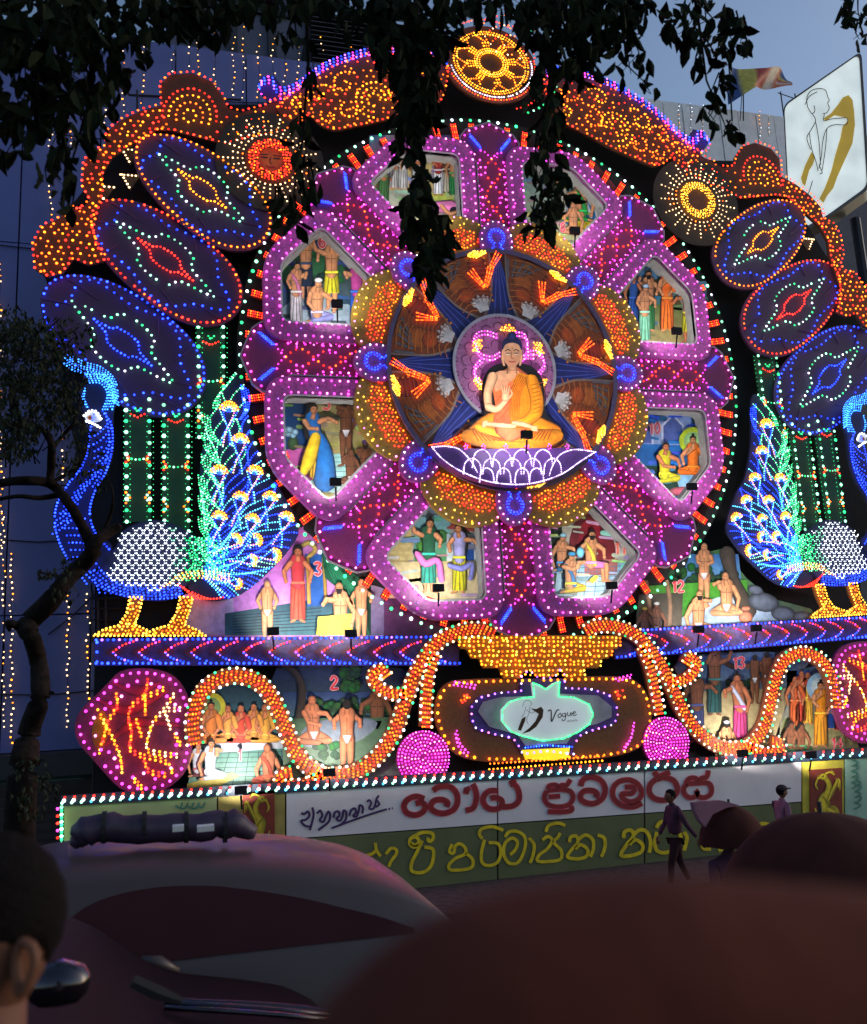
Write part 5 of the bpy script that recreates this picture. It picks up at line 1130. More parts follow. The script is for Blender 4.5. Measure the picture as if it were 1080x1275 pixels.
# inner pomegranate outline and plate
io = [(648, 842), (654, 836), (660, 834), (668, 842), (680, 844), (690, 842), (697, 833), (703, 838), (704, 856), (735, 857), (758, 864), (768, 878), (770, 892), (764, 903), (735, 911), (722, 917), (714, 930), (714, 940), (680, 936), (650, 940), (648, 934), (638, 920), (610, 914), (592, 908), (586, 895), (586, 880), (596, 868), (620, 862), (648, 860)]
q = MB(); q.plate(TT(io, d), d, .06, mat('emblem_violet', (.06, .03, .16), .5)); q.build('violet_border', em)
b.chain(TT(offset(io, 1), D), D, ('pink', 'purple', 'lav', 'purple'), .12, .024, closed=True)
b.chain(TT([(654, 931), (680, 928), (712, 930)], D), D, ('sky', 'blue'), .05, .02)
gi = [(596, 886), (602, 874), (625, 868), (652, 867), (700, 864), (745, 866), (762, 880), (762, 893), (745, 901), (718, 908), (706, 926), (655, 929), (645, 915), (610, 905)]
q = MB(); q.plate(TT(gi, d+.03), d+.03, .03, mat('grey_tin', (.40, .38, .42), .5, .2)); q.build('grey_panel', em)
q = MB(); q.plate(TT([(650, 934), (710, 931), (708, 943), (690, 947), (655, 945)], d+.02), d+.02, .04, glow('yellow_glow_panel', (1, .75, .02), .9)); q.build('yellow_panel', em)
pl = [(663, 850), (672, 853), (680, 858), (689, 851), (697, 848), (696, 867), (715, 868), (734, 877), (739, 890), (734, 902), (720, 912), (702, 920), (675, 923), (650, 917), (636, 911), (625, 898), (625, 884), (634, 874), (650, 869), (665, 868)]
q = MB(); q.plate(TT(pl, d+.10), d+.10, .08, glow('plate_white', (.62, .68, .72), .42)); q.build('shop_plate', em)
b.chain(TT(offset(pl, .4)[:14]+[pl[14]]+pl[15:], d+.13), d+.13, 'green', .03, .018, closed=True, drop=0)
b.build('bulbs', em)
p = Paint(d+.115)
p.poly([(647, 903), (650, 895), (655, 892), (654, 898), (649, 910), (645, 909)], (70, 40, 10)); p.poly([(661, 882), (668, 883), (674, 880), (677, 884), (676, 893), (668, 905), (660, 911), (650, 914), (660, 906), (667, 898), (671, 889), (668, 887)], (84, 50, 14), (60, 34, 8))
for st in ([(651, 880), (653, 874), (658, 872), (662, 875), (661, 879)], [(655, 880), (653, 888), (650, 893)], [(660, 880), (659, 888), (656, 896), (658, 902)], [(656, 884), (662, 888), (666, 886)]): p.stroke(st, .25, (40, 40, 50), 1, 1)
ink = (14, 12, 16)
def gl(strs, ox, oy, k, w, c=ink, PP=None, sh=.9):
    for st in strs: (PP or p).stroke([(ox+x*k, oy+y*k) for x, y in st], w, c, sh, 1.05)
V_ = [[(0, 2), (3, 0), (5, 3), (5, 18), (7, 18), (14, 2), (18, 0)]]
gl(V_, 683, 884, .72, .75); gl([[(4, 0), (0, 4), (2, 8), (6, 5), (4, 0)]], 695, 888, .72, .5); gl([[(6, 1), (1, 2), (1, 6), (5, 6), (7, 1), (5, 12), (1, 14), (0, 11)]], 700, 887.5, .72, .5); gl([[(0, 0), (0, 5), (3, 6), (6, 0), (6, 6)]], 707, 887, .72, .5); gl([[(0, 4), (5, 2), (3, 0), (0, 4), (3, 7), (7, 5)]], 713, 886, .72, .5)
for k in range(9): p.stroke([(706+k*1.5, 897.5-(k % 2)*.8-k*.15), (707+k*1.5, 899-k*.15)], .25, (30, 30, 40), 1, 1)
p.build('printed_lettering', em)
# ================================================================== story boards below and beside the wheel
def board(nm, out, c0, c1, fn, dd, lab, n=None, npos=None, ns=6, smooth=False):
    cx_ = sum(v[0] for v in out)/len(out); o = empty('story_board', at(cx_, max(v[1] for v in out), DP-dd), lab, 'painted board')
    q = MB(); q.plate(TT(out, dd-.01), dd-.01, .05, mat('ply_board', (.2, .15, .1), .7)); q.build('board', o)
    p = Paint(dd); p.poly(out, c0, c1); fn(p); s = p.build('painted_scenery', o)
    if n: number(o, dd+.13, n, npos[0], npos[1], ns)
    return o
def f1(p):
    p.poly([(246, 930), (350, 930), (350, 984), (232, 984)], (60, 110, 100), (120, 160, 140)); 
    for i in range(8): p.stroke([(262+i*3, 938+i*6), (352, 936+i*6)], .4, (30, 60, 60), 1, 1, cap=False); p.stroke([(262+i*12, 936), (240+i*16, 984)], .4, (30, 60, 60), 1, 1, cap=False)
    p.poly([(250, 928), (352, 918), (352, 932), (262, 938)], (190, 195, 205), (150, 155, 170)); p.poly([(233, 976), (290, 962), (298, 966), (262, 985), (233, 984)], (215, 200, 90), (180, 150, 50))
o = board('1', crom([(246, 985), (242, 900), (256, 868), (280, 854), (305, 854), (328, 868), (345, 900), (356, 935), (366, 960), (352, 984)], False, 4), (20, 50, 70), (60, 110, 110), f1, .14, 'arched painted scene one of five seated monks before kneeling listeners', '1', (299, 940), 6)
for x, y, H, c, hl in ((263, 925, 84, (215, 120, 50), 1), (284, 922, 72, (205, 140, 60), 0), (300, 924, 76, (190, 60, 40), 0), (316, 920, 72, (200, 130, 50), 0), (330, 924, 78, (200, 140, 50), 0)): fig(o, .17, x, y, H, 'sit', 'r', hair='bun' if hl else 'none', lower=c, upper=c, shawl='robe', armL=(-.5, 2.1), armR=(.5, 2.1), halo=((200, 190, 50), (120, 150, 90)) if hl else None)
fig(o, .22, 262, 972, 78, 'kneel', 't', hair='bun', lower=(200, 215, 235), upper=(200, 215, 235), shawl='top', face=1, armR=(1.4, -.3)); fig(o, .2, 246, 968, 66, 'kneel', 't', hair='bun', lower=(120, 50, 60), upper=(190, 190, 200), shawl='top', face=1); fig(o, .21, 334, 980, 82, 'kneel', 'r', hair='none', lower=(190, 60, 30), upper=(160, 60, 36), shawl='sash', face=-1, back=True)
flood(300, 984, 1.1, (300, 930, 'the scene of five monks'), 20)
def trees_bg(p, x0, x1, y0, y1, n=60):
    for i in range(n): p.blob(rnd.uniform(x0, x1), rnd.uniform(y0, y1), rnd.uniform(4, 8), rnd.uniform(3, 6), (rnd.randint(14, 40), rnd.randint(50, 96), rnd.randint(24, 44)), rnd.random()*3, .5, n=9)
def f2(p):
    p.poly([(352, 862), (500, 862), (500, 905), (352, 905)], (40, 60, 110), (90, 120, 130)); trees_bg(p, 380, 500, 872, 890); trees_bg(p, 425, 445, 830, 860, 25); p.stroke([(372, 900), (376, 860), (368, 838), (352, 828)], [5, 5, 4, 3], (50, 36, 30)); p.poly([(352, 895), (500, 893), (500, 972), (352, 972)], (60, 90, 60), (110, 130, 110)); p.poly([(380, 905), (430, 893), (470, 900), (440, 925), (380, 930)], (90, 100, 120), (130, 140, 150), smooth=True); trees_bg(p, 392, 420, 926, 944, 16)
o = board('2', crom([(345, 832), (500, 832), (505, 870), (490, 910), (465, 945), (430, 962), (400, 958), (378, 935), (360, 895)], True, 3), (30, 40, 80), (50, 80, 50), f2, .12, 'painted forest scene two with bare-chested ascetics by a stream', '2', (416, 850), 7)
fig(o, .17, 391, 926, 94, 'squat', 'r', hair='none', armR=(1.9, .8), armL=(.8, 1.5), lean=-.2); fig(o, .2, 432, 966, 94, 'stand', 'r', hair='short', armL=(-1.3, 1.4), armR=(1.4, 1.2), back=True); fig(o, .16, 470, 950, 98, 'stand', 'd', hair='short', armL=(-1.7, 1.4), beard=True)
flood(410, 962, 1.1, (430, 905, 'the forest scene with three ascetics'), 20)
def f13(p):
    p.poly([(850, 818), (995, 818), (990, 860), (855, 860)], (50, 80, 130), (90, 110, 130)); trees_bg(p, 905, 940, 850, 870, 20); p.poly([(860, 862), (985, 856), (960, 935), (885, 935)], (150, 135, 100), (200, 180, 130)); p.stroke([(884, 816), (912, 830)], [2, 3.5], (50, 30, 20))
o = board('13', crom([(850, 818), (1000, 815), (990, 850), (975, 890), (955, 925), (925, 938), (895, 932), (870, 905), (855, 865)], True, 3), (60, 80, 120), (170, 150, 110), f13, .12, 'painted beating scene thirteen with a raised club and running men', '13', (920, 825), 6)
fig(o, .16, 890, 890, 84, 'stand', 'd', beard=True, armR=(1.9, -1), armL=(.5, -1), hair='short', lower=(30, 80, 80)); fig(o, .2, 868, 924, 88, 'stand', 'd', armR=(2.2, .8), lower=(50, 60, 120), back=True, turban=(200, 200, 215)); fig(o, .21, 922, 924, 84, 'stand', 'r', hair='bun', lower=(190, 60, 120), upper=(190, 200, 225), shawl='sash', armL=(-1.4, 1), lean=-.4); fig(o, .22, 905, 940, 66, 'squat', 't', hair='long', turban=(210, 210, 220), back=True)
fig(o, .15, 940, 876, 60, 'stand', 'd', armL=(-1.2, .6), back=True); fig(o, .15, 955, 874, 62, 'stand', 'd', armR=(1.3, .4), back=True); fig(o, .15, 968, 872, 60, 'stand', 'd', back=True)
flood(925, 938, 1.1, (920, 890, 'the beating scene'), 20)
def f14(p):
    p.poly([(980, 835), (1010, 835), (1010, 870), (980, 870)], (40, 90, 170), (90, 140, 190)); p.poly([(1022, 840), (1050, 840), (1050, 900), (1026, 900)], (30, 60, 40), (50, 90, 60)); p.stroke([(1032, 842), (1034, 870), (1031, 905)], [4, 3, 4], (60, 50, 30)); p.poly([(975, 895), (1055, 890), (1070, 935), (970, 938)], (90, 110, 60), (190, 170, 120))
o = board('14', crom([(972, 938), (972, 890), (985, 850), (1005, 832), (1030, 830), (1050, 850), (1058, 890), (1072, 938)], False, 3), (60, 90, 120), (160, 150, 110), f14, .12, 'painted arch scene fourteen of a tall saffron robed teacher before a crowd', '14', (1042, 925), 5.5)
fig(o, .18, 1022, 930, 80, 'stand', 't', hair='bun', lower=(235, 150, 30), upper=(235, 145, 30), shawl='robe', halo=((150, 190, 220), (200, 220, 225)), armL=(-.4, 1.4), armR=(.8, 2.2))
for x, y, H, c in ((990, 905, 62, (200, 90, 40)), (998, 900, 64, (190, 60, 40)), (1006, 902, 64, (215, 160, 50))): fig(o, .15, x, y, H, 'stand', 'r', hair='none', lower=c, upper=c, shawl='robe')
for x, y, H in ((985, 937, 58), (998, 938, 56)): fig(o, .2, x, y, H, 'kneel', 'd', hair='long', lower=(60, 110, 70), face=1)
for x, y, H, c in ((1036, 908, 44, (40, 80, 160)), (1044, 910, 46, (150, 50, 60)), (1052, 910, 44, (200, 190, 170))): fig(o, .15, x, y, H, 'stand', 't', lower=c)
flood(1010, 940, 1.1, (1015, 900, 'the arch scene with the tall teacher'), 16)
def f3(p):
    p.poly([(262, 752), (330, 700), (378, 655), (378, 790), (230, 790), (230, 765)], (190, 90, 190), (205, 140, 215)); p.poly([(230, 740), (290, 735), (292, 790), (230, 790)], (205, 190, 225), (170, 150, 190)); p.poly([(280, 764), (380, 748), (480, 750), (480, 791), (280, 791)], (20, 60, 80), (50, 100, 110))
    for i in range(7): p.stroke([(290, 767+i*3.5), (400, 757+i*4.5)], .5, (10, 30, 46), 1, 1, cap=False)
    p.poly([(380, 690), (402, 690), (404, 755), (382, 755)], (30, 90, 170), (20, 70, 140)); p.stroke([(383, 695), (385, 750)], 2.6, (170, 130, 60)); p.stroke([(376, 680), (385, 676), (393, 684), (386, 692)], 3, (180, 150, 80)); p.stroke([(403, 695), (406, 750)], 2.4, (140, 110, 50))
    p.poly([(398, 672), (420, 700), (462, 730), (462, 790), (440, 790), (430, 740), (405, 720)], (8, 90, 60), (6, 60, 44))
    for i in range(8): p.stroke([(400+i*2, 680+i*3), (412+i*5, 715+i*4), (424+i*5, 735+i*8)], 1.2, (20, 120, 84), .4, 1)
    p.poly([(462, 728), (478, 733), (478, 790), (462, 790)], (150, 130, 170), (120, 100, 140)); p.poly([(478, 733), (560, 760), (560, 792), (478, 792)], (110, 50, 110), (90, 44, 84))
o = board('3', [(228, 748), (275, 745), (320, 720), (350, 690), (372, 655), (385, 665), (410, 690), (440, 715), (470, 735), (560, 772), (560, 793), (228, 793)], (190, 110, 190), (180, 120, 190), f3, .06, 'painted palace scene three with a dancer in red between bare-chested men', '3', (396, 708), 7)
fig(o, .1, 371, 774, 92, 'stand', 'r', hair='long', lower=(220, 70, 50), upper=(190, 50, 60), shawl='top', armL=(-1.3, 2.1), armR=(1.3, 2.1)); fig(o, .12, 333, 800, 76, 'stand', 't', hair='none', armL=(-.9, 1.9), armR=(.9, 1.9), back=True); fig(o, .12, 424, 800, 96, 'chair', 't', hair='none', lower=(196, 140, 100), face=-1, armL=(-1.8, .6), beard=True); fig(o, .13, 450, 800, 78, 'stand', 't', hair='none', armL=(-1, 1.8), armR=(1.2, 1.2), back=True)
p = Paint(.13); p.poly([(396, 768), (438, 764), (440, 791), (394, 791)], (220, 205, 60), (190, 160, 40)); p.build('painted_cloth', o)
flood(340, 786, 1.1, (380, 740, 'the palace scene with the dancer, left lamp'), 24); flood(437, 789, 1.1, (420, 740, 'the palace scene with the dancer, right lamp'), 20)
def f12(p):
    p.poly([(860, 690), (920, 690), (925, 740), (840, 740)], (60, 120, 190), (110, 160, 190)); trees_bg(p, 835, 915, 705, 730, 40); p.poly([(800, 730), (930, 722), (930, 780), (800, 780)], (70, 150, 40), (40, 100, 30)); p.poly([(848, 770), (890, 745), (930, 745), (985, 770), (985, 785), (840, 785)], (170, 190, 210), (130, 150, 170), smooth=True)
    p.stroke([(905, 690), (912, 720), (930, 760)], [10, 7, 12], (70, 60, 50)); 
    for x, y, r_ in ((950, 750, 20), (975, 765, 16), (1000, 770, 14), (940, 735, 10)): p.blob(x, y, r_, r_*.6, (96, 104, 120), .2, .4)
    p.blob(928, 769, 9, 8, (200, 120, 90)); p.stroke([(926, 758), (930, 758)], 3, (200, 120, 90)); p.poly([(795, 740), (850, 738), (848, 785), (790, 785)], (60, 56, 46), (90, 80, 66))
    for x in (832, 806): p.stroke([(x, 785), (x+2, 755), (x-2, 725)], [4, 3, 3], (130, 100, 76))
o = board('12', [(785, 790), (805, 770), (830, 745), (850, 722), (870, 690), (900, 683), (930, 720), (960, 745), (1010, 758), (1030, 785), (1030, 790)], (60, 110, 60), (90, 110, 90), f12, .06, 'painted riverside scene twelve with ascetics bathing under a tree', '12', (844, 730), 6)
fig(o, .1, 877, 755, 78, 'stand', 't', hair='none', armL=(-.2, 1.2), armR=(.5, 1.1), back=False); fig(o, .13, 870, 790, 84, 'kneel', 't', hair='none', face=1, armR=(1.4, -.4), beard=True); fig(o, .12, 905, 766, 84, 'squat', 't', hair='none', armL=(-1.5, -.2), face=-1); fig(o, .13, 818, 790, 62, 'squat', 'd', turban=(215, 210, 205), armL=(-1, -.8)); fig(o, .12, 803, 795, 60, 'squat', 'd', turban=(190, 170, 60))
flood(870, 784, 1.1, (880, 740, 'the riverside scene, left lamp'), 24); flood(942, 782, 1.1, (930, 750, 'the riverside scene, right lamp'), 16)
# ================================================================== lower sign boards
SB = .55
sb = empty('shop_sign_board', at(640, 1090, DP-SB), 'long white and olive fabric sign with red and yellow curly lettering and lamp edging', 'sign board')
def topy(x): return 1000-.0600*(x-78)          # upper edge measured on the photograph
def midy(x): return 1043-.0725*(x-394)
seams = [78, 271, 356, 620, 803, 999, 1052, 1200]
wm, om = mat('white_banner', (.78, .70, .70), .8, noise=.07, scale=2), mat('olive_banner', (.13, .14, .055), .8, noise=.12, scale=2)
def pan(x0, x1, ya, yb, mt, nm, dd=SB):
    q = MB(); q.plate(TT([(x0, ya(x0)), (x1, ya(x1)), (x1, yb(x1)), (x0, yb(x0))], dd), dd, .04, mt); return q.build(nm, sb)
for a, e in ((357, 619), (621, 802), (804, 998)):
    pan(a, e, topy, lambda x: midy(x)-1, wm, 'white_panel'); pan(a, e, lambda x: midy(x)+.5, lambda x: midy(x)+74, om, 'olive_panel')
pan(80, 270, topy, lambda x: topy(x)+110, mat('lime_banner', (.42, .47, .20), .8, noise=.1, scale=2), 'lime_panel'); pan(272, 355, topy, lambda x: topy(x)+110, mat('mustard_banner', (.36, .27, .07), .8), 'mustard_panel')
pan(1000, 1051, topy, lambda x: topy(x)+110, mat('yellow_banner', (.62, .50, .05), .8), 'yellow_panel'); pan(1053, 1200, topy, lambda x: topy(x)+110, mat('mint_banner', (.34, .52, .38), .8, noise=.1), 'mint_panel')
q = MB(); q.plate(TT([(76, 1004), (1200, topy(1200)+4), (1200, topy(1200)-9), (76, 991)], SB+.03), SB+.03, .06, mat('edging_board', (.01, .02, .04), .6)); q.build('edging_board', sb)
b = Bulbs()
n = 84
for i in range(n):
    x = 80+i*12.1; y = topy(x)-3
    b.add(*T(x, y, SB+.07), SB+.07, .036, 'white'); b.add(*T(x-2.5, y+3, SB+.07), SB+.07, .028, rnd.choice(('mint', 'cyan'))); b.add(*T(x+1, y-4, SB+.07), SB+.07, .024, 'red')
for i in range(6): x, y = 75, 1005+i*9; b.add(*T(x+2, y, SB+.07), SB+.07, .036, 'mint'); b.add(*T(x-3, y+2, SB+.07), SB+.07, .026, rnd.choice(('red', 'magenta'))); b.add(*T(x+2, y+4, SB+.07), SB+.07, .03, 'green')
b.build('bulbs', sb)
# lettering: brush strokes traced glyph by glyph
def write(nm, groups, w, col, ox, oy, k=1/3.857, edge=None, dd=SB+.02):
    p = Paint(dd)
    if edge:
        for st in groups: p.stroke([(ox+x*k, oy+y*k) for x, y in st], w+.8, edge, 1, 1, cap=False)
    for st in groups: p.stroke([(ox+x*k, oy+y*k) for x, y in st], w, col, 1, 1, cap=False)
    return p.build(nm, sb)
RED = (150, 26, 34); RE = (215, 70, 90)
write('printed_letter', [[(650, 135), (610, 122), (568, 140), (552, 172), (568, 202), (608, 212), (642, 198), (655, 172), (638, 152), (608, 158)]], 3.1, RED, 360, 960, edge=RE)
write('printed_letter', [[(692, 95), (722, 76), (770, 75), (802, 102), (810, 145), (792, 185), (745, 204), (700, 195), (680, 170), (698, 143), (735, 138), (762, 152), (755, 172)]], 3.1, RED, 360, 960, edge=RE)
write('printed_letter', [[(838, 94), (866, 100)], [(852, 76), (862, 98)], [(882, 62), (897, 95), (900, 135), (885, 178), (848, 190)]], 3.0, RED, 360, 960, edge=RE)
write('printed_letter', [[(1006, 96), (965, 96), (938, 118), (934, 150), (955, 178), (995, 184), (1022, 165), (1020, 140), (990, 128), (968, 132)]], 3.0, RED, 360, 960, edge=RE)
write('printed_letter', [[(22, 250), (70, 246), (100, 222), (102, 180), (84, 145), (62, 140)], [(74, 120), (80, 146)], [(62, 122), (74, 140)]], 3.0, RED, 620, 940, edge=RE)
write('printed_letter', [[(240, 168), (250, 148), (280, 145), (292, 160), (306, 146), (330, 146), (350, 118)], [(236, 172), (224, 205), (242, 238), (290, 250), (340, 240), (362, 208), (350, 176), (300, 166), (240, 172)], [(244, 202), (300, 198)], [(240, 272), (300, 274), (354, 268), (352, 246)]], 2.5, RED, 620, 940, edge=RE)
write('printed_letter', [[(398, 150), (412, 118), (450, 106), (495, 122), (516, 162), (504, 208), (462, 234), (415, 226), (396, 200), (416, 174), (455, 172), (478, 186), (470, 205)]], 3.0, RED, 620, 940, edge=RE)
write('printed_letter', [[(694, 232), (650, 250), (596, 242), (558, 210), (554, 165), (580, 130), (630, 120), (672, 140), (692, 180), (678, 212), (640, 226), (606, 214), (598, 188), (640, 186), (656, 172), (648, 155), (610, 156)]], 2.8, RED, 620, 940, edge=RE)
write('printed_letter', [[(752, 80), (770, 102), (795, 96), (828, 82)], [(762, 116), (734, 142), (728, 178), (752, 208), (800, 218), (846, 200), (864, 164), (846, 124), (800, 108), (766, 118)]], 2.9, RED, 620, 940, edge=RE)
write('printed_letter', [[(905, 138), (920, 114), (950, 112), (964, 128), (980, 112), (1004, 106), (1012, 74)], [(905, 140), (1002, 134), (1026, 155), (1022, 190), (990, 206), (962, 196), (958, 172), (955, 196), (925, 206), (898, 188), (894, 160), (908, 140)]], 2.6, RED, 620, 940, edge=RE)
INK = (66, 36, 92)
write('printed_script', [[(60, 200), (72, 208), (90, 195), (98, 215), (80, 235), (58, 240), (75, 262), (100, 268)], [(112, 175), (118, 215), (100, 285)], [(135, 205), (150, 190), (160, 215), (148, 235), (165, 245), (178, 215), (190, 195), (198, 215), (190, 245), (160, 270), (140, 285)]], 1.45, INK, 360, 960)
write('printed_script', [[(215, 225), (220, 200), (238, 195), (242, 215), (228, 228), (245, 240), (258, 215), (262, 190), (275, 200), (272, 235), (245, 262)], [(290, 215), (298, 190), (315, 180), (322, 200), (308, 215), (325, 218), (335, 190), (340, 165), (355, 175), (352, 205)]], 1.45, INK, 360, 960)
write('printed_script', [[(375, 150), (385, 140), (395, 155), (385, 180), (405, 182), (415, 160), (420, 135), (432, 118)], [(420, 140), (434, 160), (415, 175)], [(205, 275), (300, 240), (400, 205), (470, 184)], [(478, 184), (486, 182)], [(494, 180), (499, 179)]], 1.3, INK, 360, 960)
YE = (235, 200, 20)
write('printed_letter', [[(415, 345), (420, 380), (440, 410)], [(372, 405), (400, 398), (415, 385)], [(465, 400), (490, 372), (515, 378), (515, 400), (490, 435), (480, 460)]], 1.9, YE, 360, 960)
write('printed_letter', [[(585, 345), (605, 358), (625, 340), (612, 318), (585, 325), (580, 350), (600, 366), (640, 350)], [(592, 318), (640, 296), (688, 300), (692, 328), (672, 338), (668, 320)], [(640, 335), (615, 390), (590, 440), (592, 482), (640, 488), (680, 460), (694, 415), (690, 375), (650, 366)]], 2.1, YE, 360, 960)
write('printed_letter', [[(785, 352), (770, 385), (790, 395), (800, 360), (822, 350), (848, 372), (845, 400), (800, 420), (770, 450), (775, 475), (830, 475), (878, 462), (882, 425), (850, 395)]], 2.0, YE, 360, 960)
write('printed_letter', [[(930, 325), (915, 305), (925, 280), (975, 268), (1030, 285)], [(940, 330), (925, 390), (928, 440), (960, 455), (1000, 440), (1018, 395), (1005, 350), (960, 345)]], 2.0, YE, 360, 960)
write('printed_letter', [[(35, 395), (55, 370), (95, 368), (130, 395), (130, 450), (100, 515), (55, 520), (30, 480), (35, 425), (70, 400), (95, 420), (85, 455), (60, 480)], [(150, 400), (175, 430), (170, 480), (155, 520)]], 2.0, YE, 620, 940)
write('printed_letter', [[(232, 370), (245, 340), (290, 328), (325, 340)], [(215, 410), (240, 392), (262, 410), (240, 450), (200, 480), (192, 510), (250, 512), (302, 500), (305, 460), (270, 420), (290, 395), (300, 375)]], 2.0, YE, 620, 940)
write('printed_letter', [[(345, 420), (350, 395), (378, 390), (385, 420), (355, 455), (335, 490), (380, 500), (425, 488), (432, 455), (400, 432), (372, 452)], [(385, 410), (420, 385), (455, 405), (460, 450), (445, 490)], [(480, 385), (512, 400), (515, 445), (498, 490)]], 2.1, YE, 620, 940)
write('printed_letter', [[(605, 400), (610, 370), (640, 362), (652, 390), (620, 430), (592, 482), (640, 484), (690, 465), (695, 430), (660, 408), (632, 432)], [(650, 385), (685, 360), (718, 372), (735, 420), (728, 470)]], 2.3, YE, 620, 940)
write('printed_letter', [[(762, 350), (780, 325), (820, 318), (860, 330)], [(765, 370), (755, 420), (765, 460), (805, 470), (850, 450), (880, 410), (870, 375), (830, 375)], [(895, 370), (910, 400), (895, 460)]], 2.3, YE, 620, 940)
write('printed_letter', [[(980, 385), (1000, 370), (1012, 385), (985, 420), (990, 450), (1025, 452)], [(1040, 380), (1075, 370), (1100, 400), (1095, 440), (1060, 460)]], 2.3, YE, 620, 940)
write('printed_letter', [[(550, 350), (575, 330), (620, 340), (640, 370), (620, 400), (590, 390)], [(550, 400), (560, 430), (590, 432), (612, 400)], [(655, 300), (670, 290), (690, 285)], [(655, 345), (670, 330), (688, 335), (700, 360), (690, 400)]], 2.3, YE, 800, 940)
# bird plaques
def plaque(cx_, cy_, s, flip, lab, dim=1):
    dd = SB+.03; o = empty('bird_plaque', at(cx_, cy_+45, DP-dd), lab, 'plaque'); g_ = lambda pts: [(cx_+flip*x*s, cy_+y*s) for x, y in pts]
    q = MB(); q.plate(TT([(cx_-23*s, cy_-34*s), (cx_+23*s, cy_-37*s), (cx_+24*s, cy_+48*s), (cx_-22*s, cy_+50*s)], dd), dd, .04, mat('plaque_red', (.22, .03, .015), .7)); q.build('red_field', o)
    p = Paint(dd+.01); y_ = (225*dim, 195*dim, 40*dim); k = (60, 40, 10)
    p.stroke(g_([(-1, -22), (4, -14), (3, -2), (-3, 10), (0, 24)]), [3.5*s, 4*s, 5*s, 9*s, 8*s], y_, .7); p.blob(*g_([(-4, -24)])[0], 6*s, 5*s, y_, sh=.7)
    p.stroke(g_([(-8, -24), (-13, -20), (-11, -26)]), [2*s, .8*s, .5*s], y_, .7); p.stroke(g_([(0, -29), (6, -31), (12, -27), (8, -33)]), [1.8*s, 1.6*s, 1.2*s, .6*s], y_, .7); p.stroke(g_([(-13, -19), (-15, -12), (-12, -6)]), [1.4*s, 1.8*s, .6*s], y_, .7)
    for i in range(6): p.stroke(g_([(4+i*.5, 8-i*1.5), (12+i*1.2, -6-i*3), (15+i*.6+(i % 2)*2, -22+i*3.5)]), [2*s, 2*s, .6*s], y_, .6)
    for i in range(5): p.stroke(g_([(2, 22), (12, 20+i*2), (18+i, 30+i*4), (14, 42)]), [3*s, 2.4*s, 1.8*s, .7*s], y_, .6)
    p.stroke(g_([(-6, 26), (-12, 40)]), [3*s, 1.2*s], y_, .6); p.stroke(g_([(4, 28), (4, 44)]), [3*s, 1.2*s], y_, .6); p.stroke(g_([(-16, 22), (-14, 32), (-18, 40)]), [1*s, 2*s, 1*s], y_, .7)
    p.blob(*g_([(-5, -25)])[0], 1.3*s, 1.3*s, k)
    for i in range(5): p.stroke(g_([(-6+i*2, 4+i*3), (-2+i*2, 7+i*3)]), .35*s, k, 1, 1)
    p.build('painted_bird', o)
plaque(1029, 988, .86, 1, 'red plaque with a golden swan on the sign beside the capped person'); plaque(322, 1016, .86, -1, 'faded red plaque with a pale bird above the silver car roof', .8)
for (x, y) in ((235, 1003), (1062, 960), (1066, 985)):
    p = Paint(SB+.02)
    for k in range(5): p.stroke([(x-16+k*7 if x < 500 else x+(k % 2)*6, y+(k % 2)*4 if x < 500 else y-14+k*7), (x-11+k*7 if x < 500 else x+6, y+3 if x < 500 else y-10+k*7), (x-8+k*7 if x < 500 else x, y-3 if x < 500 else y-6+k*7)], 1.1, (70, 130, 110), .8, 1.1)
    p.build('painted_scrollwork', sb, kind='stuff')
# ================================================================== trees
bark = mat('bark', (.014, .010, .009), .95, noise=.5, scale=14, bump=.9, spec=.1)
leafm = mat('dark_leaf', (.012, .018, .008), .9, noise=.4, scale=2, spec=.1)
leafm2 = mat('street_leaf', (.022, .03, .018), .8, noise=.4, scale=2, spec=.15)
def leaf_mesh(nm, L, w, mt):
    q = MB(); vs = [(0, 0, 0), (w*.7, .01, -L*.25), (w, .015, -L*.5), (w*.6, .01, -L*.8), (0, -.01, -L*1.05), (-w*.6, .01, -L*.8), (-w, .015, -L*.5), (-w*.7, .01, -L*.25), (0, -.008, -L*.5)]
    me = bpy.data.meshes.new(nm); me.from_pydata(vs, [], [[0, 1, 8], [1, 2, 8], [2, 3, 8], [3, 4, 8], [4, 5, 8], [5, 6, 8], [6, 7, 8], [7, 0, 8]]); me.materials.append(mt); return me
LF = leaf_mesh('leaf', .130, .034, leafm)
LV = np.array([v.co[:] for v in LF.vertices]); LFc = [tuple(p.vertices) for p in LF.polygons]
def leaf_rot():
    return Matrix.Rotation(rnd.uniform(0, 2*PI), 3, 'Z') @ Matrix.Rotation(rnd.gauss(0, .55), 3, 'X') @ Matrix.Rotation(rnd.gauss(0, .45), 3, 'Y')
YC = 4.4
tree = empty('overhanging_tree', (-9.6, 3.2, gz(3.2)), 'big tree whose dark leafy branches hang across the top of the view', 'tree')
def tpx(px, py, Y): return at(px, py, Y)
q = MB(); q.tube([(-9.6, 3.2, gz(3.2)), (-9.5, 3.3, 2.5), (-9.2, 3.6, 5.0), (-8.9, 3.9, 7.2)], [.28, .22, .19, .15], bark, 10); q.build('trunk', tree, smooth=True)
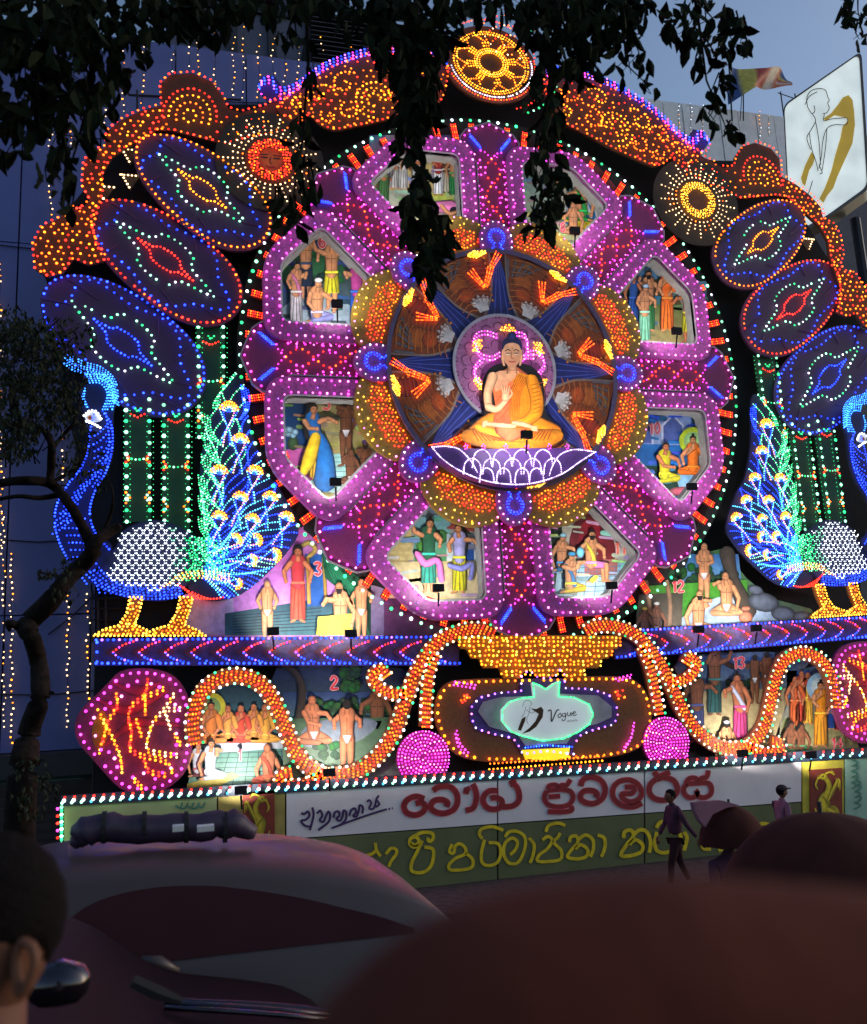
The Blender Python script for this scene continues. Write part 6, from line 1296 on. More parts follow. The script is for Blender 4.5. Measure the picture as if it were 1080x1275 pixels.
limbs = [[(-8.9, 3.9, 7.2)]+[tpx(x, y, YC) for x, y in ((-120, -60), (40, -40), (200, -30), (350, -25), (480, -30), (560, -40))], [tpx(480, -30, YC), tpx(640, -45, YC), tpx(800, -40, YC), tpx(960, -50, YC+.3), tpx(1100, -60, YC+.4)], [tpx(520, -30, YC), tpx(516, 60, YC), tpx(522, 150, YC), tpx(528, 240, YC), tpx(534, 320, YC)],
         [tpx(40, -40, YC), tpx(60, 60, YC), tpx(110, 130, YC), tpx(90, 200, YC)], [tpx(700, -40, YC), tpx(690, 60, YC), tpx(680, 140, YC), tpx(684, 230, YC)], [tpx(860, -40, YC), tpx(872, 40, YC), tpx(880, 100, YC), tpx(905, 160, YC)], [tpx(380, -30, YC), tpx(384, 80, YC), tpx(376, 180, YC), tpx(360, 280, YC)], [tpx(760, -40, YC), tpx(776, 30, YC), tpx(780, 80, YC), tpx(806, 105, YC)]]
for i, l in enumerate(limbs):
    r0 = (.075, .055, .022, .02, .018, .012, .012, .010)[i]; q = MB(); n = len(l); q.tube(l, [r0*(1-.75*k/(n-1)) for k in range(n)], bark, 7); q.build('branch', tree, smooth=True)
# leaf sprays: (cx, cy, rx, ry, count)
SPR = [(50, 25, 80, 48, 330), (150, 14, 80, 34, 210), (250, 6, 70, 22, 120), (330, 0, 60, 18, 80), (420, -8, 60, 18, 80), (30, 95, 50, 50, 170), (105, 85, 50, 45, 120), (155, 66, 30, 30, 40), (20, 165, 24, 32, 26), (88, 150, 34, 36, 50), (70, 205, 26, 26, 20), (90, 245, 18, 20, 9), (45, 150, 20, 20, 10), (130, 128, 18, 26, 14),
       (500, 30, 40, 50, 330), (522, 100, 26, 56, 230), (508, 160, 18, 34, 60), (526, 230, 11, 26, 46), (516, 262, 16, 26, 50), (542, 285, 17, 30, 70), (534, 325, 15, 24, 50), (548, 30, 18, 30, 60), (610, 2, 70, 14, 90), (690, 14, 50, 34, 230), (700, 66, 30, 34, 90), (668, 105, 12, 26, 22), (684, 140, 18, 34, 46), (674, 190, 17, 30, 46), (690, 235, 18, 30, 50), (670, 262, 16, 22, 34), (745, 22, 48, 36, 190), (782, 58, 28, 38, 34), (806, 104, 14, 14, 5), (735, 84, 18, 20, 16), (762, 4, 60, 18, 80),
       (868, 20, 44, 30, 90), (910, 36, 26, 26, 40), (880, 66, 30, 24, 28), (897, 108, 18, 20, 11), (890, 138, 16, 14, 14), (908, 160, 10, 12, 8), (1066, 10, 24, 18, 26), (1070, 38, 10, 12, 6), (376, 165, 12, 34, 16), (386, 222, 14, 28, 22), (364, 262, 14, 22, 16), (346, 245, 10, 14, 6), (384, 105, 9, 24, 8), (368, 36, 22, 24, 14), (440, 20, 30, 14, 18), (245, 26, 40, 18, 36)]
allL = []
for cx_, cy_, rx, ry, n in SPR:
    for i in range(int(n*.74)):
        a = rnd.uniform(0, 2*PI); r_ = math.sqrt(rnd.random())*rnd.choice((1, 1, 1.12)); px, py = cx_+rx*r_*math.cos(a), cy_+ry*r_*math.sin(a)
        allL.append((at(px, py, YC+rnd.uniform(-.35, .45)), py))
rnd.shuffle(allL)
big = sorted(allL, key=lambda v: -v[1])[:90]+allL[:200]; bigset = set(id(v) for v in big)
org = ORG[tree.name]; k_ = 0
for P, y in [v for v in allL if id(v) in bigset][:290]:
    o = bpy.data.objects.new('leaf', LF); COL.objects.link(o); o.parent = tree; o.location = P-org; s = rnd.uniform(.7, 1.1); o.scale = (s, s, s); o.rotation_euler = leaf_rot().to_euler(); k_ += 1
V = []; Fs = []
for P, y in [v for v in allL if id(v) not in bigset]:
    R = np.array(leaf_rot())*rnd.uniform(.6, 1.05); W_ = LV@R.T+np.array(P); b0 = len(V)
    V += W_.tolist(); Fs += [tuple(i+b0 for i in f) for f in LFc]
q = MB(); q.add(V, Fs, leafm); q.build('foliage', tree, kind='stuff')
# twigs of the hanging sprays
q = MB()
for cx_, cy_, rx, ry, n in SPR:
    if n > 250: continue
    for k in range(3):
        a = at(cx_+rnd.uniform(-.3, .3)*rx, cy_-ry*.9, YC); c_ = at(cx_+rnd.uniform(-.6, .6)*rx, cy_+ry*.2, YC+.05); e = at(cx_+rnd.uniform(-.9, .9)*rx, cy_+ry*.9, YC+.1); q.tube([a, c_, e], [.006, .004, .002], bark, 4, False)
q.build('twigs', tree, kind='stuff')
# street tree at the left, in front of the display
YT_ = 9.0
t2 = empty('street_tree', at(25, 1040, YT_), 'crooked dark street tree with fine twigs at the left edge before the blue facade', 'tree')
t2.location.z = gz(YT_); ORG[t2.name] = Vector(t2.location)
def tb(nm, pts, ws, par=t2, Y=YT_):
    q = MB(); c = crom(pts, False, 4); w_ = []
    for i in range(len(pts)-1): w_ += [ws[i]+(ws[i+1]-ws[i])*j/4 for j in range(4)]
    w_.append(ws[-1]); k = Y/F_PX
    q.tube([at(x, y, Y+.1*math.sin(i*.7)) for i, (x, y) in enumerate(c)], [v*k for v in w_], bark, 9); return q.build(nm, par, smooth=True)
tb('trunk', [(26, 1150), (24, 1030), (30, 950), (38, 905), (50, 868), (48, 825), (40, 795), (34, 778), (60, 752), (85, 720), (110, 695), (122, 672), (150, 655)], [18, 17, 16, 12, 11, 10, 10, 12, 12, 10, 10, 8, 4])
for pts, ws in (([(118, 690), (100, 650), (82, 622), (62, 602), (30, 598), (0, 602), (-30, 610)], [8, 6, 6, 6, 5, 5, 4]), ([(62, 602), (64, 575), (62, 545), (45, 532), (15, 530), (-20, 522)], [5, 5, 4, 3, 3, 2]), ([(40, 790), (22, 780), (10, 776), (12, 785)], [6, 5, 4, 2]), ([(78, 615), (50, 620), (20, 618), (-20, 626)], [4, 3, 2.5, 2]), ([(64, 560), (80, 540), (95, 520), (100, 490)], [3, 2.2, 1.6, 1]),
                ([(30, 532), (18, 500), (12, 460), (30, 430)], [3, 2.4, 1.6, 1]), ([(62, 602), (90, 585), (108, 560)], [3, 2, 1]), ([(122, 672), (138, 640), (140, 610), (130, 590)], [3, 2, 1.3, .8]), ([(85, 720), (60, 715), (48, 712)], [2, 1.5, 1]), ([(50, 868), (62, 862), (68, 864)], [3, 2, 1])): tb('branch', pts, ws)
q = MB(); V = []; Fs = []
for cx_, cy_, rx, ry, n in ((35, 440, 45, 45, 900), (40, 500, 50, 40, 900), (15, 545, 35, 30, 300), (85, 470, 25, 50, 240), (95, 560, 30, 40, 160), (60, 420, 60, 30, 300), (12, 400, 22, 25, 120), (20, 555, 22, 20, 80), (95, 705, 30, 14, 40), (55, 712, 10, 6, 20), (80, 735, 18, 14, 26), (40, 980, 30, 40, 150), (125, 590, 14, 20, 30)):
    for i in range(n):
        a = rnd.uniform(0, 2*PI); r_ = math.sqrt(rnd.random()); P = at(cx_+rx*r_*math.cos(a), cy_+ry*r_*math.sin(a), YT_+rnd.uniform(-.5, .5))
        R = np.array(leaf_rot())*rnd.uniform(.35, .6); W_ = LV[[0, 2, 4, 6]]@R.T+np.array(P); b0 = len(V); V += W_.tolist(); Fs.append((b0, b0+1, b0+2, b0+3))
q.add(V, Fs, leafm2); q.build('foliage', t2, kind='stuff')
q = MB()
for i in range(70):
    x, y = rnd.uniform(-5, 105), rnd.uniform(395, 560); q.tube([at(x, y, YT_), at(x+rnd.uniform(-18, 18), y+rnd.uniform(8, 26), YT_+.1)], [.004, .009], bark, 4, False)
q.build('twigs', t2, kind='stuff')
# ================================================================== vehicles
def paint(nm, col, rough=.25, coat=1, metal=.3): return mat(nm, col, rough, metal, noise=.04, scale=2, coat=coat, spec=.5 if 'silver' in nm else .06)
silver = paint('silver_car_paint', (.055, .038, .038), .45, .1, 0); blackp = paint('black_car_paint', (.006, .004, .006), .55, 0, 0); maroonp = paint('brown_car_paint', (.15, .055, .038), .75, 0, 0)
glassm = mat('tinted_glass', (.045, .017, .020), .45, 0, .05, spec=.04); rubber = mat('tyre_rubber', (.02, .02, .02), .9); rimm = mat('alloy_rim', (.3, .3, .32), .3, .8)
def car(name, lab, x0, yn, prof, belt, paintm, width=1.75, wheels=(), glassf=None, flip=False, extra=None):
    """side-on car: prof = list of (x, z) of the roof line over its length, yn the near side; section narrows to the roof"""
    gzb = gz(yn+.8); o = empty(name, (x0+prof[len(prof)//2][0], yn+width/2, gzb), lab, 'car')
    xs = np.linspace(prof[0][0], prof[-1][0], 60); pz = np.interp(xs, [p[0] for p in prof], [p[1] for p in prof]); 
    for _ in range(2): pz = np.convolve(np.pad(pz, 1, 'edge'), [.25, .5, .25], 'valid')
    vs = []; fs = []; S_ = []
    for x, z in zip(xs, pz):
        e = min(1, (x-xs[0])/.35, (xs[-1]-x)/.35); nar = .12*(1-math.sqrt(max(0, 1-(1-e)**2))) if e < 1 else 0
        zb = gzb+.22; bz = min(belt, z-.02); h = max(0, z-bz); t = min(.24, .45*h)
        half = [(nar, zb), (nar-.02, zb+.3), (nar+.01, bz-.03), (nar+.03, bz), (nar+.03+t*.75, z-.09*min(1, h*3)-.0), (nar+.10+t, z-.025*min(1, h*3)), (nar+.3+t, z), (width/2, z+.012)]
        ring = [(x0+x, yn+a, b_) for a, b_ in half]+[(x0+x, yn+width-a, b_) for a, b_ in half[::-1][1:]]
        S_.append(half); vs += ring
    m_ = len(ring)
    for i in range(len(xs)-1):
        for k in range(m_-1): fs.append([i*m_+k, i*m_+k+1, (i+1)*m_+k+1, (i+1)*m_+k])
        fs.append([i*m_+m_-1, i*m_, (i+1)*m_, (i+1)*m_+m_-1])
    fs += [list(range(m_))[::-1], list(range((len(xs)-1)*m_, len(xs)*m_))]
    q = MB(); q.add(vs, fs, paintm); q.build('body', o, smooth=True)
    # side windows proud of the flank, following its slope
    for (ga, gb, gname) in (glassf or []):
        V_ = []; F_ = []; xi = np.linspace(ga, gb, 30)
        for x in xi:
            z = float(np.interp(x, xs, pz)); i = int(np.argmin(abs(xs-x))); hf = S_[i]; a0, b0 = hf[3]; a1, b1 = hf[4]
            edge = max(0, math.sin(PI*min(1, max(0, (x-ga)/(gb-ga)))**.62))
            t0, t1 = .04, .04+.90*max(.02, edge)**.42
            for t in (t0, t1): V_.append((x0+x, yn+a0+(a1-a0)*t-.006, b0+(b1-b0)*t))
        for i in range(len(xi)-1): F_.append([2*i, 2*i+2, 2*i+3, 2*i+1])
        q = MB(); q.add(V_, F_, glassm); q.build(gname, o)
    for wx in wheels:
        for yy in (yn+.1, yn+width-.1):
            wz = gzb+.32; q = MB(); q.tube([(x0+wx, yy-.1, wz), (x0+wx, yy+.1, wz)], .32, rubber, 24); w_ = q.build('wheel', o, smooth=False); q = MB(); q.tube([(x0+wx, yy-.115, wz), (x0+wx, yy+.112, wz)], .2, rimm, 16); q.build('rim', w_)
    if extra: extra(o)
    return o
def Xp(px, Y): return at(px, 1050, Y).x
# silver people carrier
Ys = 5.0
def zp(py, Y, px=300): return at(px, py, Y).z
pr = [(x, y) for x, y in ((-260, 1215), (-230, 1110), (-80, 1075), (0, 1062), (60, 1050), (130, 1043), (200, 1039), (300, 1037), (380, 1041), (450, 1052), (500, 1070), (540, 1100), (575, 1150), (590, 1200))]
P_ = [(at(x, y, Ys+1.3).x*.5+at(x, y, Ys).x*.5, at(x, y, Ys+1.3).z) for x, y in pr]
def ex1(o):
    q = MB(); q.box((Xp(118, Ys), Ys-.004, zp(1250, Ys)), (.006, .012, .42), BLACK); q.build('door_seam', o)
    c = at(203, 1203, Ys-.1); q = MB(); q.tube([c+Vector((-.10, 0, .03)), c+Vector((-.02, 0, .015)), c+Vector((.07, 0, -.035))], [.028, .035, .02], silver, 8); q.build('door_handle', o, smooth=True)
    for x in (222, 256): c = at(x, 1031, Ys+.5); q = MB(); q.box(c, (.045 if x > 230 else .03, .05, .014), mat('white_plastic', (.6, .6, .58), .5)); q.build('roof_clip', o)
car('silver_van', 'long silver people carrier with dark side glass parked behind the black car', 0, Ys, P_, at(300, 1192, Ys).z, silver, 1.85, (at(-120, 1100, Ys).x, at(470, 1100, Ys).x), [(at(-140, 1100, Ys).x, at(60, 1100, Ys).x, 'front_side_window'), (at(66, 1100, Ys).x, at(515, 1100, Ys).x, 'rear_side_window')], extra=ex1)
# rolled cover on the roof
Yr = 5.7; o = empty('rolled_cover', at(200, 1040, Yr), 'dark rolled tarpaulin lying on the roof of the silver car', 'tarpaulin')
q = MB(); pts = [(92, 1046), (100, 1036), (112, 1026), (150, 1024), (200, 1023), (250, 1022), (290, 1020), (318, 1030)]
q.tube([at(x, y, Yr)+Vector((0, 0, -.03+.01*math.sin(x))) for x, y in crom(pts, False, 4)], [(.02+.06*min(1, i/6, (28-i)/5+.2))*(1+.06*math.sin(i*1.9)) for i in range(29)], mat('dark_tarpaulin', (.035, .02, .045), .5, noise=.4, bump=.6), 10); q.build('roll', o, smooth=True)
for x in (130, 180, 232, 280): q = MB(); c = at(x, 1023, Yr); q.tube([(c.x-.012, Yr, c.z-.03), (c.x+.012, Yr, c.z-.03)], .087, BLACK, 12); q.build('strap', o)
# near black car at lower left
Yb = 2.85
prb = [(-200, 1150), (-60, 1160), (20, 1172), (70, 1186), (110, 1206), (150, 1226), (190, 1240), (230, 1246), (330, 1250), (410, 1256), (470, 1275), (500, 1320)]
P_ = [(at(x, y, Yb+.3).x, at(x, y, Yb+1.25).z) for x, y in prb]
def ex2(o):
    c = at(75, 1228, Yb-.15); q = MB(); q.tube([c+Vector((-.075, 0, 0)), c+Vector((-.05, 0, .004)), c+Vector((0, 0, .008)), c+Vector((.05, 0, .0)), c+Vector((.07, 0, -.004))], [.03, .05, .056, .045, .02], mat('mirror_gloss', (.02, .015, .025), .08, .7, noise=.02, coat=1), 12); m_ = q.build('wing_mirror', o, smooth=True)
    gloss = mat('glint_gloss', (.02, .012, .025), .12, .6, noise=.02, coat=1); ORG_ = Yb+1.15
    q = MB(); q.tube([at(x, y, Yb+1.22) for x, y in crom([(40, 1168), (70, 1181), (110, 1203), (150, 1222), (190, 1238), (232, 1247), (300, 1250), (360, 1254), (430, 1262)], False, 4)], .012, gloss, 8); q.build('edge_glint', o, smooth=True)  # added tube, stands in for the glancing reflection along the car edge
    for k in (0, 1): q = MB(); q.tube([at(x, y+6+6*k, Yb+1.05-.12*k) for x, y in ((205, 1243), (280, 1247), (350, 1252), (410, 1258))], .010, gloss, 8); q.build('bonnet_glint', o, smooth=True)  # added tubes shaped as the reflected light streaks on the bonnet
    q = MB(); q.tube([at(165, 1222, Yb+.2), at(195, 1236, Yb+.2), at(226, 1247, Yb+.2)], [.02, .022, .012], BLACK, 6); q.build('wiper', o)
car('black_car', 'near black car at the lower left with coloured light streaks along its bonnet', 0, Yb, P_, at(300, 1262, Yb).z, blackp, 1.7, (at(380, 1200, Yb).x,), [(at(-60, 1200, Yb).x, at(60, 1200, Yb).x, 'side_window')], extra=ex2)
# ================================================================== people
def skin_body(name, parent, joints, edges, mt, sub=2, root=0):
    me = bpy.data.meshes.new(name); me.from_pydata([Vector(j[0])-ORG[parent.name] for j in joints], edges, [])
    o = bpy.data.objects.new(name, me); COL.objects.link(o); o.parent = parent; me.materials.append(mt); ORG[o.name] = ORG[parent.name]
    sk = o.modifiers.new('skin', 'SKIN'); sk.use_smooth_shade = True
    for i, j in enumerate(joints):
        r = j[1]; me.skin_vertices[0].data[i].radius = (r if isinstance(r, tuple) else (r, r)); me.skin_vertices[0].data[i].use_root = i == root
    s = o.modifiers.new('sub', 'SUBSURF'); s.levels = s.render_levels = sub
    return o
def ellipsoid(c, r, mt, name, parent, n=18, m_=12, fn=None):
    vs = []; fs = []
    for i in range(m_+1):
        t = PI*i/m_
        for k in range(n):
            a = 2*PI*k/n; v = Vector((r[0]*math.sin(t)*math.cos(a), r[1]*math.sin(t)*math.sin(a), r[2]*math.cos(t)))
            if fn: v = fn(v, t, a)
            vs.append(Vector(c)+v)
    for i in range(m_):
        for k in range(n): fs.append([i*n+k, (i+1)*n+k, (i+1)*n+(k+1) % n, i*n+(k+1) % n])
    q = MB(); q.add(vs, fs, mt); return q.build(name, parent, smooth=True)
skinm = mat('brown_skin', (.15, .062, .036), .6, noise=.12, spec=.25); hairm = mat('black_hair', (.008, .006, .006), .9, noise=.5, scale=160, bump=.5, spec=.08)
shirtd = mat('dusky_shirt', (.07, .028, .05), .9, spec=.1); shirtp = mat('pale_shirt', (.20, .10, .15), .9, spec=.1); trous = mat('dark_trousers', (.03, .012, .014), .9, spec=.1)
def walker(name, lab, px, pyf, Y, H, shirt, cap=None, face=-1, stride=.24, armsw=.22, capface=1):
    f = at(px, pyf, Y); g0 = f.z; x = f.x; o = empty(name, (x, Y, g0), lab, 'person'); k = H/1.7; J = lambda a, b_, c_: (x+a*k, Y+b_*k, g0+c_*k)
    s = face
    jt = [(J(0, 0, .92), (.15*k, .12*k)), (J(0, 0, 1.12), (.145*k, .11*k)), (J(.01*s, 0, 1.34), (.185*k, .11*k)), (J(.01*s, 0, 1.44), .075*k), (J(.03*s, 0, 1.50), .052*k),
          (J(0, -.17, 1.38), .065*k), (J(-s*armsw*.5, -.24, 1.12), .048*k), (J(-s*armsw*1.3, -.24, .90), .036*k), (J(0, .17, 1.38), .065*k), (J(s*armsw*.3, .22, 1.12), .048*k), (J(s*armsw, .2, .93), .036*k)]
    ed = [(0, 1), (1, 2), (2, 3), (3, 4), (2, 5), (5, 6), (6, 7), (2, 8), (8, 9), (9, 10)]
    skin_body('upper_body', o, jt, ed, shirt)
    jt = [(J(0, 0, .95), (.15*k, .12*k)), (J(s*stride*.3, -.09, .80), .098*k), (J(s*stride*.75, -.09, .48), .068*k), (J(s*stride, -.09, .09), .045*k), (J(-s*stride*.2, .09, .80), .098*k), (J(-s*stride*.35, .09, .48), .068*k), (J(-s*stride, .09, .12), .045*k)]
    skin_body('trousers', o, jt, [(0, 1), (1, 2), (2, 3), (0, 4), (4, 5), (5, 6)], trous)
    for a, b_, c_ in ((s*stride, -.09, .05), (-s*stride, .09, .08)):
        ellipsoid(J(a+s*.05, b_, c_), (.13*k, .045*k, .045*k), BLACK, 'shoe', o)
    for a, b_, c_ in ((-s*armsw*1.45, -.24, .82), (s*armsw*1.15, .2, .85)):
        jj = [(J(a, b_, c_+.06), .026*k), (J(a, b_, c_), (.036*k, .018*k))]; ee = [(0, 1)]
        for i, q_ in enumerate((-.03, -.01, .01, .03)): jj += [(J(a+q_, b_, c_-.045), .0095*k), (J(a+q_*1.1+s*.01, b_, c_-.085+.01*(i in (0, 3))), .008*k)]; ee += [(1, 2+2*i), (2+2*i, 3+2*i)]
        jj += [(J(a+s*.045, b_-.01, c_-.02), .010*k)]; ee += [(1, len(jj)-1)]
        skin_body('hand', o, jj, ee, skinm, 1)
    hc = J(.04*s, 0, 1.60)
    def hf(v, t, a):
        u = v.copy()
        if v.z < 0: u.x *= 1-.25*(-v.z/(.12*k)); u.y *= 1-.3*(-v.z/(.12*k))
        return u
    h = ellipsoid(hc, (.098*k, .078*k, .122*k), skinm, 'head', o, fn=hf)
    ellipsoid((hc[0]+s*.1*k, hc[1], hc[2]-.02*k), (.018*k, .014*k, .026*k), skinm, 'nose', h, 8, 6)
    for e in (-1, 1): ellipsoid((hc[0]-s*.01*k, hc[1]+e*.078*k, hc[2]-.01*k), (.02*k, .01*k, .032*k), skinm, 'ear', h, 8, 6); ellipsoid((hc[0]+s*.085*k, hc[1]+e*.032*k, hc[2]+.015*k), (.012*k, .012*k, .009*k), BLACK, 'eye', h, 8, 6)
    ellipsoid((hc[0]+s*.088*k, hc[1], hc[2]-.055*k), (.012*k, .025*k, .007*k), mat('lips', (.15, .04, .035), .5), 'mouth', h, 8, 6)
    ellipsoid((hc[0]-s*.014*k, hc[1], hc[2]+.03*k), (.105*k, .088*k, .105*k), hairm, 'hair', o, fn=lambda v, t, a: v if (v.x*s < .04*k or v.z > .05*k) else Vector((v.x*.5, v.y, v.z)))
    if cap:
        ellipsoid((hc[0], hc[1], hc[2]+.045*k), (.115*k, .095*k, .09*k), cap, 'cap', o, fn=lambda v, t, a: Vector((v.x, v.y, max(v.z, -.01*k))))
        q = MB(); n_ = 10; c2 = (hc[0]+capface*.09*k, hc[1], hc[2]+.05*k); vs = [(c2[0]+capface*.10*k*math.cos(a), c2[1]+.08*k*math.sin(a), c2[2]+dz) for dz in (0, .012) for a in np.linspace(-PI/2, PI/2, n_)]
        q.add(vs, [list(range(n_))[::-1], list(range(n_, 2*n_))]+[[i, i+1, n_+i+1, n_+i] for i in range(n_-1)], cap); q.build('cap_peak', o)
    return o
Yw = 12.6
walker('person', 'dark clothed person walking past the sign with a swinging arm', 848, 1108, Yw, 1.36*1.0, shirtd)
walker('person', 'person in a peaked cap and pale shirt standing before the swan plaque', 985, 1098, Yw+.6, 1.42, shirtp, cap=BLACK, face=1, stride=.06, armsw=.08)
# umbrellas in the crowd
def umbrella(px, py, Y, R, lab, mt, edge=None, h=.42, body=None):
    c = at(px, py, Y); o = empty('umbrella', (c.x, Y, c.z-1.0), lab, 'umbrella'); nS = 8; n = 48; m_ = 10; vs = []; fs = []
    for i in range(m_+1):
        t = i/m_*PI*.5
        for k in range(n):
            a = 2*PI*k/n; sc = 1-.05*(math.sin(a*nS/2)**2)*(i/m_)**2; vs.append((c.x+R*math.sin(t)*math.cos(a)*sc, Y+R*math.sin(t)*math.sin(a)*sc, c.z-R*h*2*(1-math.cos(t))-.03*R*(1-abs(math.sin(a*nS/2)))*(i/m_)))
    for i in range(m_):
        for k in range(n): fs.append([i*n+k, (i+1)*n+k, (i+1)*n+(k+1) % n, i*n+(k+1) % n])
    q = MB(); q.add(vs, fs, mt); q.build('canopy', o, smooth=True)
    q = MB(); q.tube([(c.x, Y, c.z+.05), (c.x, Y, c.z-.95)], .01, METAL, 6); q.build('shaft', o)
    for k in range(nS):
        a = 2*PI*k/nS; q = MB(); q.tube([(c.x+R*.98*math.sin(t)*math.cos(a), Y+R*.98*math.sin(t)*math.sin(a), c.z-R*h*2*(1-math.cos(t))-.012) for t in np.linspace(0, PI/2, 6)], .006, METAL, 4); q.build('rib', o)
    return o, c
umb = mat('dark_umbrella_cloth', (.050, .015, .012), .9, noise=.2, spec=.1); pinkc = mat('pink_umbrella_edge', (.24, .10, .14), .9)
def holder(px, Y, top, lab, face=1):
    f = at(px, 1100, Y); g0 = gz(Y); H = top-g0; k = H/1.7; x = f.x; o = empty('person', (x, Y, g0), lab, 'person'); J = lambda a, b_, c_: (x+a*k, Y+b_*k, g0+c_*k)
    jt = [(J(0, 0, .95), (.16*k, .12*k)), (J(0, 0, 1.15), (.15*k, .11*k)), (J(0, 0, 1.34), (.19*k, .11*k)), (J(0, 0, 1.44), .075*k), (J(0, 0, 1.5), .055*k), (J(-.19, 0, 1.36), .065*k), (J(-.24, -.08, 1.1), .05*k), (J(-.12, -.2, 1.18), .036*k), (J(.19, 0, 1.36), .065*k), (J(.24, 0, 1.1), .05*k), (J(.24, -.04, .88), .036*k)]
    skin_body('upper_body', o, jt, [(0, 1), (1, 2), (2, 3), (3, 4), (2, 5), (5, 6), (6, 7), (2, 8), (8, 9), (9, 10)], shirtd)
    skin_body('trousers', o, [(J(0, 0, .97), (.16*k, .12*k)), (J(-.09, 0, .78), .1*k), (J(-.1, 0, .46), .07*k), (J(-.1, 0, .06), .045*k), (J(.09, 0, .78), .1*k), (J(.1, 0, .46), .07*k), (J(.1, 0, .06), .045*k)], [(0, 1), (1, 2), (2, 3), (0, 4), (4, 5), (5, 6)], trous)
    ellipsoid(J(0, 0, 1.60), (.08*k, .098*k, .12*k), skinm, 'head', o); ellipsoid(J(0, -.012, 1.63), (.088*k, .105*k, .105*k), hairm, 'hair', o)
    for a in (-.1, .1): ellipsoid(J(a, .04, .04), (.045*k, .12*k, .04*k), BLACK, 'shoe', o)
    for a, b_, c_ in ((-.10, -.22, 1.20), (.24, -.05, .82)): ellipsoid(J(a, b_, c_), (.035*k, .03*k, .045*k), skinm, 'hand', o, 10, 8)
    return o
Yu = 7.0
u1, c1 = umbrella(908, 1003, Yu, .27, 'small dark umbrella with a pale pink flap held up behind the larger one', umb, h=.55)
q = MB(); P0 = [at(x, y, Yu-.1) for x, y in ((864, 1000), (876, 998), (900, 997), (922, 1003), (905, 1006), (888, 1014), (879, 1030), (872, 1022), (866, 1010))]
q.add([p for p in P0]+[p+Vector((0, .06, 0)) for p in P0], [list(range(9))[::-1], list(range(9, 18))]+[[i, (i+1) % 9, 9+(i+1) % 9, 9+i] for i in range(9)], pinkc); q.build('pink_flap', u1)
holder(912, Yu, at(912, 1030, Yu).z, 'person under the small dark umbrella seen from behind')
Yv = 3.9
u2, c2 = umbrella(1022, 1012, Yv, .50, 'large dark domed umbrella at the right edge below the swan plaque', umb, h=.42)
holder(1030, Yv, at(1030, 1050, Yv).z, 'person under the large domed umbrella at the right edge')
# near onlooker, head seen from behind at the lower left corner
Yh = 1.5
hc = at(-22, 1164, Yh); k = 1.0; g0 = gz(Yh)
pn = empty('person', (hc.x, Yh, g0), 'near onlooker with short black hair at the lower left corner, ear and neck showing', 'person')
def hd_(v, t, a):
    u = v.copy()
    if v.z < 0: u.x *= 1-.22*(-v.z/.125); u.y *= 1-.22*(-v.z/.125)
    return u
jt = [(Vector((hc.x, Yh, g0+.95)), (.17, .13)), (Vector((hc.x, Yh, g0+1.15)), (.16, .12)), (Vector((hc.x, Yh, hc.z-.36)), (.20, .12)), (Vector((hc.x, Yh, hc.z-.26)), .10), (Vector((hc.x-.2, Yh, hc.z-.33)), .075), (Vector((hc.x-.26, Yh, hc.z-.6)), .055), (Vector((hc.x-.24, Yh-.1, hc.z-.82)), .04), (Vector((hc.x+.2, Yh, hc.z-.33)), .075), (Vector((hc.x+.25, Yh, hc.z-.6)), .055), (Vector((hc.x+.24, Yh, hc.z-.84)), .04)]
skin_body('shirt', pn, jt, [(0, 1), (1, 2), (2, 3), (2, 4), (4, 5), (5, 6), (2, 7), (7, 8), (8, 9)], mat('grey_shirt', (.45, .43, .45), .8))
skin_body('trousers', pn, [(Vector((hc.x, Yh, g0+.97)), (.17, .13)), (Vector((hc.x-.1, Yh, g0+.5)), .075), (Vector((hc.x-.1, Yh, g0+.06)), .05), (Vector((hc.x+.1, Yh, g0+.5)), .075), (Vector((hc.x+.1, Yh, g0+.06)), .05)], [(0, 1), (1, 2), (0, 3), (3, 4)], trous)
q = MB(); q.tube([(hc.x-.01, Yh+.0, hc.z-.30), (hc.x, Yh, hc.z-.2), (hc.x+.0, Yh, hc.z-.05)], [.075, .062, .06], skinm, 16); q.build('neck', pn, smooth=True)
hd1 = ellipsoid(hc, (.100, .092, .128), skinm, 'head', pn, 28, 20, hd_)
ellipsoid((hc.x-.098, Yh, hc.z-.02), (.025, .02, .035), skinm, 'nose', hd1, 10, 8); ellipsoid((hc.x-.088, Yh, hc.z-.075), (.014, .028, .008), mat('lips', (.15, .04, .035), .5), 'mouth', hd1, 10, 8)
for e in (-1, 1): ellipsoid((hc.x-.082, Yh+e*.035, hc.z+.005), (.014, .016, .01), BLACK, 'eye', hd1, 10, 8)
ec = Vector((hc.x+.058, Yh-.078, hc.z-.030))
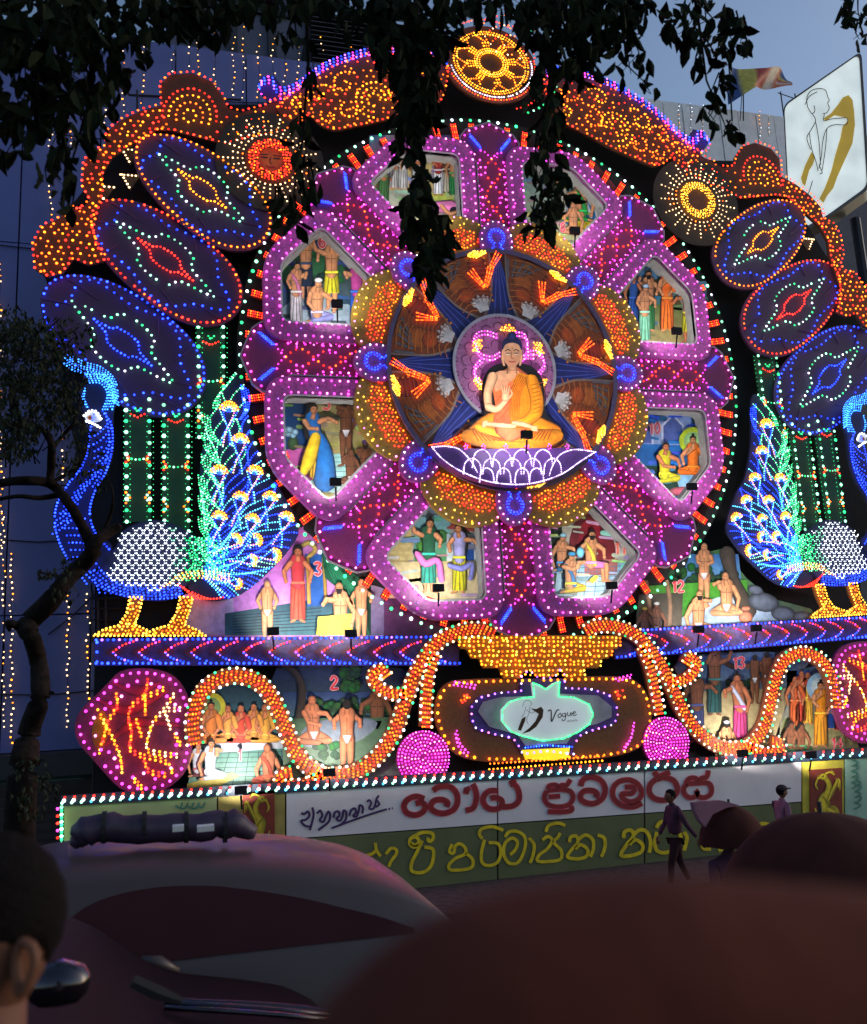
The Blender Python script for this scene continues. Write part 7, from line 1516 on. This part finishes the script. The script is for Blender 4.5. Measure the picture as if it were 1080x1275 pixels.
skin_body('ear', hd1, [(ec+Vector((.004, 0, .034)), (.009, .007)), (ec+Vector((.020, -.008, .026)), (.008, .006)), (ec+Vector((.025, -.010, .004)), (.008, .006)), (ec+Vector((.016, -.008, -.020)), (.009, .006)), (ec+Vector((.004, -.003, -.036)), (.010, .007)), (ec+Vector((.000, .002, -.01)), (.014, .006)), (ec+Vector((-.002, .002, .014)), (.012, .006))], [(0, 1), (1, 2), (2, 3), (3, 4), (5, 6), (5, 4), (6, 0)], skinm, 2)
ellipsoid((hc.x+.006, Yh+.004, hc.z+.024), (.104, .095, .112), hairm, 'hair', pn, 40, 28, lambda v, t, a: v*(1+.012*math.sin(a*31+t*17)) if (v.x > -.045 or v.z > .06) and not (v.z < -.03 and v.x < .078) and v.z > -.09 else v*.80)

# added onlooker: brown sleeve stands in for the blurred finger over the lens
Yz = .30
brown = mat('finger_blur_brown', (.092, .024, .016), .95, noise=.1, scale=14, bump=.5, spec=.1)
def zc_(px, py, Y=Yz): return at(px, py, Y)
sh_ = at(430, 1900, Yz+.02); on = empty('person', (sh_.x-.12, Yz+.06, gz(.4)), 'made-up onlooker, brown sleeve standing in for the blurred finger over the lens', 'person')
jt = [(Vector((sh_.x-.16, Yz+.16, 1.0)), (.16, .11)), (Vector((sh_.x-.16, Yz+.16, 1.25)), (.15, .11)), (Vector((sh_.x-.15, Yz+.14, 1.50)), (.18, .10)), (sh_, .062), (at(470, 1540, Yz), .060), (at(590, 1330, Yz), .060), (at(800, 1298, Yz), .0565), (at(1060, 1300, Yz), .0550), (at(1300, 1310, Yz), .050), (at(1600, 1300, Yz), .042),
      (Vector((sh_.x-.34, Yz+.16, 1.46)), .06), (Vector((sh_.x-.40, Yz+.14, 1.2)), .048), (Vector((sh_.x-.40, Yz+.1, .98)), .038)]
skin_body('finger_stand_in', on, jt, [(0, 1), (1, 2), (2, 3), (3, 4), (4, 5), (5, 6), (6, 7), (7, 8), (8, 9), (2, 10), (10, 11), (11, 12)], brown, 3)
bx_ = sh_.x-.16
skin_body('trousers', on, [(Vector((bx_, Yz+.16, 1.0)), (.16, .12)), (Vector((bx_-.1, Yz+.16, .55)), .08), (Vector((bx_-.1, Yz+.16, .05)), .05), (Vector((bx_+.1, Yz+.16, .55)), .08), (Vector((bx_+.1, Yz+.16, .05)), .05)], [(0, 1), (1, 2), (0, 3), (3, 4)], trous)
